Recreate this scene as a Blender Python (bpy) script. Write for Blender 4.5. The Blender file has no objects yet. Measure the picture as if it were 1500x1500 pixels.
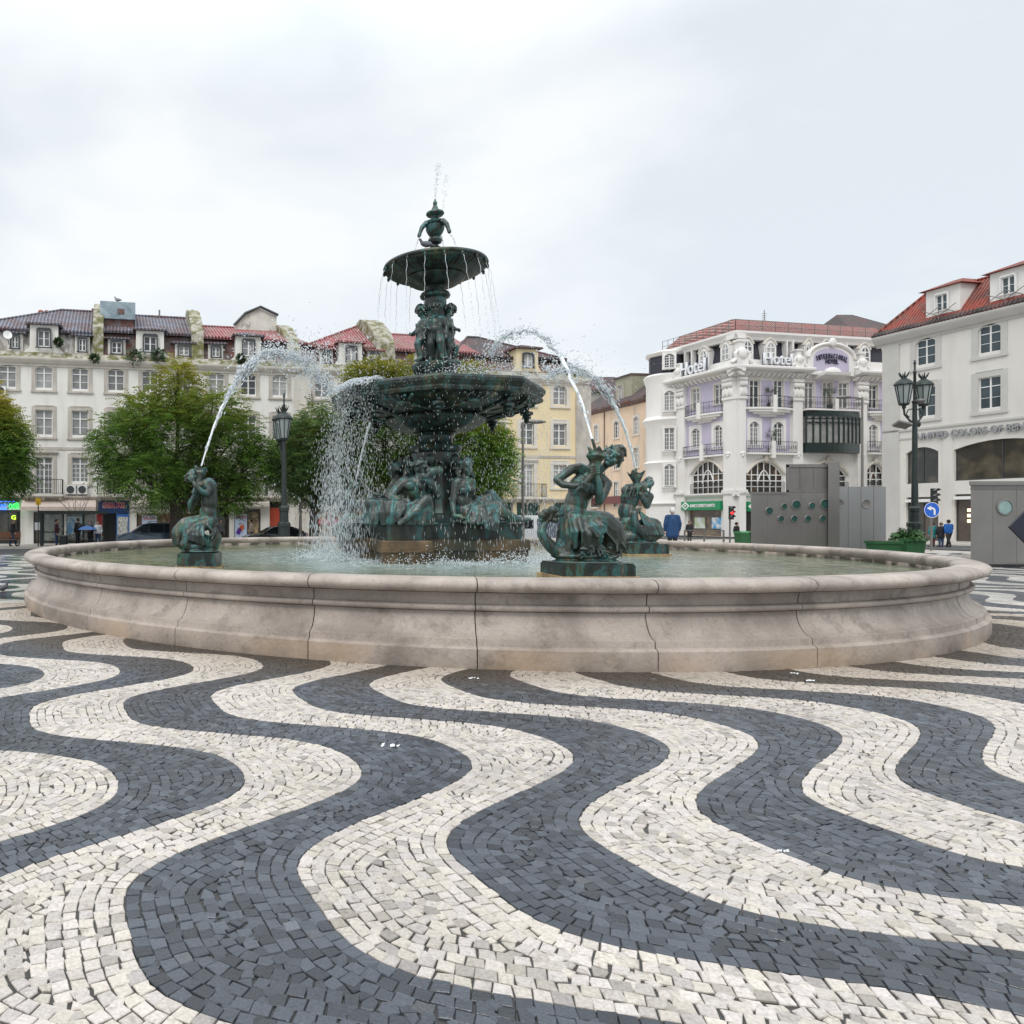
import bpy, math, random
import numpy as np
from mathutils import Vector, Matrix, Euler, noise as mnoise
from mathutils.geometry import delaunay_2d_cdt
random.seed(7); RNG = np.random.default_rng(7)
PI = math.pi; R = math.radians
scene = bpy.context.scene
COL = scene.collection
F, CX, HY, EYE = 1065.0, 375.0, 758.0, 2.0      # focal length and principal point of the photograph (1500 px), eye height

def at(u, v, Y): return Vector(((u-CX)*Y/F, Y, EYE-(v-HY)*Y/F))
def gy(v): return EYE*F/(v-HY)

# ------------------------------------------------------------------ materials
def mat(name, col, rough=0.6, metal=0.0, var=0.0, vscale=3.0, bump=0.0, bscale=20.0, col2=None, c2scale=1.0, c2lo=.45, c2hi=.6,
        streak=False, attr=None, spec=None, detail=6, rand=None, coat=0):
    m = bpy.data.materials.new(name); m.use_nodes = True
    nt = m.node_tree; N = nt.nodes; L = nt.links
    b = N['Principled BSDF']; b.inputs['Roughness'].default_value = rough; b.inputs['Metallic'].default_value = metal
    if spec is not None: b.inputs['Specular IOR Level'].default_value = spec
    if coat: b.inputs['Coat Weight'].default_value = coat
    tc = N.new('ShaderNodeTexCoord')
    def rgb(c):
        n = N.new('ShaderNodeRGB'); n.outputs[0].default_value = (*c, 1); return n.outputs[0]
    src = rgb(col)
    if attr:
        a = N.new('ShaderNodeAttribute'); a.attribute_name = attr; src = a.outputs['Color']
    def mix(fac, a, bb, mode='MIX'):
        x = N.new('ShaderNodeMix'); x.data_type = 'RGBA'; x.blend_type = mode
        if isinstance(fac, float): x.inputs['Factor'].default_value = fac
        else: L.new(fac, x.inputs['Factor'])
        L.new(a, x.inputs[6]); L.new(bb, x.inputs[7]); return x.outputs[2]
    def nz(scale, det, vec=None, dist=0):
        n = N.new('ShaderNodeTexNoise'); n.inputs['Scale'].default_value = scale; n.inputs['Detail'].default_value = det
        n.inputs['Distortion'].default_value = dist
        L.new(vec or tc.outputs['Object'], n.inputs['Vector']); return n.outputs['Fac']
    def rng(s, lo, hi, a=0, bb=1):
        n = N.new('ShaderNodeMapRange'); n.inputs[1].default_value = lo; n.inputs[2].default_value = hi
        n.inputs[3].default_value = a; n.inputs[4].default_value = bb; L.new(s, n.inputs[0]); return n.outputs[0]
    if col2:
        vec = None
        if streak:
            mp = N.new('ShaderNodeMapping'); mp.inputs['Scale'].default_value = (1, 1, .18); L.new(tc.outputs['Object'], mp.inputs[0]); vec = mp.outputs[0]
        src = mix(rng(nz(c2scale, detail, vec, .3), c2lo, c2hi), src, rgb(col2))
    if rand:
        oi = N.new('ShaderNodeObjectInfo'); src = mix(oi.outputs['Random'], src, rgb(rand))
    if var:
        g = N.new('ShaderNodeCombineColor')
        r_ = rng(nz(vscale, 8), .25, .75, 1-var, 1+var)
        for i in range(3): L.new(r_, g.inputs[i])
        src = mix(1.0, src, g.outputs[0], 'MULTIPLY')
    L.new(src, b.inputs['Base Color'])
    if bump:
        bp = N.new('ShaderNodeBump'); bp.inputs['Strength'].default_value = bump; bp.inputs['Distance'].default_value = .03
        L.new(nz(bscale, 6), bp.inputs['Height']); L.new(bp.outputs[0], b.inputs['Normal'])
    return m

def emis(name, col, s):
    m = mat(name, col, .5); b = m.node_tree.nodes['Principled BSDF']
    b.inputs['Emission Color'].default_value = (*col, 1); b.inputs['Emission Strength'].default_value = s; return m

def roof_mat(name, c1, c2, scale=9.0):
    m = mat(name, c1, .75, col2=c2, c2scale=.9, c2lo=.4, c2hi=.6, var=.35, vscale=5)
    nt = m.node_tree; N = nt.nodes; L = nt.links; b = N['Principled BSDF']
    tc = N.new('ShaderNodeTexCoord')
    w = N.new('ShaderNodeTexWave'); w.wave_type = 'BANDS'; w.bands_direction = 'X'; w.inputs['Scale'].default_value = 1.25
    w.inputs['Distortion'].default_value = .6
    L.new(tc.outputs['Object'], w.inputs['Vector'])
    bp = N.new('ShaderNodeBump'); bp.inputs['Strength'].default_value = 1; bp.inputs['Distance'].default_value = .08
    L.new(w.outputs['Fac'], bp.inputs['Height']); L.new(bp.outputs[0], b.inputs['Normal'])
    # tile channels: lighter ridges, darker hollows
    old = b.inputs['Base Color'].links[0].from_socket
    mr = N.new('ShaderNodeMapRange'); mr.inputs[3].default_value = .45; mr.inputs[4].default_value = 1.15; L.new(w.outputs['Fac'], mr.inputs[0])
    cc = N.new('ShaderNodeCombineColor')
    for i in range(3): L.new(mr.outputs[0], cc.inputs[i])
    x = N.new('ShaderNodeMix'); x.data_type = 'RGBA'; x.blend_type = 'MULTIPLY'; x.inputs['Factor'].default_value = 1
    L.new(old, x.inputs[6]); L.new(cc.outputs[0], x.inputs[7]); L.new(x.outputs[2], b.inputs['Base Color'])
    return m

MT = {}
MT['white_wall'] = mat('white_render', (.78,.76,.72), .9, var=.05, vscale=.6, col2=(.60,.57,.52), c2scale=1.1, c2lo=.52, c2hi=.8, streak=True, bump=.1)
MT['yellow_wall'] = mat('yellow_render', (.78,.65,.42), .9, var=.06, vscale=.6, col2=(.68,.55,.38), c2scale=1.0, c2lo=.52, c2hi=.8, streak=True)
MT['peach_wall'] = mat('peach_render', (.72,.55,.41), .9, var=.08, vscale=.8, col2=(.5,.42,.34), c2scale=1.3, c2lo=.5, c2hi=.75, streak=True)
MT['cream_wall'] = mat('cream_render', (.76,.745,.725), .85, var=.04, vscale=.5, col2=(.68,.64,.58), c2scale=1.0, c2lo=.55, c2hi=.85, streak=True)
MT['g_wall'] = mat('pale_render', (.68,.66,.62), .85, var=.04, vscale=.4, col2=(.60,.58,.54), c2scale=.7, c2lo=.5, c2hi=.8, streak=True)
MT['lilac'] = mat('lilac_render', (.50,.46,.59), .85, var=.06, vscale=1)
MT['stone'] = mat('grey_limestone', (.50,.46,.41), .85, var=.16, vscale=2, col2=(.34,.31,.28), c2scale=1.4, c2lo=.5, c2hi=.72, streak=True, bump=.2)
MT['palestone'] = mat('pale_limestone', (.66,.62,.56), .85, var=.08, vscale=2, col2=(.5,.47,.42), c2scale=1.2, c2lo=.55, c2hi=.8, streak=True)
MT['moss'] = mat('mossy_ledge', (.40,.38,.32), .95, var=.35, vscale=4, col2=(.15,.145,.06), c2scale=1.9, c2lo=.42, c2hi=.6, bump=.6)
MT['pale_slate'] = mat('pale_stained_slate', (.46,.44,.42), .9, var=.3, vscale=3, col2=(.17,.15,.12), c2scale=2.2, c2lo=.44, c2hi=.62, streak=True, bump=.5)
MT['slate'] = mat('weathered_slate', (.15,.125,.12), .9, var=.4, vscale=3, col2=(.16,.075,.06), c2scale=2, bump=.5, bscale=8)
MT['whitepaint'] = mat('white_paint', (.78,.78,.77), .5, var=.05)
MT['greenframe'] = mat('dark_green_paint', (.012,.026,.026), .4)
MT['darkframe'] = mat('dark_frame', (.05,.055,.06), .5)
MT['glass'] = mat('window_glass', (.025,.03,.04), .08, var=.3, vscale=1.5, rand=(.40,.40,.39))
MT['glassdark'] = mat('dark_glass', (.03,.03,.03), .06, var=.4, vscale=1.0, col2=(.09,.08,.06), c2scale=.6)
MT['roof_grey'] = roof_mat('grey_weathered_tiles', (.21,.22,.27), (.19,.14,.15))
MT['roof_red'] = roof_mat('faded_red_tiles', (.42,.13,.14), (.38,.22,.20))
MT['roof_dark'] = roof_mat('dark_tiles', (.16,.09,.09), (.10,.09,.09))
MT['roof_terra'] = roof_mat('terracotta_tiles', (.50,.13,.08), (.40,.16,.11))
MT['mansard'] = mat('dark_mansard', (.035,.035,.05), .7, var=.2)
MT['iron'] = mat('black_iron', (.02,.022,.025), .5, metal=.3)
MT['lampgreen'] = mat('lamp_green_iron', (.022,.032,.03), .45, metal=.2, var=.3, vscale=6)
MT['lampglass'] = mat('lantern_glass', (.25,.29,.285), .2, var=.1)
MT['steel'] = mat('brushed_steel', (.22,.212,.20), .42, metal=.55, var=.12, vscale=.8, bump=.03, bscale=50)
MT['steel2'] = mat('dull_steel', (.19,.18,.17), .5, metal=.4, var=.18, vscale=1.2)
MT['asphalt'] = mat('asphalt', (.07,.07,.073), .6, var=.2, vscale=3, bump=.2, bscale=60)
MT['sidewalk'] = mat('pale_pavers', (.42,.39,.35), .75, var=.15, vscale=3)
MT['black'] = mat('black_plastic', (.012,.012,.014), .4)
MT['rubber'] = mat('rubber', (.02,.02,.02), .8)
MT['water_st'] = None

def bronze(name, worn=.75, dark=(.018,.030,.030), green=(.035,.13,.135), grey=(.13,.15,.145)):
    m = bpy.data.materials.new(name); m.use_nodes = True; nt = m.node_tree; N = nt.nodes; L = nt.links
    b = N['Principled BSDF']; b.inputs['Metallic'].default_value = .25; b.inputs['Roughness'].default_value = .42
    tc = N.new('ShaderNodeTexCoord'); geo = N.new('ShaderNodeNewGeometry')
    def ramp(src, pts):
        r = N.new('ShaderNodeValToRGB'); e = r.color_ramp.elements
        e[0].position, e[0].color = pts[0][0], (*pts[0][1], 1); e[1].position, e[1].color = pts[-1][0], (*pts[-1][1], 1)
        for p, c in pts[1:-1]:
            x = e.new(p); x.color = (*c, 1)
        L.new(src, r.inputs[0]); return r.outputs[0]
    n1 = N.new('ShaderNodeTexNoise'); n1.inputs['Scale'].default_value = 3.2; n1.inputs['Detail'].default_value = 8; n1.inputs['Distortion'].default_value = .15
    mp = N.new('ShaderNodeMapping'); mp.inputs['Scale'].default_value = (1.3, 1.3, .55); L.new(tc.outputs['Object'], mp.inputs[0]); L.new(mp.outputs[0], n1.inputs['Vector'])
    base = ramp(n1.outputs['Fac'], [(.38, dark), (.49, (.032,.036,.030)), (.56, green), (.61, (.05,.052,.042)), (.70, grey)])
    n2 = N.new('ShaderNodeTexNoise'); n2.inputs['Scale'].default_value = 1.7; n2.inputs['Detail'].default_value = 6; L.new(tc.outputs['Object'], n2.inputs['Vector'])
    br = ramp(n2.outputs['Fac'], [(.5, (1,1,1)), (.68, (1.5,1.15,.75))])
    x = N.new('ShaderNodeMix'); x.data_type = 'RGBA'; x.blend_type = 'MULTIPLY'; x.inputs['Factor'].default_value = 1
    L.new(base, x.inputs[6]); L.new(br, x.inputs[7])
    # worn edges and raised folds rubbed paler
    pr = N.new('ShaderNodeMapRange'); pr.inputs[1].default_value = .50; pr.inputs[2].default_value = .62; L.new(geo.outputs['Pointiness'], pr.inputs[0])
    y = N.new('ShaderNodeMix'); y.data_type = 'RGBA'; y.inputs[7].default_value = (.17,.25,.24, 1)
    mul = N.new('ShaderNodeMath'); mul.operation = 'MULTIPLY'; mul.inputs[1].default_value = worn; L.new(pr.outputs[0], mul.inputs[0])
    L.new(mul.outputs[0], y.inputs['Factor']); L.new(x.outputs[2], y.inputs[6]); L.new(y.outputs[2], b.inputs['Base Color'])
    bp = N.new('ShaderNodeBump'); bp.inputs['Strength'].default_value = .35; bp.inputs['Distance'].default_value = .02
    n3 = N.new('ShaderNodeTexNoise'); n3.inputs['Scale'].default_value = 26; n3.inputs['Detail'].default_value = 5; L.new(tc.outputs['Object'], n3.inputs['Vector'])
    L.new(n3.outputs['Fac'], bp.inputs['Height']); L.new(bp.outputs[0], b.inputs['Normal'])
    rr = N.new('ShaderNodeMapRange'); rr.inputs[3].default_value = .22; rr.inputs[4].default_value = .5; L.new(n1.outputs['Fac'], rr.inputs[0]); L.new(rr.outputs[0], b.inputs['Roughness'])
    return m
MT['bronze'] = bronze('weathered_bronze', .8, (.020,.030,.030), (.035,.135,.14), (.15,.17,.165))
MT['bronze_flat'] = bronze('cast_bronze_plain', 0.0)
MT['bronze_dark'] = bronze('wet_dark_bronze', 0.0, (.015,.023,.023), (.025,.085,.09), (.085,.11,.105))
MT['wetstone'] = mat('wet_algae_stone', (.10,.062,.028), .35, var=.6, vscale=3, col2=(.022,.026,.014), c2scale=1.5, c2lo=.42, c2hi=.6, streak=True, bump=.5)
MT['ochrestone'] = mat('ochre_stained_stone', (.42,.30,.15), .6, var=.3, vscale=5, col2=(.14,.09,.05), c2scale=3, c2lo=.5, c2hi=.68, streak=True, bump=.4)

def basin_mat():
    m = mat('rose_limestone', (.455,.395,.35), .55, var=.12, vscale=1.6, col2=(.29,.245,.215), c2scale=.9, c2lo=.42, c2hi=.62, streak=False, bump=.3, bscale=14, detail=10)
    nt = m.node_tree; N = nt.nodes; L = nt.links; b = N['Principled BSDF']
    tc = N.new('ShaderNodeTexCoord')
    old = b.inputs['Base Color'].links[0].from_socket
    # fine dark veins and pits
    n = N.new('ShaderNodeTexNoise'); n.inputs['Scale'].default_value = 5; n.inputs['Detail'].default_value = 10; n.inputs['Distortion'].default_value = 2.5
    L.new(tc.outputs['Object'], n.inputs['Vector'])
    r = N.new('ShaderNodeValToRGB'); e = r.color_ramp.elements
    e[0].position = .478; e[0].color = (1,1,1,1); e[1].position = .522; e[1].color = (1,1,1,1); x = e.new(.5); x.color = (.72,.66,.62,1)
    L.new(n.outputs['Fac'], r.inputs[0])
    mx = N.new('ShaderNodeMix'); mx.data_type = 'RGBA'; mx.blend_type = 'MULTIPLY'; mx.inputs['Factor'].default_value = .8
    L.new(old, mx.inputs[6]); L.new(r.outputs[0], mx.inputs[7])
    # grime patches
    n2 = N.new('ShaderNodeTexNoise'); n2.inputs['Scale'].default_value = 2.2; n2.inputs['Detail'].default_value = 12; n2.inputs['Roughness'].default_value = .7
    L.new(tc.outputs['Object'], n2.inputs['Vector'])
    r2 = N.new('ShaderNodeMapRange'); r2.inputs[1].default_value = .52; r2.inputs[2].default_value = .70; L.new(n2.outputs['Fac'], r2.inputs[0])
    m2 = N.new('ShaderNodeMix'); m2.data_type = 'RGBA'; m2.inputs[7].default_value = (.15,.125,.105,1)
    k = N.new('ShaderNodeMath'); k.operation = 'MULTIPLY'; k.inputs[1].default_value = .8; L.new(r2.outputs[0], k.inputs[0]); L.new(k.outputs[0], m2.inputs['Factor'])
    L.new(mx.outputs[2], m2.inputs[6])
    # waterline algae inside, ochre tint on plinth course (by height)
    sx = N.new('ShaderNodeSeparateXYZ'); L.new(tc.outputs['Object'], sx.inputs[0])
    hz = N.new('ShaderNodeMapRange'); hz.inputs[1].default_value = .30; hz.inputs[2].default_value = .22; L.new(sx.outputs[2], hz.inputs[0])
    n3 = N.new('ShaderNodeTexNoise'); n3.inputs['Scale'].default_value = .8; n3.inputs['Detail'].default_value = 5; L.new(tc.outputs['Object'], n3.inputs['Vector'])
    r3 = N.new('ShaderNodeMapRange'); r3.inputs[1].default_value = .42; r3.inputs[2].default_value = .6; r3.inputs[4].default_value = .40; L.new(n3.outputs['Fac'], r3.inputs[0])
    k3 = N.new('ShaderNodeMath'); k3.operation = 'MULTIPLY'; L.new(hz.outputs[0], k3.inputs[0]); L.new(r3.outputs[0], k3.inputs[1])
    m3 = N.new('ShaderNodeMix'); m3.data_type = 'RGBA'; m3.inputs[7].default_value = (.50,.34,.20,1); L.new(k3.outputs[0], m3.inputs['Factor']); L.new(m2.outputs[2], m3.inputs[6])
    L.new(m3.outputs[2], b.inputs['Base Color'])
    return m
MT['basin'] = basin_mat()
MT['basin_in'] = mat('algae_waterline', (.46,.38,.33), .6, col2=(.07,.06,.045), c2scale=2.4, c2lo=.40, c2hi=.56, var=.2, vscale=6, detail=10)

# ------------------------------------------------------------------ mesh builder
class MB:
    def __init__(s, T=None): s.v = []; s.f = []; s.T = T or Matrix()
    def add(s, vs, fs):
        o = len(s.v); s.v += [tuple(s.T @ Vector(p)) for p in vs]; s.f += [tuple(i+o for i in f) for f in fs]; return s
    def box(s, x0, x1, y0, y1, z0, z1):
        if x0 > x1: x0, x1 = x1, x0
        if y0 > y1: y0, y1 = y1, y0
        if z0 > z1: z0, z1 = z1, z0
        return s.add([(x0,y0,z0),(x1,y0,z0),(x1,y1,z0),(x0,y1,z0),(x0,y0,z1),(x1,y0,z1),(x1,y1,z1),(x0,y1,z1)],
                     [(0,3,2,1),(4,5,6,7),(0,1,5,4),(1,2,6,5),(2,3,7,6),(3,0,4,7)])
    def prism(s, poly, z0, z1, taper=None):
        n = len(poly); t = taper or poly
        return s.add([(x,y,z0) for x,y in poly]+[(x,y,z1) for x,y in t],
                     [tuple(range(n-1,-1,-1)), tuple(range(n,2*n))]+[(i,(i+1)%n,n+(i+1)%n,n+i) for i in range(n)])
    def xprism(s, poly, x0, x1):       # polygon in (y,z) swept along x
        n = len(poly)
        return s.add([(x0,y,z) for y,z in poly]+[(x1,y,z) for y,z in poly],
                     [tuple(range(n)), tuple(range(2*n-1,n-1,-1))]+[(i,n+i,n+(i+1)%n,(i+1)%n) for i in range(n)])
    def yprism(s, poly, y0, y1):       # polygon in (x,z) counter-clockwise, swept along y
        n = len(poly)
        return s.add([(x,y0,z) for x,z in poly]+[(x,y1,z) for x,z in poly],
                     [tuple(range(n)), tuple(range(2*n-1,n-1,-1))]+[(i,n+i,n+(i+1)%n,(i+1)%n) for i in range(n)])
    def poly(s, pts): return s.add(pts, [tuple(range(len(pts)))])
    def path(s, pts, rad, n=8, caps=True):
        pts = [Vector(p) for p in pts]
        if not hasattr(rad, '__len__'): rad = [rad]*len(pts)
        vs, fs = [], []; up = None
        for i, p in enumerate(pts):
            d = (pts[min(i+1,len(pts)-1)]-pts[max(i-1,0)])
            if d.length < 1e-9: d = Vector((0,0,1))
            d.normalize()
            if up is None:
                up = Vector((0,0,1)) if abs(d.z) < .9 else Vector((1,0,0))
            a = d.cross(up)
            if a.length < 1e-6: a = d.cross(Vector((0,1,.3)))
            a.normalize(); b = a.cross(d); up = b
            for k in range(n):
                t = 2*PI*k/n; vs.append(p+(a*math.cos(t)+b*math.sin(t))*rad[i])
        m = len(pts)
        for i in range(m-1):
            for k in range(n):
                fs.append((i*n+k, (i*n+(k+1)%n), (i+1)*n+(k+1)%n, (i+1)*n+k))
        if caps: fs += [tuple(range(n-1,-1,-1)), tuple((m-1)*n+k for k in range(n))]
        return s.add(vs, fs)
    def tube(s, a, b, r, r1=None, n=8): return s.path([a, b], [r, r if r1 is None else r1], n)
    def capsule(s, a, b, ra, rb=None, n=10):
        rb = ra if rb is None else rb; a, b = Vector(a), Vector(b); d = b-a
        if d.length < 1e-6: d = Vector((0,0,1e-4))
        d = d.normalized(); P, Q = [], []
        for t in (1, .92, .7, .38): P.append(a-d*ra*t); Q.append(ra*math.sqrt(max(0.0004, 1-t*t)))
        P.append(a); Q.append(ra); P.append(b); Q.append(rb)
        for t in (.38, .7, .92, 1): P.append(b+d*rb*t); Q.append(rb*math.sqrt(max(0.0004, 1-t*t)))
        return s.path(P, Q, n)
    def chain(s, lst, n=10):
        for (p, r), (q, r2) in zip(lst, lst[1:]): s.capsule(p, q, r, r2, n)
        return s
    def ell(s, c, r, rot=None, n=14, m=9):
        M = Matrix.Translation(c) @ (rot.to_matrix().to_4x4() if rot else Matrix()); vs = []; fs = []
        for j in range(m+1):
            ph = PI*j/m
            for k in range(n):
                t = 2*PI*k/n
                vs.append(M @ Vector((r[0]*math.sin(ph+1e-3)*math.cos(t), r[1]*math.sin(ph+1e-3)*math.sin(t), r[2]*math.cos(ph))))
        for j in range(m):
            for k in range(n): fs.append((j*n+k, (j+1)*n+k, (j+1)*n+(k+1)%n, j*n+(k+1)%n))
        fs += [tuple(range(n)), tuple(m*n+k for k in range(n-1,-1,-1))]
        return s.add(vs, fs)
    def lathe(s, prof, n=32, c=(0,0,0), rf=None, closed=True):
        vs, fs = [], []
        for i, (r, z) in enumerate(prof):
            for k in range(n):
                t = 2*PI*k/n; q = r*(rf(t, i) if rf else 1); vs.append((c[0]+q*math.cos(t), c[1]+q*math.sin(t), c[2]+z))
        m = len(prof)
        for i in range(m-1):
            for k in range(n): fs.append((i*n+k, i*n+(k+1)%n, (i+1)*n+(k+1)%n, (i+1)*n+k))
        if closed: fs += [tuple(range(n-1,-1,-1)), tuple((m-1)*n+k for k in range(n))]
        return s.add(vs, fs)
    def mesh(s, name):
        me = bpy.data.meshes.new(name); me.from_pydata(s.v, [], s.f); me.validate(); me.update(); return me
    def build(s, name, material, parent=None, smooth=None):
        me = s.mesh(name); me.materials.append(material)
        if smooth is not None:
            me.polygons.foreach_set('use_smooth', [True]*len(me.polygons)); me.set_sharp_from_angle(angle=R(smooth))
        return link(name, me, parent)

def link(name, me, parent=None):
    o = bpy.data.objects.new(name, me); COL.objects.link(o)
    if parent: o.parent = parent
    return o
def tag(o, label=None, cat=None, group=None, kind=None):
    if label: o['label'] = label
    if cat: o['category'] = cat
    if group: o['group'] = group
    if kind: o['kind'] = kind
    return o
def thing(name, label, cat, loc=(0,0,0), rz=0, group=None):
    o = bpy.data.objects.new(name, None); COL.objects.link(o); o.location = loc; o.rotation_euler = (0,0,rz); o.empty_display_size = .1
    return tag(o, label, cat, group)
def copy_tree(o, parent=None):
    c = o.copy(); COL.objects.link(c); c.parent = parent
    for ch in [x for x in bpy.data.objects if x.parent == o]: copy_tree(ch, c)
    return c
def organic(name, mb, material, parent, vox=.015, it=2, fac=.5, disp=0, dscale=8):
    me = mb.mesh('tmp'); o = bpy.data.objects.new('tmp', me); COL.objects.link(o)
    m = o.modifiers.new('r', 'REMESH'); m.mode = 'VOXEL'; m.voxel_size = vox; m.use_smooth_shade = True
    if it: q = o.modifiers.new('s', 'SMOOTH'); q.iterations = it; q.factor = fac
    dg = bpy.context.evaluated_depsgraph_get(); dg.update()
    me2 = bpy.data.meshes.new_from_object(o.evaluated_get(dg)); bpy.data.objects.remove(o); me2.name = name
    me2.materials.clear(); me2.materials.append(material)
    me2.polygons.foreach_set('use_smooth', [True]*len(me2.polygons))
    return link(name, me2, parent)
def text_mesh(body, size, depth, name, material, parent, M, align='CENTER', bold=0.0, sx=1.0):
    cu = bpy.data.curves.new('t', 'FONT'); cu.body = body; cu.size = size; cu.extrude = depth; cu.align_x = align; cu.offset = bold; cu.resolution_u = 3
    o = bpy.data.objects.new('t', cu); COL.objects.link(o)
    dg = bpy.context.evaluated_depsgraph_get(); dg.update()
    me = bpy.data.meshes.new_from_object(o.evaluated_get(dg)); bpy.data.objects.remove(o)
    me.transform(Matrix.Scale(sx, 4, (1,0,0))); me.transform(M); me.materials.clear(); me.materials.append(material)
    return link(name, me, parent)
def fit_text(body, w, h, depth, name, material, parent, loc, bold=0.0, M=None):
    o = text_mesh(body, 1.0, depth, name, material, parent, Matrix(), bold=bold); me = o.data
    co = np.empty(len(me.vertices)*3); me.vertices.foreach_get('co', co); co = co.reshape(-1, 3); lo, hi = co.min(0), co.max(0)
    me.transform(Matrix.Translation(loc) @ (M or Matrix()) @ STAND @ Matrix.Diagonal((w/(hi[0]-lo[0]), h/(hi[1]-lo[1]), 1, 1)) @ Matrix.Translation((-(lo[0]+hi[0])/2, -(lo[1]+hi[1])/2, 0)))
    return o
STAND = Matrix.Rotation(PI/2, 4, 'X')
# ------------------------------------------------------------------ ground
FC = Vector((5.0, 20.3, 0)); RB = 10.93
WP_PH, WP_PS, WP_L, WP_W = 0.1816, 0.2557, 4.0764, 0.9544
WC = [1.8565, -0.7213, 0.7078, -0.0383, -0.0512, -0.0618, -0.0652]
def wF(t):
    r = WC[0]
    for k in (1, 2, 3):
        q = 2*PI*k/WP_L; r = r + WC[2*k-1]*np.cos(q*t) + WC[2*k]*np.sin(q*t)
    return r
def phi(X, Y):
    s = X*math.cos(WP_PH)+Y*math.sin(WP_PH); t = -X*math.sin(WP_PS)+Y*math.cos(WP_PS)
    return (s-wF(t))/WP_W
_A = np.linalg.inv(np.array([[math.cos(WP_PH), math.sin(WP_PH)], [-math.sin(WP_PS), math.cos(WP_PS)]]))
def curve(n, t):
    s = n*WP_W+wF(t); return _A[0,0]*s+_A[0,1]*t, _A[1,0]*s+_A[1,1]*t
GAPZ = -0.008
YFAR = 17.0
def in_near(x, y):
    return (y > 0.9) & (y < YFAR) & (x > -.40*y-1.6) & (x < 1.12*y+1.6)
def make_pavement():
    d = .078
    seeds = []
    t = np.arange(-14, 28, .01)
    for n in range(-16, 26):
        x, y = curve(n, t)
        dx, dy = np.gradient(x), np.gradient(y); ln = np.hypot(dx, dy); nx, ny = dy/ln, -dx/ln      # +n side is to the right
        sarc = np.concatenate([[0], np.cumsum(ln[1:])])
        for side in (1, -1):
            for k in range(0, 13):
                off = (k+.5)*d*(1 if k == 0 else 1.0)
                ox, oy = x+side*nx*off, y+side*ny*off
                sa = np.concatenate([[0], np.cumsum(np.hypot(np.diff(ox), np.diff(oy)))])
                step = d*RNG.uniform(.98, 1.12)
                q = np.arange(RNG.uniform(0, step), sa[-1], step); q = q+RNG.normal(0, d*.09 if k else d*.06, len(q))
                if k == 0:       # first rows on both sides of an edge share their joints
                    if side == 1: qa = np.arange(0, sarc[-1], d*1.03); qa = qa+np.random.default_rng(n+50).normal(0, d*.07, len(qa)); base_q = qa
                    q = np.interp(base_q, sarc, sa)
                px, py = np.interp(q, sa, ox), np.interp(q, sa, oy)
                m = in_near(px, py) & (np.hypot(px-FC.x, py-FC.y) > RB-.10)
                m0 = m; px, py = px[m], py[m]
                if not len(px): continue
                ph = phi(px, py); band = n if side == 1 else n-1
                ok = (np.floor(ph) == band)
                idx = np.nonzero(m0)[0][ok]
                px, py = px[ok], py[ok]
                # the sett's own outline: a slice of the course between two joints
                lo = np.empty(len(q)); hi = np.empty(len(q)); mid = (q[1:]+q[:-1])/2
                lo[1:] = mid; hi[:-1] = mid; lo[0] = q[0]-step/2; hi[-1] = q[-1]+step/2
                o0, o1 = k*d, (k+1)*d
                par = t if k else t
                def corner(qq, o_):
                    base = sarc if k == 0 else sa
                    xx, yy = np.interp(qq, base, x), np.interp(qq, base, y); ax, ay = np.interp(qq, base, nx), np.interp(qq, base, ny)
                    return np.stack([xx+side*ax*o_, yy+side*ay*o_], 1)
                if k == 0: lo_, hi_ = None, None
                qq = base_q if k == 0 else q
                if k == 0:
                    mid = (qq[1:]+qq[:-1])/2; lo = np.concatenate([[qq[0]-d/2], mid]); hi = np.concatenate([mid, [qq[-1]+d/2]])
                cr = np.stack([corner(lo[idx], o0), corner(hi[idx], o0), corner(hi[idx], o1), corner(lo[idx], o1)], 1).reshape(len(idx), 8)
                seeds.append((k, np.concatenate([np.stack([px, py, np.full(len(px), band % 2)], 1), cr, np.tile([n, band+1 if side == 1 else n-1, o0, o1], (len(px), 1))], 1)))
    seeds.sort(key=lambda a: a[0])
    from mathutils.kdtree import KDTree
    KD = {}
    for n in range(-18, 29):
        x, y = curve(n, t); kd = KDTree(len(t))
        for i in range(len(t)): kd.insert((x[i], y[i], 0), i)
        kd.balance(); KD[n] = kd
    grid = {}; P = []; B = []; Q = []
    for k, arr in seeds:
        for rowd in arr:
            x, y, b = rowd[:3]
            # distance to the two wave edges that bound this band
            dA = KD[int(rowd[11])].find((x, y, 0))[2]; dB = KD[int(rowd[12])].find((x, y, 0))[2]
            if dA > dB+.4*d or abs(dA-(rowd[13]+rowd[14])/2) > .02: continue
            brick = dA <= dB-.35*d
            if brick:
                for j in range(4):
                    if abs(KD[int(rowd[11])].find((rowd[3+2*j], rowd[4+2*j], 0))[2]-rowd[13 if j < 2 else 14]) > .012: brick = False; break
            if not brick and k: x += RNG.normal(0, d*.06); y += RNG.normal(0, d*.06)
            gx, gy_ = int(x/d), int(y/d); bad = False
            lim = (.60*d if k == 0 else .80*d)**2
            for i in (-1, 0, 1):
                for j in (-1, 0, 1):
                    for (qx, qy) in grid.get((gx+i, gy_+j), ()):
                        if (qx-x)**2+(qy-y)**2 < lim: bad = True; break
                    if bad: break
                if bad: break
            if bad: continue
            grid.setdefault((gx, gy_), []).append((x, y)); P.append((x, y)); B.append(int(b)); Q.append(rowd[3:11].reshape(4, 2) if brick else None)
    # odd-shaped setts wherever the courses meet
    ys = np.arange(.9, YFAR, d*.22)
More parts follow.
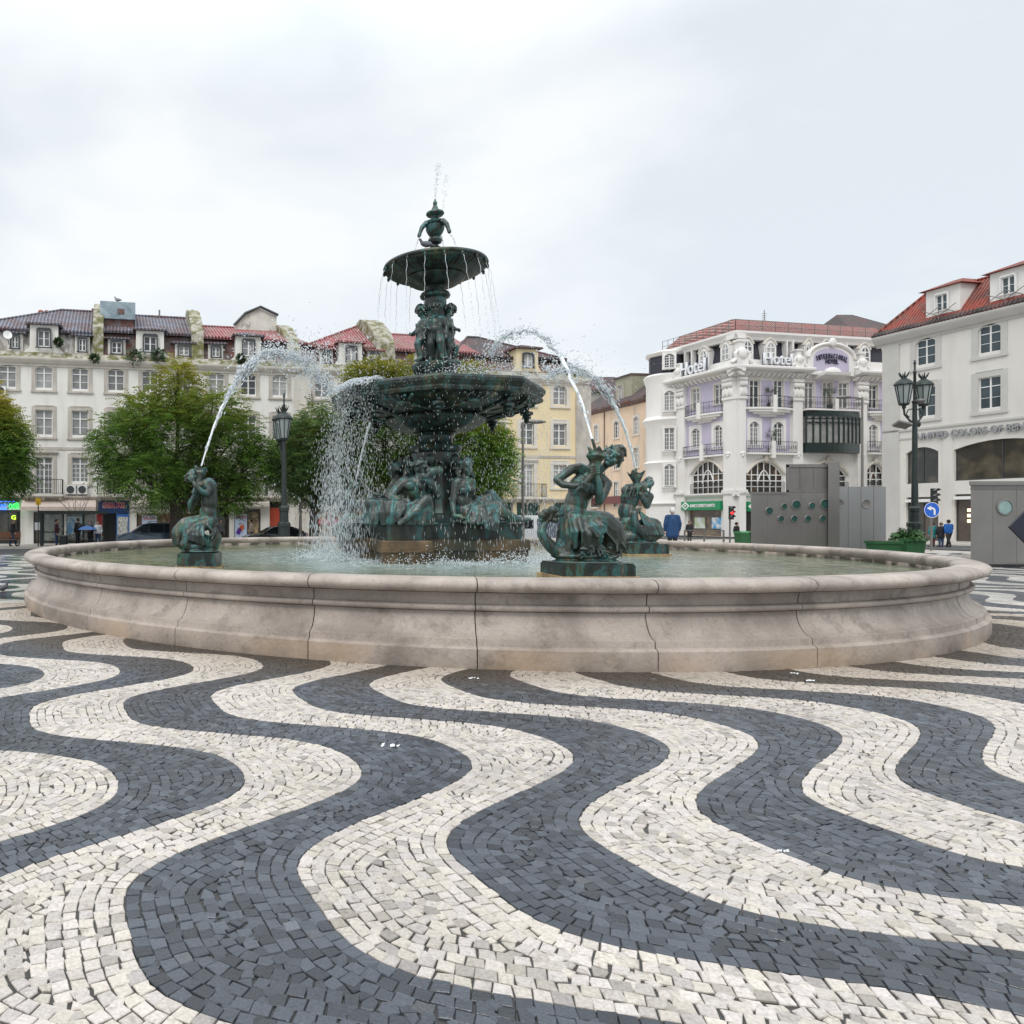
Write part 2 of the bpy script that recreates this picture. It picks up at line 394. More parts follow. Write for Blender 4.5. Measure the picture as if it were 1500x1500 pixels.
    for y in ys:
        xs = np.arange(-.40*y-1.5, 1.12*y+1.5, d*.22)+RNG.uniform(0, d*.2)
        yy = np.full(len(xs), y)+RNG.normal(0, d*.05, len(xs)); pv = phi(xs, yy)
        okx = np.hypot(xs-FC.x, yy-FC.y) > RB-.05
        for x, y_, p_, k_ in zip(xs, yy, pv, okx):
            if not k_: continue
            gx, gy_ = int(x/d), int(y_/d); bad = False
            for i in (-1, 0, 1):
                for j in (-1, 0, 1):
                    for (qx, qy) in grid.get((gx+i, gy_+j), ()):
                        if (qx-x)**2+(qy-y_)**2 < (.66*d)**2: bad = True; break
                    if bad: break
                if bad: break
            if bad: continue
            dl = min(KD[int(math.floor(p_))].find((x, y_, 0))[2], KD[int(math.floor(p_))+1].find((x, y_, 0))[2])
            if dl < d*.35: continue
            grid.setdefault((gx, gy_), []).append((x, y_)); P.append((x, y_)); B.append(int(math.floor(p_)) % 2); Q.append(None)
    n = len(P)
    verts, edges, faces, ov, oe, of = delaunay_2d_cdt([Vector(p) for p in P], [], [], 0, 1e-6)
    back = [o[0] if len(o) else -1 for o in ov]
    V = np.array([(v.x, v.y) for v in verts]); T = np.array([f for f in faces if len(f) == 3])
    a, b, c = V[T[:,0]], V[T[:,1]], V[T[:,2]]
    D = 2*(a[:,0]*(b[:,1]-c[:,1])+b[:,0]*(c[:,1]-a[:,1])+c[:,0]*(a[:,1]-b[:,1])); D[np.abs(D) < 1e-12] = 1e-12
    a2, b2, c2 = (a**2).sum(1), (b**2).sum(1), (c**2).sum(1)
    CC = np.stack([(a2*(b[:,1]-c[:,1])+b2*(c[:,1]-a[:,1])+c2*(a[:,1]-b[:,1]))/D, (a2*(c[:,0]-b[:,0])+b2*(a[:,0]-c[:,0])+c2*(b[:,0]-a[:,0]))/D], 1)
    inc = [[] for _ in range(len(V))]
    for i, tr in enumerate(T):
        for q in tr: inc[q].append(i)
    vs, fs, cols = [], [], []
    for i in range(len(V)):
        if len(inc[i]) < 3 or back[i] < 0: continue
        cen = V[i]; pts = CC[inc[i]]
        dd = pts-cen
        if np.hypot(dd[:,0], dd[:,1]).max() > .16: continue
        an = np.arctan2(dd[:,1], dd[:,0]); o = np.argsort(an); pts = pts[o]
        # merge short edges so that the setts come out four- and five-sided
        ptl = [pts[j] for j in range(len(pts))]
        while len(ptl) > 4:
            L_ = [np.hypot(*(ptl[(j+1) % len(ptl)]-ptl[j])) for j in range(len(ptl))]
            j = int(np.argmin(L_))
            if L_[j] > .034: break
            mid = (ptl[j]+ptl[(j+1) % len(ptl)])/2; ptl[j] = mid; ptl.pop((j+1) % len(ptl))
        pts = np.array(ptl)
        if Q[back[i]] is not None:
            pts = Q[back[i]]+RNG.normal(0, .003, (4, 2)); e1, e2 = pts[1]-pts[0], pts[3]-pts[0]
            if e1[0]*e2[1]-e1[1]*e2[0] < 0: pts = pts[::-1]
            if RNG.random() < .35: pts = np.insert(pts, (jj := RNG.integers(1, 4)), (pts[jj-1]+pts[jj])/2+RNG.normal(0, .003, 2), 0)
        m = len(pts)
        if m < 3: continue
        cc = pts.mean(0)
        dark = B[back[i]] == 1
        g = .0034 if not dark else .0022
        # inset each corner by the joint width
        out, top = [], []
        tilt = RNG.normal(0, .020 if dark else .017, 2); h = abs(RNG.normal(0, .002))
        jit = RNG.normal(0, .003, (m, 2))
        for j in range(m):
            e = pts[j]-cc; ln = max(np.hypot(*e), 1e-6)
            q = pts[j]-e/ln*min(g*1.5, ln*.4)+jit[j]; out.append(q)
            ws = .005 if not dark else .004
            q2 = q-e/ln*min(ws, ln*.4); top.append(q2)
        base = len(vs)
        for q in out: vs.append((q[0], q[1], GAPZ-.002))
        for q in out:
            z = h+tilt @ (q-cc)-.004; vs.append((q[0], q[1], z))
        for q in top:
            z = h+tilt @ (q-cc)+RNG.normal(0, .0006); vs.append((q[0], q[1], z))
        fs.append(tuple(base+2*m+j for j in range(m)))
        for j in range(m):
            fs.append((base+j, base+(j+1) % m, base+m+(j+1) % m, base+m+j))
            fs.append((base+m+j, base+m+(j+1) % m, base+2*m+(j+1) % m, base+2*m+j))
        rr = math.hypot(cc[0]-FC.x, cc[1]-FC.y)-RB
        wn = mnoise.noise(Vector((cc[0]*.45, cc[1]*.45, 3)))*1.4
        mud_shade = max(0, min(1, (1.9+wn-rr)/1.5))            # splashed silt near the basin; its darkening doubles as painted contact shadow
        if dark:
            v = RNG.uniform(.55, 1.45)*(1+.45*mnoise.noise(Vector((cc[0]*.55, cc[1]*.55, 20)))); c_ = np.array([.060, .069, .084])*v
            c_ = c_*(1-mud_shade)+np.array([.062, .049, .037])*RNG.uniform(.85, 1.15)*mud_shade
            if RNG.random() < .012: c_ = c_+.05
        else:
            v = RNG.uniform(.84, 1.08); c_ = np.array([.57, .52, .48])*v
            c_[2] *= RNG.uniform(.93, 1.03)
            c_ = c_*(1-mud_shade*.75)+np.array([.40, .335, .27])*mud_shade*.75
            if RNG.random() < .16: c_ = c_*RNG.uniform(.62, .88)
            dn = mnoise.noise(Vector((cc[0]*.8, cc[1]*.8, 9))); c_ = c_*(1-.16*max(0, dn+.15))
        cols += [(c_[0], c_[1], c_[2], mud_shade)]*(3*m)
    # joint bed under the setts and the far sheet (1 m cells)
    mesh = bpy.data.meshes.new('pavement')
    X0, X1, Y0, Y1 = -60, 75, -15, 41
    st_f = len(fs); sv = len(vs)
    for xi in range(X0, X1):
        for yi in range(Y0, Y1):
            x, y = xi+.5, yi+.5
            near = bool(in_near(np.array(x), np.array(y)))
            b0 = len(vs); z = GAPZ if near else -.002
            vs += [(xi, yi, z), (xi+1, yi, z), (xi+1, yi+1, z), (xi, yi+1, z)]; fs.append((b0, b0+1, b0+2, b0+3))
            cols += [(-1, 0, 0, 0)]*4 if not near else [(.034, .031, .028, 0)]*4
    mesh.from_pydata(vs, [], fs)
    ca = mesh.attributes.new('Col', 'FLOAT_COLOR', 'POINT'); ca.data.foreach_set('color', np.array(cols, dtype=np.float32).ravel())
    m = bpy.data.materials.new('wave_pavement_setts'); m.use_nodes = True; nt = m.node_tree; N = nt.nodes; L = nt.links
    b = N['Principled BSDF']; tc = N.new('ShaderNodeTexCoord'); at_ = N.new('ShaderNodeAttribute'); at_.attribute_name = 'Col'
    def math_(op, a, bb=None):
        n = N.new('ShaderNodeMath'); n.operation = op
        for i, q in enumerate((a, bb)):
            if q is None: continue
            if isinstance(q, (int, float)): n.inputs[i].default_value = q
            else: L.new(q, n.inputs[i])
        return n.outputs[0]
    sp = N.new('ShaderNodeSeparateXYZ'); L.new(tc.outputs['Object'], sp.inputs[0]); X, Y = sp.outputs[0], sp.outputs[1]
    s_ = math_('ADD', math_('MULTIPLY', X, math.cos(WP_PH)), math_('MULTIPLY', Y, math.sin(WP_PH)))
    t_ = math_('ADD', math_('MULTIPLY', X, -math.sin(WP_PS)), math_('MULTIPLY', Y, math.cos(WP_PS)))
    f_ = WC[0]
    for k in (1, 2, 3):
        q = math_('MULTIPLY', t_, 2*PI*k/WP_L)
        f_ = math_('ADD', math_('ADD', math_('MULTIPLY', math_('COSINE', q), WC[2*k-1]), math_('MULTIPLY', math_('SINE', q), WC[2*k])), f_)
    ph = math_('DIVIDE', math_('SUBTRACT', s_, f_), WP_W)
    dk = math_('GREATER_THAN', math_('FRACT', math_('MULTIPLY', ph, .5)), .5)
    vo = N.new('ShaderNodeTexVoronoi'); vo.inputs['Scale'].default_value = 8.5; L.new(tc.outputs['Object'], vo.inputs['Vector'])
    vr = N.new('ShaderNodeMapRange'); vr.inputs[1].default_value = 0; vr.inputs[2].default_value = 1; vr.inputs[3].default_value = .72; vr.inputs[4].default_value = 1.08; L.new(vo.outputs['Color'], vr.inputs[0])
    def mx(fac, a, bb, mode='MIX'):
        x = N.new('ShaderNodeMix'); x.data_type = 'RGBA'; x.blend_type = mode
        for sock, q in (('Factor', fac), (6, a), (7, bb)):
            if isinstance(q, (int, float)): x.inputs[sock].default_value = q
            elif isinstance(q, tuple): x.inputs[sock].default_value = (*q, 1)
            else: L.new(q, x.inputs[sock])
        return x.outputs[2]
    farc = mx(dk, (.50,.475,.44), (.055,.06,.07))
    cc = N.new('ShaderNodeCombineColor')
    for i in range(3): L.new(vr.outputs[0], cc.inputs[i])
    farc = mx(1, farc, cc.outputs[0], 'MULTIPLY')
    sc = N.new('ShaderNodeSeparateColor'); L.new(at_.outputs['Color'], sc.inputs[0])
    isfar = math_('LESS_THAN', sc.outputs[0], -.5)
    # grime and chips on the stones
    n1 = N.new('ShaderNodeTexNoise'); n1.inputs['Scale'].default_value = 14; n1.inputs['Detail'].default_value = 9; n1.inputs['Roughness'].default_value = .7; n1.inputs['Distortion'].default_value = 1.2
    L.new(tc.outputs['Object'], n1.inputs['Vector'])
    r1 = N.new('ShaderNodeMapRange'); r1.inputs[1].default_value = .52; r1.inputs[2].default_value = .68; L.new(n1.outputs['Fac'], r1.inputs[0])
    n2 = N.new('ShaderNodeTexNoise'); n2.inputs['Scale'].default_value = .7; n2.inputs['Detail'].default_value = 4; L.new(tc.outputs['Object'], n2.inputs['Vector'])
    r2 = N.new('ShaderNodeMapRange'); r2.inputs[1].default_value = .38; r2.inputs[2].default_value = .66; r2.inputs[3].default_value = .25; r2.inputs[4].default_value = .8; L.new(n2.outputs['Fac'], r2.inputs[0])
    g1 = math_('MULTIPLY', r1.outputs[0], r2.outputs[0])
    near = mx(g1, at_.outputs['Color'], (.17,.14,.115))
    dkn = math_('LESS_THAN', sc.outputs[0], .25)
    near = mx(dkn, near, at_.outputs['Color'])
    n4 = N.new('ShaderNodeTexNoise'); n4.inputs['Scale'].default_value = 60; n4.inputs['Detail'].default_value = 4; L.new(tc.outputs['Object'], n4.inputs['Vector'])
    r4 = N.new('ShaderNodeMapRange'); r4.inputs[1].default_value = .3; r4.inputs[2].default_value = .7; r4.inputs[3].default_value = .82; r4.inputs[4].default_value = 1.15; L.new(n4.outputs['Fac'], r4.inputs[0])
    c4 = N.new('ShaderNodeCombineColor')
    for i in range(3): L.new(r4.outputs[0], c4.inputs[i])
    near = mx(1, near, c4.outputs[0], 'MULTIPLY')
    L.new(mx(isfar, near, farc), b.inputs['Base Color'])
    # damp: dark setts glossy in patches
    n3 = N.new('ShaderNodeTexNoise'); n3.inputs['Scale'].default_value = .9; n3.inputs['Detail'].default_value = 7; L.new(tc.outputs['Object'], n3.inputs['Vector'])
    r3 = N.new('ShaderNodeMapRange'); r3.inputs[1].default_value = .35; r3.inputs[2].default_value = .65; r3.inputs[3].default_value = .12; r3.inputs[4].default_value = .46; L.new(n3.outputs['Fac'], r3.inputs[0])
    rw = math_('ADD', r3.outputs[0], math_('MULTIPLY', math_('SUBTRACT', 1, dkn), .22))
    L.new(math_('ADD', rw, math_('MULTIPLY', at_.outputs['Alpha'], .3)), b.inputs['Roughness'])
    bp = N.new('ShaderNodeBump'); bp.inputs['Strength'].default_value = .55; bp.inputs['Distance'].default_value = .006
    L.new(n4.outputs['Fac'], bp.inputs['Height']); L.new(bp.outputs[0], b.inputs['Normal'])
    mesh.materials.append(m)
    o = link('pavement', mesh); tag(o, 'black and white wave patterned stone sett pavement', None, None, 'structure')
    print('setts', n)
make_pavement()

# litter and feathers
lm = mat('white_litter', (.75,.76,.78), .7)
def litter(u, v, sz, label):
    p = at(u, v, gy(v)); g = MB(Matrix.Translation((p.x, p.y, .008)))
    for i in range(5):
        a = random.uniform(0, PI); x, y = random.uniform(-sz, sz), random.uniform(-sz, sz)*.5; l = sz*.5
        g.add([(x,y,0),(x+l*math.cos(a),y+l*math.sin(a)*.6,.004),(x+l*.8,y+l*.5,.012),(x+.1*l,y+l*.45,.006),(x+.4*l,y+.2*l,-.003)], [(0,1,2,3),(0,4,1),(1,4,2),(2,4,3),(3,4,0)])
    tag(g.build('litter', lm), label, 'litter', 'scraps of litter on the paving')
litter(570, 1093, .09, 'soggy white paper scrap on dark setts below the basin joint left of centre')
litter(693, 995, .06, 'white feather scrap on the dark wave close to the middle of the basin')
litter(1187, 998, .07, 'white paper scrap by the basin foot towards the right')
litter(1165, 988, .06, 'white feather lying right against the basin foot at right')
litter(1148, 1250, .03, 'small white fleck on the dark wave in the right foreground')

# roads, kerbs and sidewalks
ground = MB().add([(-400,-60,-.06),(400,-60,-.06),(400,900,-.06),(-400,900,-.06)], [(0,1,2,3)]).build('ground', MT['sidewalk']); tag(ground, kind='structure')
LA = R(10.8); LO = Vector((-17.96, 51.0, 0)); LM = Matrix.Translation(LO) @ Matrix.Rotation(LA, 4, 'Z')
def strip(name, m, x0, x1, y0, y1, z0, z1, M=LM):
    return tag(MB(M).box(x0, x1, y0, y1, z0, z1).build(name, m), kind='structure')
strip('road', MT['asphalt'], -60, 62, -12.6, -5.4, -.3, .004)
strip('kerb', MT['palestone'], -60, 62, -5.4, -5.2, -.3, .13)
strip('sidewalk', MT['sidewalk'], -60, 62, -5.2, 0.3, -.3, .12)
GO = Vector((53.7, 62, 0)); GA = math.atan2(-9.5, 1.8); GM = Matrix.Translation(GO) @ Matrix.Rotation(GA, 4, 'Z')
strip('road_right', MT['asphalt'], -18, 60, -13.5, -5.6, -.3, .006, GM)
strip('kerb_right', MT['palestone'], -18, 60, -5.6, -5.4, -.3, .13, GM)
strip('sidewalk_right', MT['sidewalk'], -6, 60, -5.4, 0.3, -.3, .125, GM)
# ------------------------------------------------------------------ fountain
fountain = thing('fountain', 'tiered bronze fountain with octagonal bowl standing in a wide round stone basin', 'fountain', (FC.x, FC.y, 0))
def fz(v): return EYE+(HY-v)/52.46
def make_basin():
    prof = [(10.90,-.05),(10.93,.02),(10.93,.262),(10.90,.285),(10.865,.295),(10.86,.385),(10.83,.40)]
    for i in range(1, 11):                                  # cove
        a = i/10; prof.append((10.83-.20*math.sin(a*PI/2), .40+.33*(1-math.cos(a*PI/2))**.85 if a < 1 else .735))
    prof += [(10.69,.74)]
    for i in range(0, 7):
        a = -PI/2+PI*i/6; prof.append((10.695+.035*math.cos(a), .785+.042*math.sin(a)))
    prof += [(10.655,.832),(10.655,.86)]
    for i in range(1, 5): prof.append((10.655+.03*(i/4)**2, .86+.13*i/4))
    prof += [(10.74,1.0),(10.84,1.005)]
    for i in range(0, 9):
        a = -PI/2+PI/2*i/8; prof.append((10.84+.10*math.cos(a), 1.095+.09*math.sin(a)))
    for i in range(1, 7):
        a = PI/2*i/6; prof.append((10.78+.16*math.cos(a), 1.095+.095*math.sin(a)))
    prof += [(10.6,1.195),(10.52,1.185)]
    for i in range(1, 6):
        a = PI/2+PI/2*i/5; prof.append((10.52+.09*math.cos(a), 1.09+.095*math.sin(a)))
    prof += [(10.44,1.02),(10.46,.99),(10.48,.6)]
    n_seg = 30; sub = 6; mb = MB(); off = R(-101)+.0
    gap = .0007
    inner = []
    for sgm in range(n_seg):
        a0 = off+2*PI*sgm/n_seg+gap; a1 = off+2*PI*(sgm+1)/n_seg-gap
        dr = random.uniform(-.006, .006)
        vs = []; m = len(prof); fs = []
        for k in range(sub+1):
            t = a0+(a1-a0)*k/sub; e_ = .012 if k in (0, sub) else 0
            for r_, z_ in prof: vs.append(((r_+dr-e_*.5)*math.cos(t), (r_+dr-e_*.5)*math.sin(t), z_))
            if k in (0,):
                pass
        for k in range(sub):
            for i in range(m-1):
                fs.append((k*m+i, (k+1)*m+i, (k+1)*m+i+1, k*m+i+1))
        fs += [tuple(range(m-1,-1,-1)), tuple(sub*m+i for i in range(m))]
        mb.add(vs, fs)
    b = mb.build('basin_wall', MT['basin'], fountain, 35)
    # finer end slivers read as joints: dark mortar ring just behind the face
    pr = [(r_-.02 if r_ > 10.6 else r_+.02, z_) for r_, z_ in prof]
    MB().lathe([(r_-.028, z_-.01) for r_, z_ in prof if r_ > 10.6], 180, closed=False).build('mortar_joint', mat('mortar', (.05,.04,.035), .95), b)
    MB().lathe([(10.43,.70),(10.425,.95),(10.43,.975)], 120, closed=False).build('waterline', MT['basin_in'], b, 60)
    MB().lathe([(10.5,.55),(.01,.55)], 90, closed=False).build('basin_floor', mat('algae_floor', (.10,.12,.07), .8, col2=(.04,.08,.03), c2scale=1), fountain)
make_basin()
SP = [(-2.69,-.62),(-2.0,-.62),(-2.0,-3.12),(-.88,-3.18),(-.88,-2.15),(1.82,-2.1),(2.0,-1.2),(2.69,.62),(2.0,.62),(2.0,3.12),(.88,3.18),(.88,2.15),(-1.82,2.1),(-2.0,1.2)]
def sc(p, k): return [(x*k-(.0), y*k) for x, y in p]
def off_poly(p, d):
    out = []; n = len(p)
    for i in range(n):
        a, b, c = Vector(p[i-1]), Vector(p[i]), Vector(p[(i+1) % n])
        n1 = Vector(((b-a).y, -(b-a).x)).normalized(); n2 = Vector(((c-b).y, -(c-b).x)).normalized()
        q = n1+n2; q = q/max(q.dot(n1), .3); out.append((b.x+q.x*d, b.y+q.y*d))
    return out
st = MB().prism(SP, .5, 1.17).prism(off_poly(SP, .055), 1.174, 1.42, off_poly(SP, .03)).prism(off_poly(SP,.03), 1.421, 1.45, off_poly(SP, .0)).build('stone_base', MT['wetstone'], fountain, 30)
BP = off_poly(SP, -.14)
MB().prism(BP, 1.45, 1.80).prism(off_poly(BP, .03), 1.802, 1.85).build('bronze_plinth', MT['bronze_dark'], fountain, 30)
# pedestal with niches, brackets and shell consoles
pb = MB()
pr = [(1.05,1.85),(1.05,2.05),(.86,2.12),(.78,2.3),(.76,3.2),(.84,3.28),(.86,3.42),(.70,3.5),(.66,3.78),(.73,3.84),(.76,3.92),(.73,3.99),(.56,4.02),(.50,4.08),(.49,4.26),(.62,4.34)]
pb.lathe(pr, 8, rf=lambda t, i: 1.0)
for k in range(8):
    a = PI/8+k*PI/4
    M = Matrix.Rotation(a, 4, 'Z'); T0 = pb.T; pb.T = M
    pb.box(.72, .93, -.10, .10, 2.1, 3.25)
    pb.capsule((.93,0,3.25), (1.02,0,3.10), .09, .06); pb.capsule((.95,0,2.3), (.98,0,2.7), .07, .05)
    pb.ell((.88,0,3.55), (.14,.13,.16)); pb.ell((.92,0,3.30), (.10,.16,.10))
    for q in (-.09, -.03, .03, .09): pb.capsule((.80,q,3.1), (.93,q*2,3.48), .03, .025, 6)
    pb.T = T0
pb.build('pedestal', MT['bronze_dark'], fountain, 40)
# lower octagonal bowl
def octa(rot, soft=.0):
    def f(t, i):
        a = (t-rot) % (PI/4); a = min(a, PI/4-a) if False else a
        q = math.cos(PI/8)/math.cos(a-PI/8)
        return q*(1-soft)+soft*.96
    return f
OR_ = R(213)
RIM = [(.40,4.30),(.62,4.36),(.95,4.40),(1.18,4.50),(1.36,4.64),(1.42,4.72),(1.40,4.78),(1.28,4.80),(1.45,4.80),(1.75,4.84),(2.15,4.93),(2.45,5.02),(2.64,5.10),(2.74,5.13),(2.80,5.10),(2.86,5.12),(2.88,5.18),(2.84,5.24),(2.87,5.28),(2.93,5.35),(2.94,5.42),(2.90,5.48),(2.83,5.50),(2.77,5.49),(2.71,5.40),(2.3,5.28),(.3,5.25)]
lb = MB().lathe(RIM, 96, rf=octa(OR_))
bowl = lb.build('lower_bowl', MT['bronze_dark'], fountain, 28)
orn = MB()
for k in range(8):
    a = OR_+PI/8+k*PI/4; T0 = orn.T; orn.T = Matrix.Rotation(a, 4, 'Z')
    for i in range(5):
        s = (i-2)*.13
        orn.capsule((2.30,s*.4,4.92), (2.58,s*1.5,5.03), .03, .05, 6)
    orn.ell((2.28,0,4.92), (.12,.16,.07)); orn.capsule((1.7,-.5,4.78), (2.2,-.15,4.90), .03, .05, 6); orn.capsule((1.7,.5,4.78), (2.2,.15,4.90), .03, .05, 6)
    orn.T = T0
    a2 = OR_+k*PI/4; orn.T = Matrix.Rotation(a2, 4, 'Z')
    orn.capsule((1.4,0,4.72), (2.6,0,5.03), .05, .04, 6)
    orn.T = T0
orn.build('relief_ornament', MT['bronze'], bowl, 50)
for k in range(8):
    a = OR_+k*PI/4; x, y = 2.42*math.cos(a), 2.42*math.sin(a)
    MB(Matrix.Translation((x, y, 0))).lathe([(.02,5.0),(.06,4.97),(.05,4.90),(.17,4.86),(.18,4.80),(.10,4.76),(.13,4.70),(.06,4.66),(.08,4.61),(.02,4.55)], 10).build('drop_finial', MT['bronze_dark'], bowl, 40)
# column, discs, upper bowl
cm = MB().lathe([(.30,5.3),(.42,5.9),(.58,6.06),(.64,6.2),(.64,6.25),(.60,6.28),(.22,6.30),(.24,6.8),(.30,7.3),(.31,7.9),(.31,8.08),(.33,8.1),(.40,8.14),(.42,8.19),(.38,8.26),(.28,8.30),(.27,8.36),(.32,8.42),(.34,8.46)], 28).build('column', MT['bronze_flat'], fountain, 35)
def flute(t, i):
    if 5 <= i <= 8: return 1+.012*math.cos(54*t)
    return 1
UB = [(.28,8.40),(.40,8.44),(.62,8.50),(.78,8.60),(.82,8.66),(.80,8.68),(.92,8.70),(1.14,8.78),(1.30,8.86),(1.36,8.90),(1.37,8.94),(1.41,8.95),(1.43,8.99),(1.41,9.04),(1.36,9.04),(1.2,8.97),(.2,8.92)]
ub = MB().lathe(UB, 216, rf=flute).build('upper_bowl', MT['bronze_dark'], fountain, 40)
for k in range(18):
    a = 2*PI*k/18+.1; MB().ell((1.40*math.cos(a), 1.40*math.sin(a), 8.90), (.045,.045,.07), n=8, m=6).build('spout_lip', MT['bronze_dark'], ub, 60)
fi = MB().lathe([(.12,8.9),(.10,9.45),(.13,9.48),(.15,9.54),(.09,9.58),(.08,9.62),(.17,9.66),(.20,9.73),(.17,9.80),(.13,9.83),(.20,9.92),(.25,10.02),(.26,10.12),(.22,10.16),(.26,10.2),(.27,10.25),(.13,10.28),(.10,10.36),(.12,10.4),(.22,10.43),(.25,10.47),(.24,10.51),(.12,10.56),(.08,10.64),(.06,10.7),(.04,10.71),(.06,10.75),(.055,10.80),(.03,10.84),(.01,10.90)], 24)
fin = fi.build('finial', MT['bronze_flat'], fountain, 40)
dol = MB()
for k, a in enumerate((R(190), R(310), R(70))):
    dol.T = Matrix.Rotation(a, 4, 'Z')
    dol.chain([((.10,0,10.18),.07),((.26,0,10.20),.08),((.38,0,10.08),.07),((.44,0,9.93),.055),((.47,0,9.84),.06)], 8)
    dol.ell((.47,.0,9.84), (.06,.05,.04)); dol.capsule((.25,.06,10.22),(.30,.13,10.12),.03,.01,6); dol.capsule((.25,-.06,10.22),(.30,-.13,10.12),.03,.01,6)
organic('dolphin_spout', dol, MT['bronze'], fountain, .022, 1)
# pigeon on the bowl edge is a thing of its own
def bird(loc, rz, label, group, colr=(.08,.085,.10), s=1.0, cat='pigeon'):
    M = Matrix.Translation(loc) @ Matrix.Rotation(rz, 4, 'Z') @ Matrix.Scale(s, 4)
    t = thing('bird', label, cat, loc, 0, group)
    M = Matrix.Rotation(rz, 4, 'Z') @ Matrix.Scale(s, 4); b = MB(M)
    b.ell((0,0,.13), (.14,.07,.075), Euler((0,R(-18),0))); b.capsule((.09,0,.17),(.13,0,.25),.045,.033); b.ell((.14,0,.265),(.04,.032,.032))
    b.capsule((.17,0,.262),(.20,0,.255),.010,.004,6); b.capsule((-.10,0,.11),(-.24,0,.07),.045,.02)
    organic('body', b, mat('feathers', colr, .7, var=.3, vscale=20), t, .012*s, 1)
    l = MB(M)
    for y in (-.025, .025): l.tube((.0,y,.08),(.01,y,0),.007,n=6); l.tube((.01,y,.004),(.05,y,.004),.005,n=6)
    l.build('legs', mat('bird_leg', (.35,.12,.10), .6), t)
    wg = MB(M)
    for y in (-1, 1): wg.ell((-.04,y*.062,.135),(.13,.022,.055), Euler((0,R(-12),0)))
    wg.build('wings', mat('wing', tuple(c*1.6 for c in colr), .7), t, 60)
    return t
bird((FC.x-.55, FC.y-1.22, 9.04), R(170), 'small dark pigeon on the rim of the upper bowl', 'pigeons')
# ------------------------------------------------------------------ bronze figures
def hand(mb, c, d, nrm, s=1.0, curl=.5):
    """palm and five fingers; d = pointing direction, nrm = back of the hand"""
    c, d, nrm = Vector(c), Vector(d).normalized(), Vector(nrm).normalized(); sd = d.cross(nrm).normalized()
    mb.capsule(c-d*.02*s, c+d*.05*s, .035*s, .04*s, 8)
    for i, ln in enumerate((.075,.085,.08,.062)):
        o = sd*(i-1.5)*.024*s; a = c+d*.055*s+o
        b = a+(d*math.cos(curl)-nrm*math.sin(curl))*ln*.55*s; e = b+(d*math.cos(curl*2.4)-nrm*math.sin(curl*2.4))*ln*.5*s
        mb.capsule(a, b, .014*s, .013*s, 6); mb.capsule(b, e, .013*s, .010*s, 6)
    a = c+sd*-.035*s; b = a+(d*.6-sd*.5-nrm*.4).normalized()*.05*s; mb.capsule(a, b, .017*s, .014*s, 6); mb.capsule(b, b+(d*.8-nrm*.5).normalized()*.04*s, .014*s, .011*s, 6)
def head(mb, c, face, up, s=1.0, hair=True, seed=1):
    c, f, u = Vector(c), Vector(face).normalized(), Vector(up).normalized(); u = (u-f*u.dot(f)).normalized(); r = f.cross(u)
    P = lambda x, y, z: c+(r*x+f*y+u*z)*s
    M = Matrix((r, f, u)).transposed(); e = M.to_euler()
    mb.ell(P(0,0,.02), (.078*s,.098*s,.105*s), e); mb.ell(P(0,.025,-.05), (.058*s,.068*s,.07*s), e)
    mb.capsule(P(0,.095,.015), P(0,.125,-.03), .010*s, .018*s, 6)           # nose
    mb.capsule(P(-.045,.088,.032), P(.045,.088,.032), .013*s, .013*s, 6)    # brow
    mb.capsule(P(-.022,.092,-.062), P(.022,.092,-.062), .011*s, .011*s, 6)  # lips
    mb.ell(P(0,.080,-.098), (.024*s,.022*s,.02*s), e)
    for q in (-1, 1):
        mb.ell(P(q*.032,.082,.008), (.014*s,.012*s,.009*s), e); mb.ell(P(q*.045,.062,-.035), (.022*s,.024*s,.026*s), e); mb.ell(P(q*.08,-.005,-.005), (.012*s,.02*s,.032*s), e)
    if hair:
        rd = random.Random(seed)
        for i in range(46):
            th = rd.uniform(0, 2*PI); ph = rd.uniform(0, 1.75)
            d0 = Vector((math.sin(ph)*math.cos(th), math.sin(ph)*math.sin(th), math.cos(ph)))
            if d0.y > .10 and d0.z < .62: continue
            p = P(d0.x*.083, d0.y*.10, .025+d0.z*.108); q2 = P(d0.x*.10+rd.uniform(-.03,.03), d0.y*.115-.015, .025+d0.z*.108-rd.uniform(.01,.05))
            mb.capsule(p, q2, rd.uniform(.016,.026)*s, .010*s, 6)
def folds(mb, A, B, n, r0, r1, bulge=0, dirv=(0,-1,0), seed=0):
    """n cloth ridges running between polyline A (top) and polyline B (hem)"""
    rd = random.Random(seed); A = [Vector(a) for a in A]; B = [Vector(b) for b in B]; dv = Vector(dirv)
    def on(Lp, t):
        t = t*(len(Lp)-1); i = min(int(t), len(Lp)-2); return Lp[i].lerp(Lp[i+1], t-i)
    for i in range(n):
        t = (i+.5)/n; a, b = on(A, t), on(B, min(1, max(0, t+rd.uniform(-.05,.05)))); m = a.lerp(b, .5)+dv*bulge*rd.uniform(.6,1.3)
        k = rd.uniform(.75, 1.25); mb.chain([(a, r0*k), (m, (r0+r1)/2*k), (b, r1*k)], 7)
def sheet(mb, A, B, n, r):
    for i in range(n+1):
        t = i/n
        def on(Lp):
            q = t*(len(Lp)-1); j = min(int(q), len(Lp)-2); return Vector(Lp[j]).lerp(Vector(Lp[j+1]), q-j)
        mb.capsule(on(A), on(B), r, r, 6)
def leaf_fin(mb, base, tips, r0=.05, r1=.015):
    for tp in tips: mb.capsule(base, tp, r0, r1, 7)
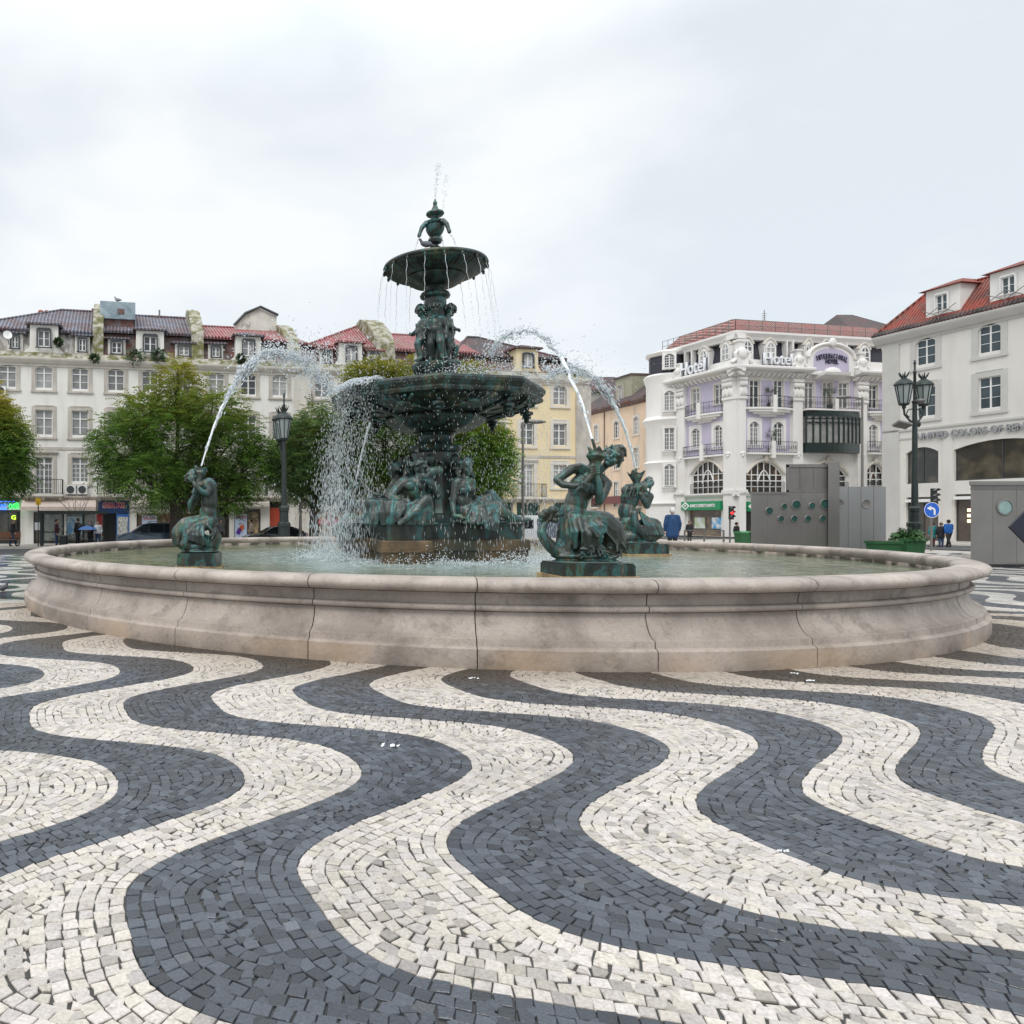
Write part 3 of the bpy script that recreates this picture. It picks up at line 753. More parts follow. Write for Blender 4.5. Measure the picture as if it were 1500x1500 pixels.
def horn_bell(mb, a, b, r0, r1, n=16, lobes=5, axis_d=None):
    a, b = Vector(a), Vector(b); d = (b-a).normalized(); x = d.orthogonal().normalized(); y = d.cross(x); L_ = (b-a).length
    vs, fs = [], []; prof = [(r0,0),(r0*1.25,.25),(r0*1.9,.55),(r1*.85,.8),(r1*1.05,1.0),(r1*.92,1.0),(r1*.7,.82),(r0*1.4,.55),(r0*.5,.35)]
    for i, (r_, t) in enumerate(prof):
        for k in range(n):
            an = 2*PI*k/n; w_ = 1+(.16*math.cos(lobes*an) if 3 <= i <= 5 else 0); tt = t+(.14*math.cos(lobes*an) if 3 < i <= 5 else 0)
            vs.append(a+d*L_*tt+(x*math.cos(an)+y*math.sin(an))*r_*w_)
    m = len(prof)
    for i in range(m-1):
        for k in range(n): fs.append((i*n+k, i*n+(k+1)%n, (i+1)*n+(k+1)%n, (i+1)*n+k))
    fs += [tuple(range(n-1,-1,-1)), tuple((m-1)*n+k for k in range(n))]
    mb.add(vs, fs)
def statue_base(t, w2, d2, ztop, zst, rz=0, chip=0):
    M = Matrix.Rotation(rz, 4, 'Z')
    MB(M).box(-w2-.05, w2+.05, -d2-.05, d2+.05, .5, zst).build('stone_block', MT['ochrestone'], t)
    b = MB(M); b.box(-w2, w2, -d2, d2, zst+.002, ztop-.03); b.box(-w2+.02, w2-.02, -d2+.02, d2-.02, ztop-.03, ztop); b.build('bronze_plinth', MT['bronze_flat'], t)

# --- mermaid nearest the camera, blowing into a horn held upright
S2 = Vector((5.88, 12.94, 0))
t2 = thing('mermaid_statue', 'nearest verdigris mermaid statue, head tilted beside the flower horn gripped in both hands', 'statue', S2, 0, 'mermaid statues in the basin')
statue_base(t2, .63, .48, 1.21, .99)
def Z(zx, zy, d=0.0):
    return Vector(((zx/6.52+780-866)*.01215, d, 1.21+(823-620-zy/6.52)*.01215))
b = MB()
# trunk
b.ell(Z(520,620,.0), (.25,.155,.26), Euler((0,R(8),0)))
b.ell(Z(470,740,.0), (.205,.15,.24)); b.ell(Z(440,850,.02), (.235,.17,.22)); b.ell(Z(480,930,.02), (.30,.20,.20))
b.capsule(Z(500,440,0), Z(690,540,.04), .115, .125); b.capsule(Z(560,520,-.02), Z(640,560,-.02), .13, .12)
b.ell(Z(480,600,-.13), (.075,.07,.075)); b.ell(Z(610,650,-.13), (.075,.07,.08))
b.chain([(Z(620,520,0),.085),(Z(680,450,-.02),.072),(Z(735,400,-.05),.068)])
head(b, Z(795,332,-.10), (-.50,-.84,.22), (.62,-.05,.78), 1.72, seed=4)
rd = random.Random(3)
for i in range(26):      # hair streaming behind the crown and a leafy wreath
    a = rd.uniform(0, 1); p = Z(770+125*a, 250+60*a, rd.uniform(-.02,.12)); q = Z(845+60*a+rd.uniform(-15,20), 290+110*a+rd.uniform(-20,30), rd.uniform(.04,.18)); b.chain([(p,.04),(p.lerp(q,.5)+Vector((rd.uniform(.0,.05),rd.uniform(-.04,.02),.02)),.035),(q,.02)], 6)
for i in range(9):
    a = i/8; p = Z(690+200*a, 255-45*math.sin(a*PI)+60*a, -.18+.10*a); b.capsule(p, p+Vector((rd.uniform(-.03,.06), -.02, rd.uniform(.02,.06))), .022, .008, 6)
# far arm (image left): elbow out
b.chain([(Z(500,430,0),.10),(Z(410,440,-.05),.088),(Z(320,500,-.08),.078),(Z(258,545,-.10),.066),(Z(300,590,-.16),.066),(Z(380,605,-.24),.058),(Z(425,600,-.28),.045)])
hand(b, Z(455,600,-.31), (1,-.1,-.1), (0,-1,.2), 1.35, 1.1)
for i in range(4): b.capsule(Z(440+i*20,570+i*9,-.36), Z(430+i*20,628+i*5,-.35), .021, .019, 6)
# near arm: elbow low, forearm straight up
b.chain([(Z(700,530,0),.10),(Z(745,580,-.05),.088),(Z(700,660,-.12),.082),(Z(640,748,-.18),.07),(Z(620,660,-.25),.072),(Z(595,560,-.29),.06),(Z(565,470,-.30),.046)])
hand(b, Z(555,450,-.31), (-.3,-.2,1), (.5,-.8,0), 1.35, 1.1)
for i in range(4): b.capsule(Z(522,425+i*24,-.36), Z(592,412+i*24,-.36), .021, .019, 6)
# skirt of fins and ragged weed
folds(b, [Z(370,890,-.10), Z(430,885,-.2), Z(540,920,-.2), Z(650,960,-.12)], [Z(350,1180,-.10), Z(470,1180,-.34), Z(520,1240,-.32), Z(640,1200,-.2)], 13, .055, .028, .10, seed=5)
folds(b, [Z(350,900,.1), Z(360,930,-.1)], [Z(300,1120,.15), Z(360,1190,-.15)], 5, .06, .03, .05, (-.5,-1,0), seed=6)
folds(b, [Z(420,900,-.2), Z(620,930,-.2)], [Z(560,1080,-.36), Z(690,1010,-.28)], 5, .04, .035, .06, seed=8)
leaf_fin(b, Z(500,1120,-.3), [Z(520,1250,-.36), Z(490,1230,-.35), Z(545,1200,-.36)], .05)
leaf_fin(b, Z(610,1140,-.25), [Z(640,1240,-.32), Z(660,1190,-.3), Z(600,1230,-.3)], .04)
# near coil of the tail (image right) with scalloped crest and leaf fins
b.chain([(Z(600,930,0),.19),(Z(720,950,.0),.21),(Z(790,1020,-.02),.215),(Z(815,1120,-.03),.20),(Z(780,1220,0),.17),(Z(680,1260,.05),.15),(Z(560,1250,.10),.14)], 14)
for i in range(12):
    a = R(120-i*16); c0 = Z(745,1060,-.02); p = c0+Vector((math.cos(a)*.30, -.03, math.sin(a)*.31)); b.capsule(p, p+Vector((math.cos(a)*.055, 0, math.sin(a)*.055)), .035, .012, 6)
for i in range(7):
    a = i/6; b.capsule(Z(660+30*a,930+50*a,-.15), Z(700+100*a,1050+120*a,-.23), .02, .012, 6)
leaf_fin(b, Z(800,1080,-.16), [Z(905,1235,-.20), Z(880,1190,-.22), Z(850,1270,-.18), Z(900,1150,-.15), Z(790,1220,-.25)], .06)
leaf_fin(b, Z(640,870,.0), [Z(760,880,.0), Z(840,930,.02), Z(800,900,.06), Z(700,870,-.1)], .045)
# far tail curling up at the left to a fluke
b.chain([(Z(560,1200,.15),.17),(Z(440,1255,.05),.135),(Z(320,1245,.0),.125),(Z(225,1185,-.02),.11),(Z(160,1115,-.03),.095),(Z(125,1045,-.03),.08),(Z(140,985,-.02),.062),(Z(185,935,.0),.05),(Z(215,900,0),.05)], 12)
for a, c_ in (((130,880),.07),((165,850),.07),((230,830),.085),((275,870),.07),((255,925),.06),((120,920),.05)): b.capsule(Z(195,905,0), Z(a[0],a[1],-.03), .04, c_, 8)
b.capsule(Z(200,920,-.06), Z(225,840,-.08), .02, .02, 6)
# rock and weed under the body
b.ell(Z(520,1150,.12), (.33,.25,.27)); b.ell(Z(560,1265,.05), (.62,.36,.10)); b.ell(Z(380,1180,.05), (.2,.2,.2))
for i in range(24):
    p = Z(rd.uniform(420,760), rd.uniform(1180,1290), rd.uniform(-.35,-.15)); b.capsule(p, p+Vector((rd.uniform(-.1,.1), -.04, rd.uniform(-.03,.06))), .03, .012, 6)
b.ell((0,0,1.215), (.62,.42,.06))
organic('figure', b, MT['bronze'], t2, .0135, 2)
h = MB(); h.chain([(Z(395,645,-.30),.025),(Z(450,600,-.31),.045),(Z(540,500,-.30),.062),(Z(575,400,-.29),.085)]); horn_bell(h, Z(572,410,-.29), Z(590,262,-.27), .085, .14, 20, 5)
leaf_fin(h, Z(560,330,-.33), [Z(485,245,-.36), Z(500,262,-.34)], .07, .012); leaf_fin(h, Z(625,300,-.25), [Z(650,262,-.22)], .06, .015)
ho = organic('horn', h, MT['bronze'], t2, .012, 1)
MB().chain([(Z(582,300,-.28),.03),(Z(572,240,-.27),.026),(Z(553,172,-.26),.022)]).build('nozzle', MT['bronze_dark'], ho, 60)

# --- triton at the left, seen from behind
S1 = Vector((-1.25, 16.25, 0))
t1 = thing('triton_statue', 'blue green triton statue at the left of the basin with horn over his shoulder', 'statue', S1, 0, 'mermaid statues in the basin')
statue_base(t1, .47, .42, 1.22, .93)
def Y1(zx, zy, d=0.0): return Vector(((zx/8.33+240-293.5)*.01526, d, 1.235+(808-660-zy/8.33)*.01526))
b = MB()
b.ell(Y1(540,470,.0), (.21,.16,.26), Euler((0,R(6),0))); b.ell(Y1(560,620,.0), (.185,.15,.24)); b.ell(Y1(545,760,.02), (.20,.17,.22)); b.ell(Y1(540,850,.02), (.235,.19,.19))
b.capsule(Y1(440,420,-.06), Y1(590,420,.06), .10, .11); b.capsule(Y1(600,450,-.02), Y1(610,640,-.03), .10, .10)
b.chain([(Y1(470,400,-.03),.08),(Y1(410,380,-.06),.07)])
head(b, Y1(340,325,-.10), (-.85,-.35,.30), (.25,0,.97), 1.18, seed=9)
b.chain([(Y1(520,400,-.10),.095),(Y1(560,480,-.16),.085),(Y1(545,530,-.20),.07),(Y1(470,500,-.25),.065),(Y1(400,430,-.26),.055),(Y1(375,385,-.24),.042)])
hand(b, Y1(370,370,-.23), (-.2,-.1,1), (.4,-.9,0), 1.2, .9)
b.chain([(Y1(450,430,.02),.085),(Y1(400,560,.02),.078),(Y1(335,700,-.02),.07),(Y1(330,640,-.08),.062),(Y1(375,560,-.12),.05)])
hand(b, Y1(385,530,-.14), (.2,-.1,1), (-.8,-.5,0), 1.2, .9)
for i in range(8): b.capsule(Y1(560+i*8,370+i*12,.08), Y1(650-i*3,430+i*24,.14), .035, .014, 6)      # hair and weed down the back
# big coil at the left
b.chain([(Y1(500,880,.02),.19),(Y1(400,890,.0),.185),(Y1(280,920,.0),.20),(Y1(205,1000,.0),.20),(Y1(190,1090,.05),.17),(Y1(260,1160,.10),.14),(Y1(400,1180,.12),.13)], 14)
b.chain([(Y1(560,880,-.05),.16),(Y1(400,930,-.16),.12),(Y1(320,1020,-.22),.11),(Y1(280,1130,-.22),.12),(Y1(320,1180,-.2),.11),(Y1(440,1160,-.2),.09)], 12)
folds(b, [Y1(520,860,-.18), Y1(330,900,-.18), Y1(250,960,-.18)], [Y1(360,1090,-.32), Y1(280,1060,-.30), Y1(235,1150,-.26)], 7, .035, .025, .04, seed=2)
# fluke and coil at the right
b.chain([(Y1(520,1170,.0),.12),(Y1(600,1150,-.02),.155),(Y1(635,1060,-.02),.145),(Y1(610,980,-.05),.10),(Y1(560,920,-.10),.05)], 12)
leaf_fin(b, Y1(620,1010,-.16), [Y1(545,905,-.22), Y1(560,1040,-.26), Y1(600,1070,-.24), Y1(640,980,-.16)], .05, .02)
folds(b, [Y1(380,960,-.25), Y1(500,930,-.22)], [Y1(360,1090,-.33), Y1(500,1140,-.3)], 6, .035, .03, .05, seed=4)
b.ell(Y1(430,1120,.05), (.34,.24,.22)); b.ell((0,0,1.25), (.44,.36,.06))
organic('figure', b, MT['bronze'], t1, .0145, 2)
h = MB(); h.chain([(Y1(370,520,-.2),.03),(Y1(400,440,-.12),.05),(Y1(430,350,-.05),.075)]); horn_bell(h, Y1(430,350,-.05), Y1(455,225,.0), .075, .16, 18, 4)
ho = organic('horn', h, MT['bronze'], t1, .013, 1)
MB().tube(Y1(455,260,0), Y1(462,185,.0), .03, .022).build('nozzle', MT['bronze_dark'], ho, 60)

# --- mermaid at the right seen from behind, partly behind the first
S3 = Vector((11.08, 21.0, 0))
t3 = thing('mermaid_statue', 'dark mermaid statue behind the nearest one, back turned with long wavy hair', 'statue', S3, 0, 'mermaid statues in the basin')
statue_base(t3, .58, .48, 1.25, .97)
def Y3(zx, zy, d=0.0): return Vector(((zx/6.52+780-937)*.01972, d, 1.27+(798-620-zy/6.52)*.01972))
b = MB()
b.ell(Y3(930,740,0), (.26,.2,.32)); b.ell(Y3(900,860,0), (.24,.20,.30)); b.ell(Y3(910,980,0), (.28,.22,.30)); b.capsule(Y3(900,660,0), Y3(1050,690,0), .15, .14)
b.chain([(Y3(1050,690,-.05),.14),(Y3(1095,720,-.12),.12),(Y3(1065,810,-.16),.09),(Y3(1020,740,-.2),.08),(Y3(1000,700,-.2),.06)])
b.chain([(Y3(1000,650,0),.11),(Y3(1060,600,0),.10)]); b.ell(Y3(1110,590,.02), (.16,.16,.14))
head(b, Y3(1115,590,.02), (.8,.5,-.1), (0,0,1), 1.3, seed=11)
for i in range(30):
    a = i/29; p = Y3(1130-230*a, 590+20*a, -.12+.2*(i % 3)/3); q = Y3(1040-190*a+20*(i % 4), 650+50*a+8*(i % 5), -.22+.1*(i % 3)); b.chain([(p,.04),(p.lerp(q,.5)+Vector((.0,-.03,.05)),.045),(q,.02)], 6)
b.chain([(Y3(930,960,-.1),.17),(Y3(960,1030,-.2),.16),(Y3(1060,1110,-.2),.20),(Y3(1160,1060,-.1),.22),(Y3(1170,990,0),.17),(Y3(1060,960,.0),.12)], 12)
b.chain([(Y3(990,840,-.2),.04),(Y3(930,880,-.26),.09),(Y3(930,980,-.3),.11),(Y3(990,1060,-.3),.11),(Y3(1040,1130,-.28),.08)], 10)
folds(b, [Y3(980,860,-.2), Y3(1060,920,-.2), Y3(1170,950,-.15)], [Y3(1020,1080,-.38), Y3(1120,1080,-.38), Y3(1210,1080,-.28)], 9, .045, .035, .04, seed=9)
b.ell(Y3(960,1100,0), (.42,.3,.24)); b.ell((0,0,1.27), (.52,.4,.07))
organic('figure', b, MT['bronze'], t3, .02, 1)
h = MB(); h.chain([(Y3(980,700,-.1),.05),(Y3(985,600,-.05),.07)]); horn_bell(h, Y3(985,610,-.05), Y3(990,490,0), .08, .21, 18, 4)
ho = organic('horn', h, MT['bronze'], t3, .018, 1)
MB().tube(Y3(990,510,0), Y3(988,450,0), .035, .025).build('nozzle', MT['bronze_dark'], ho, 60)

# --- far statue behind the falling water at the left
S4 = Vector((3.41, 26.0, 0))
t4 = thing('triton_statue', 'pale wet triton statue at the far side of the basin, veiled by falling water', 'statue', S4, 0, 'mermaid statues in the basin')
statue_base(t4, .5, .5, 1.3, 1.0)
b = MB(); P4 = lambda x, z, d=0.: Vector((x, d, z))
b.ell(P4(0,2.35), (.26,.2,.32)); b.ell(P4(-.02,1.95), (.22,.2,.3)); b.ell(P4(0,1.6), (.34,.28,.3)); b.capsule(P4(-.2,2.55), P4(.2,2.5), .13)
head(b, P4(-.12,2.85,-.05), (-.5,-.6,.3), (0,0,1), 1.25, seed=5)
b.chain([(P4(.22,2.5),.1),(P4(.5,2.25,-.1),.085),(P4(.78,2.05,-.1),.06)]); b.chain([(P4(-.22,2.5),.1),(P4(-.45,2.3,-.1),.085),(P4(-.25,2.6,-.25),.06)])
hand(b, P4(.82,2.02,-.1), (1,0,-.2), (0,0,1), 1.3); hand(b, P4(-.2,2.65,-.27), (.3,0,1), (0,-1,0), 1.3)
b.chain([(P4(-.1,1.6),.24),(P4(-.4,1.7),.2),(P4(-.5,1.45),.18),(P4(-.2,1.35,-.2),.15),(P4(.3,1.45,-.2),.16),(P4(.45,1.75,0),.1)], 12)
folds(b, [P4(-.3,2.1,-.1), P4(.2,2.1,-.15)], [P4(-.5,1.45,-.25), P4(.4,1.45,-.25)], 9, .06, .04, .08, seed=7); b.ell(P4(0,1.3), (.45,.4,.1))
organic('figure', b, MT['bronze'], t4, .022, 1)
h = MB(); h.chain([(P4(-.2,2.7,-.25),.04),(P4(.0,2.95,-.15),.07)]); horn_bell(h, P4(0,2.9,-.15), P4(.12,3.25,-.1), .07, .17, 16, 4); ho = organic('horn', h, MT['bronze'], t4, .02, 1)
MB().tube(P4(.11,3.2,-.1), P4(.15,3.36,-.1), .03).build('nozzle', MT['bronze_dark'], ho, 60)

# --- seated figures on the fountain's plinth (parts of the fountain)
def FG(zx, zy, Y, d=0.0):      # detail crop of the plinth -> fountain space
    u, v = zx/5.172+500, zy/5.172+640; p = at(u, v, Y+d); return p-Vector((FC.x, FC.y, 0))
b = MB(); G = lambda x, y, d=0.: FG(x, y, 17.7, d)
b.ell(G(560,400,.05), (.36,.22,.36)); b.ell(G(560,480,.1), (.30,.22,.3)); b.ell(G(560,570,.15), (.42,.3,.28)); b.capsule(G(480,350,.05), G(650,345,.05), .17, .17)
b.ell(G(520,370,-.12), (.15,.1,.12)); b.ell(G(610,370,-.12), (.15,.1,.12))
b.chain([(G(580,320,.03),.11),(G(595,285,0),.10)]); head(b, G(600,240,-.02), (.75,-.62,-.05), (-.1,0,1), 1.75, seed=21)
for i in range(16): b.capsule(G(530+7*i,215-(4*(i % 3)),-.05+.02*(i % 4)), G(520+8*i,200-6*(i % 2),.0), .05, .03, 6)
b.chain([(G(470,350,.05),.15),(G(430,390,.0),.13),(G(378,445,-.05),.10),(G(420,480,-.22),.10),(G(460,485,-.3),.07)]); hand(b, G(475,482,-.33), (1,-.1,0), (0,0,1), 1.8, .7)
b.chain([(G(660,350,.05),.15),(G(700,400,-.02),.13),(G(735,445,-.1),.10),(G(700,380,-.22),.10),(G(655,330,-.3),.07)]); hand(b, G(640,315,-.3), (-.6,-.1,.7), (.3,-.9,0), 1.8, .9)
b.chain([(G(540,570,.05),.22),(G(400,530,-.15),.19),(G(220,505,-.25),.15),(G(250,580,-.25),.14),(G(270,650,-.22),.11)], 12)          # spread knee
b.chain([(G(580,570,.05),.22),(G(620,520,-.25),.19),(G(640,480,-.40),.16),(G(560,570,-.48),.13),(G(470,635,-.5),.085),(G(440,655,-.58),.06)], 12)
folds(b, [G(210,500,-.3), G(300,490,-.3), G(420,500,-.35), G(500,500,-.38)], [G(220,655,-.35), G(320,660,-.4), G(400,650,-.45), G(440,600,-.55)], 13, .07, .045, .06, seed=31)
folds(b, [G(640,460,-.45), G(680,500,-.3)], [G(600,650,-.5), G(690,660,-.3)], 7, .06, .045, .05, seed=33)
folds(b, [G(460,520,-.45), G(620,480,-.5)], [G(480,660,-.5), G(600,655,-.5)], 7, .045, .04, .03, seed=34)
b.ell(G(450,655,.1), (.95,.35,.10))
organic('seated_figure', b, MT['bronze'], fountain, .024, 2)['label'] = 'bearded bronze man seated cross-legged on the front arm of the plinth blowing a shell'
b = MB(); b.chain([(G(650,300,-.36),.06),(G(690,262,-.34),.10),(G(735,255,-.25),.12)]); b.ell(G(700,262,-.33), (.16,.10,.10)); organic('shell_horn', b, MT['bronze'], fountain, .022, 1)
# woman at the right, leaning on one arm, legs stretched out
b = MB(); G = lambda x, y, d=0.: FG(x, y, 18.3, d)
b.ell(G(935,400,0), (.27,.2,.34)); b.ell(G(925,490,0), (.23,.19,.28)); b.ell(G(945,560,.03), (.34,.26,.26)); b.capsule(G(890,340,0), G(980,345,0), .14, .13)
b.ell(G(925,405,-.17), (.10,.09,.10)); b.ell(G(980,395,-.15), (.10,.09,.10))
b.chain([(G(935,320,0),.095),(G(942,280,0),.085)]); head(b, G(945,230,-.02), (.35,-.9,-.05), (0,0,1), 1.75, seed=41)
b.capsule(G(905,195,0), G(985,190,.0), .07, .06); b.capsule(G(900,190,.05), G(940,172,.05), .08, .06)
b.chain([(G(872,350,0),.13),(G(858,430,-.06),.105),(G(845,500,-.12),.085),(G(850,560,-.22),.07),(G(855,590,-.26),.06)]); hand(b, G(870,600,-.3), (1,-.25,-.12), (0,-.2,1), 1.8, .1)
b.chain([(G(985,350,0),.11),(G(995,420,.05),.09),(G(1000,470,.1),.075),(G(1060,460,.15),.06)]); hand(b, G(1075,458,.15), (1,0,0), (0,0,1), 1.6, .3)
b.chain([(G(960,580,-.05),.24),(G(1060,545,-.16),.20),(G(1160,528,-.18),.16),(G(1230,575,-.16),.135),(G(1320,618,-.12),.095),(G(1375,628,-.1),.07),(G(1425,622,-.14),.05)], 12)
b.chain([(G(1000,570,.15),.2),(G(1080,500,.2),.17),(G(1130,440,.2),.14),(G(1180,490,.2),.12),(G(1230,560,.15),.1)], 10)
folds(b, [G(985,490,-.1), G(1080,520,-.25), G(1180,530,-.28)], [G(915,650,-.32), G(1060,655,-.45), G(1190,610,-.4)], 13, .06, .045, .06, seed=42)
folds(b, [G(1060,590,-.4), G(1180,590,-.4)], [G(1090,690,-.55), G(1190,710,-.5)], 6, .055, .04, .05, seed=43)
folds(b, [G(1020,470,.1), G(1140,435,.1)], [G(1000,540,.0), G(1210,545,.05)], 6, .05, .04, .05, seed=44)
b.ell(G(1060,640,.1), (.8,.28,.09))
organic('seated_figure', b, MT['bronze'], fountain, .023, 2)['label'] = 'reclining bronze woman on the right arm of the plinth with legs stretched to the right'
# back-left figure and the two hidden behind the pedestal
b = MB(); G = lambda x, y, d=0.: FG(x, y, 20.2, d)
b.ell(G(455,400,0), (.36,.26,.42)); b.ell(G(440,520,0), (.42,.32,.4)); b.capsule(G(400,380,0), G(510,360,0), .17, .17); b.chain([(G(435,320,0),.12),(G(420,290,0),.10)])
head(b, G(410,250,0), (-.8,.3,-.2), (0,0,1), 1.9, seed=51); b.chain([(G(390,390,0),.14),(G(330,470,0),.11),(G(260,450,-.1),.08)]); hand(b, G(245,445,-.1), (-1,0,0), (0,0,1), 1.8)
b.chain([(G(430,560,0),.26),(G(320,540,-.1),.2),(G(220,560,-.1),.16),(G(160,640,-.1),.12)], 12); folds(b, [G(300,470,-.1), G(460,520,-.2)], [G(180,640,-.3), G(420,650,-.3)], 9, .07, .05, .06, seed=52)
b.ell(G(330,660,0), (.9,.5,.1))
organic('seated_figure', b, MT['bronze'], fountain, .03, 2)['label'] = 'bronze figure seated on the far left arm of the plinth facing away'
# --- three children round the column
def child(seed, lift):
    b = MB(); V_ = Vector
    b.ell((0,.0,.98), (.20,.155,.24)); b.ell((0,-.03,.84), (.19,.165,.18)); b.capsule((-.15,0,1.14),(.15,0,1.14),.09,.09); b.capsule((0,0,1.18),(0,-.02,1.28),.075,.07)
    head(b, (0,-.05,1.42), (.1,-1,-.28), (0,0,1), 1.3, seed=seed)
    rd = random.Random(seed)
    for i in range(20):
        a = rd.uniform(0, 2*PI); b.capsule((.12*math.cos(a),-.04+.13*math.sin(a),1.50), (.16*math.cos(a),-.04+.17*math.sin(a),1.44+rd.uniform(-.05,.04)), .045, .02, 6)
    b.chain([((-.19,0,1.12),.08),((-.26,-.06,.95),.07),((-.22,-.20,.84),.055)]); hand(b, (-.19,-.25,.84), (.6,-.5,0), (0,-.3,1), 1.0, .6)
    b.chain([((.19,0,1.12),.08),((.27,-.02,.92),.07),((.26,-.08,.72),.052)]); hand(b, (.26,-.10,.66), (0,-.1,-1), (1,0,0), 1.0, .4)
    b.chain([((-.09,-.03,.78),.125),((-.10,-.10 if lift else -.02,.48),.095),((-.10,-.08,.40),.085),((-.11,.02,.12),.055),((-.11,-.08,.05),.05),((-.11,-.16,.035),.035)])
    b.chain([((.09,-.03,.78),.125),((.12,-.20 if lift else -.05,.50),.10),((.13,-.19,.43),.085),((.16,-.12,.14),.055),((.17,-.22,.06),.05),((.18,-.30,.04),.035)])
    folds(b, [(-.2,-.12,1.12),(.15,-.10,.95)], [(-.24,.0,.7),(.22,.02,.62)], 5, .04, .035, .03, seed=seed)
    folds(b, [(.05,.10,1.0),(.2,.10,.9)], [(.0,.10,.1),(.26,.08,.12)], 6, .05, .04, .03, (0,1,0), seed=seed+1)
    folds(b, [(-.2,.08,.9),(-.05,.1,1.0)], [(-.26,.08,.2),(.0,.10,.12)], 5, .05, .04, .03, (0,1,0), seed=seed+2)
    return b
for i, (az, tw) in enumerate(((-104, 0), (-22, 0), (-170, 0))):
    cb = child(61+i*7, i != 1); a = R(az)
    me = organic('child_figure', cb, MT['bronze'], fountain, .017, 2)
    me.scale = (1.14, 1.14, 1.04); me.location = (.34*math.cos(a), .34*math.sin(a), 6.27); me.rotation_euler = (0, 0, a+PI/2); me['label'] = ('bronze child facing the camera on the column disc', 'bronze child on the right of the column looking right', 'bronze child on the left of the column, head bowed')[i]
# ------------------------------------------------------------------ building kit
class Fac:
    """a facade line: origin, heading; converts photograph measurements to facade metres"""
    def __init__(s, o, ang): s.o = Vector((o[0], o[1])); s.a = ang; s.d = Vector((math.cos(ang), math.sin(ang)))
    def s(s_, u):
        k = (u-CX)/F        # X = k Y
        return (k*s_.o.y-s_.o.x)/(s_.d.x-k*s_.d.y)
    def Y(s_, u): return s_.o.y+s_.s(u)*s_.d.y
    def z(s_, u, v): return EYE+(HY-v)*s_.Y(u)/F
    def p(s_, u, v): return s_.s(u), s_.z(u, v)
    def root(s_, name, label, cat, group=None):
        return thing(name, label, cat, (s_.o.x, s_.o.y, 0), s_.a, group)
def arch_pts(x0, x1, zs, rise, n=8):
    return [(x0+(x1-x0)*i/n, zs+rise*(1-(2*i/n-1)**2)) for i in range(n+1)]
def wall(mb, x0, x1, z0, z1, holes, y=0.0, depth=.32):
    """solid front with real openings; hole = (x0,x1,z0,z1[,rise])"""
    xs = sorted({x0, x1, *[q for h in holes for q in h[:2] if x0 < q < x1]}); zs = sorted({z0, z1, *[q for h in holes for q in h[2:4] if z0 < q < z1]})
    for i in range(len(xs)-1):
        run = None
        for j in range(len(zs)-1):
            cx, cz = (xs[i]+xs[i+1])/2, (zs[j]+zs[j+1])/2
            if any(h[0] < cx < h[1] and h[2] < cz < h[3] for h in holes):
                if run is not None: mb.poly([(xs[i],y,run),(xs[i+1],y,run),(xs[i+1],y,zs[j]),(xs[i],y,zs[j])]); run = None
            elif run is None: run = zs[j]
        if run is not None: mb.poly([(xs[i],y,run),(xs[i+1],y,run),(xs[i+1],y,zs[-1]),(xs[i],y,zs[-1])])
    for h in holes:
        a, b, c, d = h[:4]; e = y+depth
        mb.poly([(a,y,c),(a,y,d),(a,e,d),(a,e,c)]); mb.poly([(b,y,c),(b,e,c),(b,e,d),(b,y,d)]); mb.poly([(a,y,c),(a,e,c),(b,e,c),(b,y,c)]); mb.poly([(a,y,d),(b,y,d),(b,e,d),(a,e,d)])
        if len(h) > 4 and h[4]:
            A = arch_pts(a, b, d-h[4], h[4]); n = len(A)//2
            mb.yprism([(a,d),(a,d-h[4])]+A[1:n+1]+[((a+b)/2,d)][:0]+[(A[n][0],d)] if False else [(a,d-h[4])]+A[1:n+1]+[(A[n][0],d+.001),(a,d+.001)], y+.001, y+.2)
            mb.yprism(A[n:]+[(b,d+.001),(A[n][0],d+.001)], y+.001, y+.2)
_wp = {}
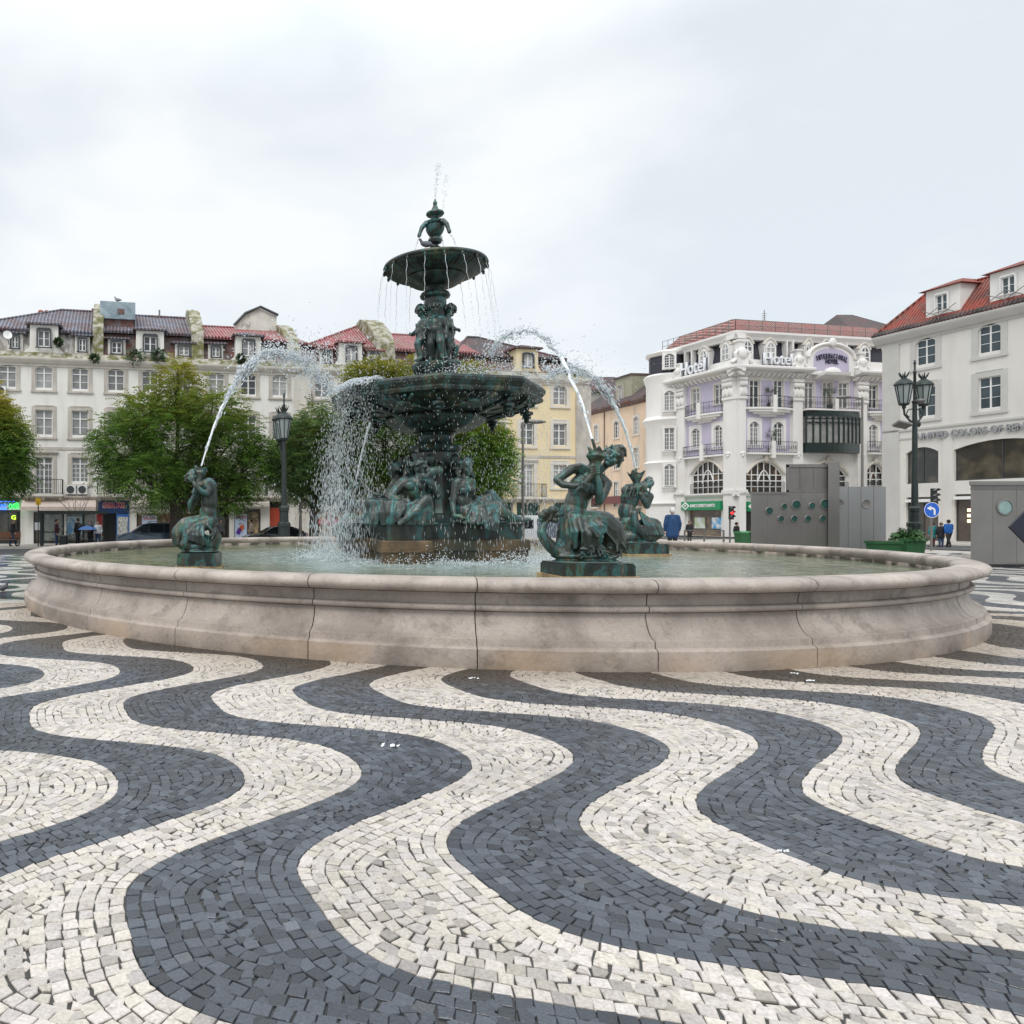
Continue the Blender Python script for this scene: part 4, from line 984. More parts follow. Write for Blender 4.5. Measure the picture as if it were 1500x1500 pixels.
def window(parent, x, z, w, h, style='case', arch=0.0, sur=.18, y=0.0, surmat='stone', frame='whitepaint', mun=(2, 3), top=.30, label=None, glass='glass', hood=False, ry=None):
    """window > frame, pane. (x, z) is the middle of the sill."""
    key = (round(w,2), round(h,2), style, arch, sur, surmat, frame, mun, top, glass, hood)
    w, h = round(w,2), round(h,2)
    if key not in _wp:
        A = MB(); pr = -.045
        if sur > 0:
            A.box(-w/2-sur, -w/2, pr, .10, -sur*.6, h+sur); A.box(w/2, w/2+sur, pr, .10, -sur*.6, h+sur)
            A.box(-w/2-sur*1.0-.05, w/2+sur+.05, pr-.07, .06, -sur*1.05, -sur*.55)
            if arch:
                Q = arch_pts(-w/2, w/2, h-arch, arch, 10)
                for (xa, za), (xb, zb) in zip(Q, Q[1:]): A.yprism([(xa,za),(xb,zb),(xb,h+sur),(xa,h+sur)], pr, .10)
            else: A.box(-w/2, w/2, pr, .10, h, h+sur)
            if hood: A.box(-w/2-sur-.1, w/2+sur+.1, pr-.16, .05, h+sur+.02, h+sur+.16); A.box(-w/2-sur, w/2+sur, pr-.06, .05, h+sur-.10, h+sur+.02)
            else: A.box(-w/2-sur*.35, w/2+sur*.35, pr-.02, .05, h+sur, h+sur+.07)
        else: A.box(-w/2-.05, w/2+.05, -.05, .1, -.07, 0)
        am = A.mesh('window'); am.materials.append(MT[surmat])
        B = MB(); t = .065; yf = .12; ye = .18
        B.box(-w/2, -w/2+t, yf, ye, 0, h); B.box(w/2-t, w/2, yf, ye, 0, h); B.box(-w/2+t, w/2-t, yf, ye, 0, t); B.box(-w/2+t, w/2-t, yf, ye, h-t-arch*.3, h-arch*.3)
        B.box(-t*.75, t*.75, yf-.01, ye, t, h-t-arch*.3)
        if top: B.box(-w/2+t, w/2-t, yf-.015, ye+.004, h*(1-top)-t/2, h*(1-top)+t/2)
        zt = h*(1-top) if top else h
        for i in range(1, mun[1]): B.box(-w/2+t, w/2-t, yf+.015, ye-.01, zt*i/mun[1]-.018, zt*i/mun[1]+.018)
        for i in range(1, mun[0]):
            for sgn in (-1, 1): xx = sgn*(w/2)*i/mun[0]; B.box(xx-.016, xx+.016, yf+.018, ye-.012, t, zt)
        bm_ = B.mesh('frame'); bm_.materials.append(MT[frame])
        C = MB().box(-w/2+.01, w/2-.01, .165, .30, .01, h-.01); cm_ = C.mesh('pane'); cm_.materials.append(MT[glass])
        _wp[key] = (am, bm_, cm_)
    am, bm_, cm_ = _wp[key]
    o = link('window', am, parent); o.location = (x, y, z)
    if ry: o.rotation_euler = (0, 0, ry)
    link('frame', bm_, o); link('pane', cm_, o)
    if label: o['label'] = label
    return o
def hole(x, z, w, h, arch=0.0): return (x-w/2, x+w/2, z, z+h, arch)
def railing(parent, pts, h, name='balcony_railing', n_per_m=8, m='iron', scroll=False, panel=False):
    b = MB()
    for (x0, y0, z0), (x1, y1, z1) in zip(pts, pts[1:]):
        L_ = math.hypot(x1-x0, y1-y0); n = max(2, int(L_*n_per_m))
        b.tube((x0,y0,z0+h), (x1,y1,z1+h), .025, n=6); b.tube((x0,y0,z0+.08), (x1,y1,z1+.08), .018, n=6)
        for i in range(n+1):
            t = i/n; x, y, z = x0+(x1-x0)*t, y0+(y1-y0)*t, z0+(z1-z0)*t; b.tube((x,y,z), (x,y,z+h), .012 if i % n else .022, n=4)
            if scroll and i < n:
                xm, ym = x0+(x1-x0)*(t+.5/n), y0+(y1-y0)*(t+.5/n); b.path([(xm+.07*math.cos(a_), ym, z+h*.5+.16*math.sin(a_)) for a_ in [PI*2*q/8 for q in range(9)]], .011, 4)
    return b.build(name, MT[m], parent)
def balcony(parent, x0, x1, z, dep=.7, h=1.05, m='palestone', round_=False, scroll=False, corbels=True):
    b = MB()
    if round_:
        n = 8; P = [(x0,0)]+[(x0+(x1-x0)*i/n, -dep*(.35+.65*math.sin(PI*i/n))) for i in range(n+1)]+[(x1,0)]
        b.prism([(x,y+.0) for x,y in P][::1], z-.16, z); xm = (x0+x1)/2
        for k, (s_, dz) in enumerate(((.9,.16),(.72,.34),(.45,.52))): b.prism([(xm+(x-xm)*s_, y*s_) for x,y in P], z-dz-.19, z-dz-.004)
        rail = [(xm+(x-xm)*.97, y*.95, z) for x, y in P]
    else:
        b.box(x0, x1, -dep, .0, z-.14, z); b.box(x0+.06, x1-.06, -dep+.08, 0, z-.22, z-.142)
        if corbels:
            for x in (x0+.2, (x0+x1)/2, x1-.2): b.xprism([(0,z-.60),(0,z-.224),(-dep*.8,z-.224),(-dep*.7,z-.36),(-.12,z-.5)], x-.09, x+.09)
        rail = [(x0+.05,0,z),(x0+.05,-dep+.05,z),(x1-.05,-dep+.05,z),(x1-.05,0,z)]
    o = b.build('balcony', MT[m], parent, 30); railing(o, rail, h, 'railing', scroll=scroll); return o
def dormer(root, xc, z0, w, h, win_w, win_h, wz, ydep=1.6, roofm='roof_grey', wallm='white_wall', y=0.1, flare=.45, mun=(1,2), hip=.55, label=None):
    b = MB()
    hw = w/2
    # curved-foot front
    P = [(xc-hw-flare,z0),(xc+hw+flare,z0)]
    for i in range(1, 5): t = i/4; P.append((xc+hw+flare*(1-t)**2, z0+.9*t*min(1, h/2.6)))
    P += [(xc+hw, z0+h),(xc-hw, z0+h)]
    for i in range(3, 0, -1): t = i/4; P.append((xc-hw-flare*(1-t)**2, z0+.9*t*min(1, h/2.6)))
    b.yprism(P, y, y+ydep)
    d = b.build('dormer', MT[wallm], root)
    r = MB(); e = .28; zz = z0+h+.001
    r.add([(xc-hw-e,y-e,zz),(xc+hw+e,y-e,zz),(xc+hw+e,y+ydep+1,zz),(xc-hw-e,y+ydep+1,zz),(xc-hw-e,y-e,zz+.12),(xc+hw+e,y-e,zz+.12),(xc+hw+e,y+ydep+1,zz+.12),(xc-hw-e,y+ydep+1,zz+.12),
           (xc-hw*.15,y+hw*.8,zz+hip),(xc+hw*.15,y+hw*.8,zz+hip),(xc+hw*.15,y+ydep+1,zz+hip),(xc-hw*.15,y+ydep+1,zz+hip)],
          [(3,2,1,0),(0,1,5,4),(1,2,6,5),(2,3,7,6),(3,0,4,7),(4,5,9,8),(5,6,10,9),(6,7,11,10),(7,4,8,11),(8,9,10,11)])
    r.build('dormer_roof', MT[roofm], d)
    window(d, xc, wz, win_w, win_h, mun=mun, top=0, sur=.10, y=y-.185, surmat='darkframe', glass='glass')
    return d
def mullions(b, x0, x1, z0, z1, nx, nz, y, t=.05, d=.08):
    for i in range(nx+1): x = x0+(x1-x0)*i/nx; b.box(x-t/2, x+t/2, y, y+d, z0, z1)
    for j in range(nz+1): z = z0+(z1-z0)*j/nz; b.box(x0, x1, y+.003, y+d-.003, z-t/2, z+t/2)
def sloped(b, P): b.poly(P)

# ------------------------------------------------------------------ the long terrace on the left
LF = Fac((-17.96, 51.0), LA)
def terrace():
    HC = LF.z(0, 524)        # cornice
    zc = HC
    zG = LF.z(60, 727.7)
    rowz = {3: (LF.z(65,569), LF.z(65,536)), 2: (LF.z(65,637.5), LF.z(65,600.5)), 1: (LF.z(64,705.6), LF.z(64,669.5))}
    def storeys(root, wallm, xa, xb, cols, doors, surmat='stone', hide=(), bandm='stone', mun3=(2,2)):
        W = 1.17; holes = []; ws = []
        for c in cols:
            for r, (za, zb) in rowz.items():
                if (round(c), r) in hide: continue
                x = LF.s(c)
                if r == 1 and c in doors: za = zG+.18
                holes.append(hole(x, za, W, zb-za, .25 if r == 3 else 0)); ws.append((x, za, zb-za, r, c))
        return holes, ws
    def put(root, ws, doors, surmat='stone'):
        for x, za, h, r, c in ws:
            if r == 1 and c in doors:
                window(root, x, za, 1.17, h, sur=.28, surmat=surmat, mun=(2,5), top=.18, hood=True); balcony(root, x-1.35, x+1.35, za-.02, .75)
            elif r == 1: window(root, x, za, 1.17, h, sur=.28, surmat=surmat, mun=(2,4), top=.26)
            elif r == 3: window(root, x, za, 1.17, h, sur=.27, arch=.25, surmat=surmat, mun=(1,2), top=.32)
            else: window(root, x, za, 1.17, h, sur=.27, surmat=surmat, mun=(1,2), top=.32)
    def body(root, xa, xb, wallm, holes, shops, name='wall', depth=11):
        b = MB(); wall(b, xa, xb, .12, zc-.35, holes+shops)
        b.poly([(xa,0,.12),(xa,depth,.12),(xa,depth,zc+1.8),(xa,0,zc-.35)]); b.poly([(xb,0,.12),(xb,0,zc-.35),(xb,depth,zc+1.8),(xb,depth,.12)]); b.poly([(xa,depth,.12),(xb,depth,.12),(xb,depth,zc+1.8),(xa,depth,zc+1.8)])
        return b.build(name, MT[wallm], root)
    def cornice(root, xa, xb, moss=True):
        b = MB(); b.xprism([(.05,zc-.50),(-.08,zc-.50),(-.10,zc-.38),(-.24,zc-.30),(-.42,zc-.10),(-.46,zc),(-.46,zc+.05),(.05,zc+.05)], xa, xb); b.build('cornice', MT['palestone'], root)
        MB().xprism([(-.44,zc+.054),(.35,zc+.054),(.35,zc+.52),(.0,zc+.50),(-.25,zc+.18)], xa, xb).build('mossy_parapet', MT['moss'], root)
        MB().box(xa, xb, -.05, .05, LF.z(60,658.5), LF.z(60,654.5)).build('string_course', MT['stone'], root)
        MB().xprism([(.02,zG-.28),(-.22,zG-.22),(-.36,zG-.03),(-.36,zG+.05),(.02,zG+.05)], xa, xb).build('shop_cornice', MT['stone'], root)
    def attic(root, xa, xb, m, z1, ysl=.9):
        z0 = zc+.5
        MB().add([(xa,.36,z0),(xb,.36,z0),(xb,ysl,z1),(xa,ysl,z1),(xa,ysl+.6,z0),(xb,ysl+.6,z0)], [(0,1,2,3),(0,3,4),(1,5,2)]).build('attic_wall', MT[m], root)
    def rooft(root, xa, xb, ze, zr, m='roof_grey', hipl=0, hipr=0, y0=.5, yr=5.0):
        b = MB(); t = .16
        def P(x, y, z): return (x, y, z)
        v = [(xa,y0,ze),(xb,y0,ze),(xb-hipr,yr,zr),(xa+hipl,yr,zr),(xa,10.5,ze),(xb,10.5,ze)]
        v2 = [(x,y,z+t) for x,y,z in v]
        b.add(v+v2, [(6,7,8,9),(9,8,11,10),(6,9,10),(7,11,8),(0,1,7,6),(0,6,10,4),(1,5,11,7),(4,10,11,5),(3,2,1,0),(2,3,4,5)])
        o = b.build('roof', MT[m], root)
        # ridge and hip tiles, row of eave tile ends
        r = MB(); r.box(xa+.02, xb-.02, y0+.35, y0+.5, ze+t-.06, ze+t+.01); r.path([(xa+hipl,yr,zr+t+.02),(xb-hipr,yr,zr+t+.02)], .11, 6)
        if hipl: r.path([(xa,y0,ze+t),(xa+hipl,yr,zr+t+.02)], .10, 6)
        if hipr: r.path([(xb,y0,ze+t),(xb-hipr,yr,zr+t+.02)], .10, 6)
        n = int((xb-xa)/.26)
        for i in range(n): x = xa+.13+i*.26; r.tube((x,y0-.12,ze+t-.02), (x,y0+.5,ze+t+.10), .085, n=6)
        r.build('ridge_tiles', MT[m], o)
        return o
    def party(root, u, vt, vb, w=.5, y1=5.2):
        x = LF.s(u); zt = EYE+(HY-vt)*(LF.Y(u)+4.2)/F; zb = zc+.3
        MB().xprism([(.05,zb),(y1,zb),(y1,zt+.05),(y1-.9,zt+.2),(2.9,zt-.35),(1.0,zt-1.7),(.35,zt-2.6)], x-w/2, x+w/2).build('party_wall', MT['moss'], root)
    # --- A : white block with dormers, u -60..430
    A = LF.root('apartment_building', 'long white block at left with mossy dormered tile roof above the blue shop', 'building', 'terrace along the far side of the square')
    cols = [-38, 11, 64.5, 117.3, 170, 220, 268, 317.6, 364, 410]; doors = (-38, 64.5, 170, 268, 364)
    xa, xb = LF.s(-75), LF.s(432)
    holes, ws = storeys(A, 'white_wall', xa, xb, cols, doors)
    base = zG-.30
    def sh(u0, u1, top, bot=.12): return (LF.s(u0), LF.s(u1), bot+.02, top, 0)
    shops = [sh(-60, 30, LF.z(10,747)), sh(49, 92, LF.z(60,750)), sh(97, 140, LF.z(100,750)), sh(145, 188, LF.z(165,752)), sh(200, 252, LF.z(220,752)), sh(260, 300, LF.z(280,752)), sh(316, 336, LF.z(330,745)), sh(343, 382, LF.z(360,745)), sh(395, 421, LF.z(400,735), .12)]
    body(A, xa, xb, 'white_wall', holes, shops); put(A, ws, doors); cornice(A, xa, LF.s(455))
    # quoin pilaster between A and B
    MB().box(LF.s(431)+.03, LF.s(455), -.14, .03, .12, zc-.51).build('pilaster', MT['palestone'], A)
    zr = lambda u, v, y: EYE+(HY-v)*(LF.Y(u)+y*.98)/F
    ze = LF.z(60, 486)+.1
    rooft(A, LF.s(-60), LF.s(138), ze, zr(115, 459, 5), 'roof_grey', hipl=6.5)
    rooft(A, LF.s(150), LF.s(284), LF.z(230,490)+.1, zr(230, 467, 5), 'roof_grey')
    rooft(A, LF.s(299), LF.s(424), LF.z(330,497)+.1, zr(330, 482, 5), 'roof_red')
    rooft(A, LF.s(443), LF.s(456), LF.z(450,503), zr(450, 498, 5), 'roof_red')
    attic(A, xa, LF.s(138), 'pale_slate', ze); attic(A, LF.s(138), LF.s(284), 'slate', LF.z(230,490)+.1); attic(A, LF.s(284), LF.s(456), 'slate', LF.z(330,497)+.1)
    party(A, 143.5, 449, 520, .75); party(A, 290, 458, 525, .9); party(A, 432, 480, 530, 1.0)
    def dorm(root, u, wl, wr, vt, vb, top, big=True, roofm='roof_grey', wallm='white_wall', lab=None):
        xc = LF.s(u); ww = LF.s(wr)-LF.s(wl)-.16; z0 = zc+.45; wz = LF.z(u, vb); wh = LF.z(u, vt)-wz
        dormer(root, xc, z0, ww+(1.1 if big else .55), LF.z(u, top)-z0, ww, wh, wz, 2.0 if big else .8, roofm, wallm, y=.05 if big else .40, flare=.5 if big else .02, hip=.5 if big else .12)
    dorm(A, 64.5, 54, 75, 484.5, 508, 476); dorm(A, 220, 209.5, 231, 493, 515, 484.5); dorm(A, 364, 355, 373.5, 500, 522, 493)
    for u, a_, b_, vt, vb in ((21,14,28,491,508),(120.4,113.5,127.4,495,513),(171,162,180,499.5,516),(270,261,279,506,519),(317,309.5,324,507,521),(395,388,402,508,523)): dorm(A, u, a_, b_, vt, vb, vt-4, False)
    # tin box and boarded loft on the roof, gabled loft
    x0, x1 = LF.s(146), LF.s(199); y0 = 1.6
    z0 = zr(170, 489, y0); zt = zr(170, 443, y0); MB().box(x0+.2, x1-.1, y0+.1, 5.2, z0-1, zt-1.2).build('boarded_loft', MT['slate'], A)
    tin = MB().box(x0, x1, y0-.15, 5.4, zt-1.25, zt+.02).build('tin_box', mat('tin_sheet', (.30,.37,.41), .5, metal=.3, var=.2, vscale=1.2, col2=(.20,.26,.30), c2scale=1.5), A)
    MB().box(LF.s(168)+.2, LF.s(176)+.3, y0-.2, y0-.14, zt-.9, zt-.5).build('vent', MT['slate'], tin)
    MB().add([(LF.s(153),1.0,z0+.3),(LF.s(153)+.15,1.0,z0+.3),(LF.s(164)+.15,.6,z0-.7+1.8),(LF.s(164),.6,z0-.7+1.8)], [(0,1,2,3)])
    g0, g1 = LF.s(362), LF.s(421); yg = 4.5; za = zr(390, 492, yg)-1
    G_ = lambda u, v: (LF.s(u)*1.0+(LF.s(u)-LF.s(375))*0+.0, zr(u, v, yg))
    gx = lambda u: (u-CX)*1.0
    prof = [(LF.s(364)-.3, za), (LF.s(424), za), (LF.s(424), zr(420,463,yg)), (LF.s(398), zr(398,452,yg)), (LF.s(374), zr(374,461,yg)), (LF.s(364)-.3, zr(362,478,yg))]
    MB().yprism(prof, yg, yg+3.5).build('gabled_loft', mat('stained_render', (.62,.60,.54), .9, var=.15, vscale=1.2, col2=(.16,.16,.14), c2scale=1.1, c2lo=.56, c2hi=.66), A)
    MB().path([(prof[5][0]-.1,yg-.15,prof[5][1]+.05),(prof[4][0],yg-.15,prof[4][1]+.08),(prof[3][0],yg-.15,prof[3][1]+.10),(prof[2][0]+.1,yg-.15,prof[2][1]+.05)], .12, 6).build('gable_coping', MT['darkframe'], A)
    for u, v in ((239,455),(190,452)):
        MB().tube((LF.s(u),4.8,zr(u,470,5)), (LF.s(u),4.8,zr(u,v,5)), .07).build('vent_pipe', MT['steel2'], A)
    # satellite dish, air conditioners
    dx, dz = LF.s(12), LF.z(12,493); d_ = MB(Matrix.Translation((dx,-.35,dz)) @ Euler((R(75),0,R(15))).to_matrix().to_4x4()); d_.lathe([(.01,0),(.18,.02),(.30,.07),(.31,.09),(.18,.04),(.01,.02)], 20); d_.tube((0,0,0),(0,0,.5),.015)
    d_.build('satellite_dish', MT['whitepaint'], A, 40); MB().tube((dx,-.33,dz),(dx,.3,dz-.5),.025).build('dish_arm', MT['iron'], A)
    for u, v in ((104, 717.5), (121, 717.5), (2, 573.5)):
        x, z = LF.s(u), LF.z(u, v); w_ = .68; ac = MB().box(x-w_/2, x+w_/2, -.36, .0-.02, z-.32, z+.32).build('air_conditioner', MT['whitepaint'], A)
        MB(Matrix.Translation((x-.02,-.365,z)) @ Matrix.Rotation(PI/2,4,'X')).lathe([(.01,0),(.24,0),(.26,.02),(.27,.0),(.27,-.02)], 20).build('fan_grille', MT['darkframe'], ac)
    # shop fronts of A
    def shopfill(root, u0, u1, ztop, nx, m='glassdark', fr='darkframe', y=.25):
        x0, x1 = LF.s(u0), LF.s(u1); g = MB().box(x0, x1, y, y+.05, .14, ztop).build('shop_window', MT[m], root); b = MB(); mullions(b, x0+.04, x1-.04, .18, ztop-.04, nx, 1, y-.08); b.build('frame', MT[fr], g); return g
    MT['shop_in'] = mat('lit_shop_interior', (.18,.12,.08), .2, var=.5, vscale=2, col2=(.45,.36,.22), c2scale=2.2, c2lo=.5, c2hi=.62)
    for u0, u1, n in ((-60,30,5),(49,92,3),(97,140,2),(200,252,3),(260,300,2),(316,336,1),(343,382,2)): shopfill(A, u0+.5, u1-.5, LF.z(u0, 749), n, 'shop_in' if u0 in (200, 260, 343) else 'glassdark')
    aw = mat('beige_awning', (.55,.46,.41), .8, var=.06); awp = mat('cream_awning', (.60,.55,.49), .8)
    def awning(u0, u1, v0, v1, m, dep=.9, nm='awning'):
        x0, x1 = LF.s(u0), LF.s(u1); za, zb = LF.z((u0+u1)/2, v0), LF.z((u0+u1)/2, v1); lip = .22
        return MB().xprism([(-.02,za),(-.02,za-.08),(-dep+.04,zb+lip),(-dep+.04,zb),(-dep,zb),(-dep,zb+lip+.05)], x0, x1).build(nm, m, A)
    awning(33, 141, 729.5, 748, aw); awning(191, 305, 730, 742, awp, .7); awning(312, 392, 730, 742, awp, .7); awning(-75, 30, 727, 735, mat('dark_fascia', (.03,.025,.02), .6), .35, 'cafe_fascia')
    bs = MB().box(LF.s(144), LF.s(189), -.14, .26, LF.z(166,752), LF.z(166,731)).build('shop_sign', mat('navy_sign', (.006,.035,.13), .35), A)
    fit_text('GENERAL STORE', LF.s(182.5)-LF.s(150.7), .36, .02, 'lettering', mat('red_letters', (.75,.08,.11), .5), bs, (LF.s(166.8),-.18,LF.z(166,740.2)), bold=.0)
    fit_text('GENERAL STORE', LF.s(183)-LF.s(150.2), .44, .008, 'letter_outline', MT['whitepaint'], bs, (LF.s(166.8),-.15,LF.z(166,740.2)), bold=.03)
    # open doorway and drinks cooler of the blue shop
    MB().box(LF.s(145), LF.s(170), .6, .65, .14, LF.z(160,752)).build('doorway', MT['black'], A)
    cl = MB().box(LF.s(170.5), LF.s(188.5), -.12, .5, .14, LF.z(180,753)).build('drinks_cooler', mat('cooler_blue', (.02,.12,.42), .35), A)
    ci = MB().box(LF.s(172), LF.s(187), -.125, -.115, .5, LF.z(180,757)).build('cooler_shelves', mat('cooler_goods', (.45,.46,.44), .4, var=.8, vscale=7), cl)
    # neon cafe signs
    gn = emis('green_neon', (.02,.95,.08), 2.2); bn = emis('blue_neon', (.02,.15,1.0), 2.4)
    fit_text('CAFÉS', LF.s(29)-LF.s(14.5), .42, .02, 'neon_sign', gn, A, (LF.s(21.7),-.50,LF.z(22,740.8)), bold=.03)
    fit_text('Pasta', LF.s(10)-LF.s(-3), .24, .02, 'neon_sign', bn, A, (LF.s(3.5),-.50,LF.z(3,739.3)), bold=.02); fit_text('Casa', LF.s(11)-LF.s(-2), .24, .02, 'neon_sign', bn, A, (LF.s(4.5),-.50,LF.z(3,744.7)), bold=.02)
    MB().box(LF.s(-60), LF.s(22), -.39, -.34, LF.z(0,735.2), LF.z(0,734)).build('neon_strip', bn, A)
    fit_text('G', .3, .32, .02, 'neon_sign', emis('yellow_neon', (.5,.9,.05), 1.6), A, (LF.s(20),-.05,LF.z(20,758)), bold=.03)
    # red arched door, sale posters
    rd_ = MB(); x0, x1 = LF.s(395), LF.s(421); rd_.box(x0, x1, .2, .26, .14, LF.z(408,744)); rd_.build('red_door', mat('red_door_paint', (.45,.07,.035), .5, var=.1), A)
    fan = MB().box(x0, x1, .22, .25, LF.z(408,744)+.01, LF.z(408,734)); fan.build('fanlight', MT['glassdark'], A)
    for u0, u1, v0, v1, tx in ((208,230,755,772,'SALDOS'),(344,362,753,789,'SALDOS')):
        x0, x1 = LF.s(u0), LF.s(u1); po = MB().box(x0, x1, .08, .12, LF.z(u0,v1), LF.z(u0,v0)).build('poster', mat('poster_blue', (.52,.62,.80), .5), A)
        fit_text(tx, (x1-x0)*.8, .22, .004, 'lettering', mat('poster_red', (.6,.02,.08), .5), po, ((x0+x1)/2,.07,LF.z(u0,v0+4)), bold=.02)
    for c_, dx_, dz_ in (((.65,.12,.05),.05,.5),((.10,.03,.30),-.15,.25)):
        x = LF.s(353)+dx_; z = LF.z(353,783)+dz_; MB(Matrix.Translation((x,.05,z)) @ Matrix.Rotation(R(25),4,'Y')).box(-.15,.15,-.01,.02,-.22,.22).build('poster_tag', mat('tag_colour', c_, .5), A)
    MB().box(LF.s(316)-.3, LF.s(316)-.05, -.1, .0-.01, .13, LF.z(316,736)).build('pier', MT['palestone'], A)
    # --- B : middle block
    B_ = LF.root('apartment_building', 'pale block with faded red hipped roof rising behind the fountain between two mossy party walls', 'building', 'terrace along the far side of the square')
    cols = [472, 520, 568, 612, 655, 690]; doors = (520, 612, 690); xa, xb = LF.s(455)+.02, LF.s(706)
    holes, ws = storeys(B_, '', xa, xb, cols, doors); shops = [(LF.s(462), LF.s(505), .14, LF.z(480,745), 0), (LF.s(512), LF.s(560), .14, LF.z(520,745), 0), (LF.s(570), LF.s(620), .14, LF.z(600,745), 0), (LF.s(630), LF.s(695), .14, LF.z(650,745), 0)]
    body(B_, xa, xb, 'white_wall', holes, shops); put(B_, ws, doors); cornice(B_, xa, xb)
    rooft(B_, LF.s(452), LF.s(562), LF.z(500,508), zr(523, 479, 5), 'roof_red', hipl=5.6, hipr=.3); rooft(B_, LF.s(575), LF.s(706), LF.z(600,513), zr(590, 492, 5), 'roof_red')
    attic(B_, xa, LF.s(706), 'slate', LF.z(500,508)); party(B_, 567, 472, 530, 1.5)
    dorm(B_, 514.3, 506.5, 522.5, 510, 528.5, 502.5, True, 'roof_red'); 
    for u, a_, b_, vt, vb in ((480,474,486,515,529.5),(551,545,557,517,531),(620,614,626,519,534),(655,649,661,519,534)): dorm(B_, u, a_, b_, vt, vb, vt-4, False, 'roof_red')
    for s_ in shops: g = MB().box(s_[0], s_[1], .25, .3, .14, s_[3]).build('shop_window', MT['shop_in'], B_); b = MB(); mullions(b, s_[0]+.04, s_[1]-.04, .18, s_[3]-.04, 3, 1, .17); b.build('frame', MT['whitepaint'], g)
    redp = mat('red_poster', (.55,.03,.03), .5)
    for u in (467, 478, 489): MB().box(LF.s(u), LF.s(u+8), .16, .20, LF.z(470,768), LF.z(470,761)).build('red_poster', redp, B_)
    # --- C : yellow block
    C_ = LF.root('apartment_building', 'yellow four storey block with stone corner pier and red hipped roof behind the water jets', 'building', 'terrace along the far side of the square')
    cols = [729, 772, 820]; doors = (772,); xa, xb = LF.s(706)+.02, LF.s(862)
    old = dict(rowz)
    holes, ws = storeys(C_, '', xa, xb, cols, doors); shops = [(LF.s(712), LF.s(752), .14, LF.z(730,733), 0), (LF.s(757), LF.s(791), .14, LF.z(780,733), 0), (LF.s(811), LF.s(838), .14, LF.z(820,733), 0)]
    body(C_, xa, xb, 'yellow_wall', holes, shops); put(C_, ws, doors, 'palestone'); cornice(C_, xa, xb)
    MB().box(LF.s(843), LF.s(862)+.14, -.14, .6, .12, zc-.51).build('corner_pier', MT['stone'], C_)
    rooft(C_, LF.s(668), LF.s(836), LF.z(760,524), zr(735, 497, 5), 'roof_dark', hipl=3.5, hipr=5.5); 
    MB().xprism([(.0,zc+.5),(.9,LF.z(760,524)),(2,LF.z(760,524)),(2,zc+.5)], LF.s(700), LF.s(829)).build('attic_wall', MT['slate'], C_)
    b = MB(); x0, x1 = LF.s(829), LF.s(866); b.add([(x0,-.2,zc+.5),(x1,-.2,zc+.5),(x1,6,zc+.5),(x0,6,zc+.5),(x0,1.2,zc+2.2),(x0,6,zc+2.2)], [(0,1,4),(1,2,5,4),(0,4,5,3),(2,3,5)]); b.build('corner_roof', MT['roof_dark'], C_)
    dorm(C_, 773, 765, 781, 520, 538, 511, True, 'roof_dark', 'yellow_wall')
    for s_ in shops: g = MB().box(s_[0], s_[1], .25, .3, .14, s_[3]).build('shop_window', mat('green_shop', (.015,.07,.05), .3, var=.6, vscale=3), C_); b = MB(); mullions(b, s_[0]+.04, s_[1]-.04, .18, s_[3]-.04, 2, 2, .17); b.build('frame', MT['stone'], g)
    # terracotta roofline far behind A
    K = thing('house', 'low terracotta roofed house peeping over the left end of the mossy roof', 'house', (LF.o.x, LF.o.y+14, 0), LA)
    MB().box(-3, 3.8, 0, 6, 0, 19.3).build('wall', MT['white_wall'], K); MB().xprism([(-.4,19.31),(6.4,19.31),(3,20.0)], -3.3, 4.1).build('roof', MT['roof_terra'], K)
    ch = MB(); ch.box(3.2,3.9,-.6,-.1,18.0,20.7); ch.build('chimney', MT['slate'], K)
    for i in range(5): MB().capsule((-1.2+i*.5,-.3,19.9+.25*(i < 2)), (-1.2+i*.5,2,19.9+.25*(i < 2)), .28).build('clay_pipe', MT['roof_terra'], K, 40)
terrace()
# weeds growing from the parapet
def weed(u, v, r, label, col=(.035,.07,.02)):
    x, z = LF.s(u), LF.z(u, v); p = LM @ Vector((x, -.35, z)); t = thing('parapet_weed', label, 'plant', p, 0, 'weeds growing on the parapet')
    b = MB(); rd = random.Random(u)
    for i in range(420):
        d = Vector((rd.gauss(0,1), rd.gauss(0,1), rd.gauss(.1,.8))).normalized()*r*rd.uniform(.3,1.1); a = d.orthogonal().normalized()*.055; c_ = d.normalized()*.16
        b.add([d-a*.4, d+c_*.5-a, d+c_, d+c_*.5+a], [(0,1,2,3)])
    b.build('foliage', mat('weed_leaf', col, .7, var=.4), t)
    MB().tube((0,0,-r*.9), (0,.05,0), .03).build('stem', MT['slate'], t)
for i, (u, v, r) in enumerate(((139,527,.30),(198,524,.62),(232,523,.52),(86,503,.25),(352,527,.3))):
    weed(u, v, r, ('tiny weed on the ledge beside the first party wall', 'bushiest dark weed hanging over the ledge left of the middle dormer', 'round dark weed on the ledge right of the middle dormer', 'small weed beside the leftmost dormer', 'small weed at the foot of the right dormer')[i])
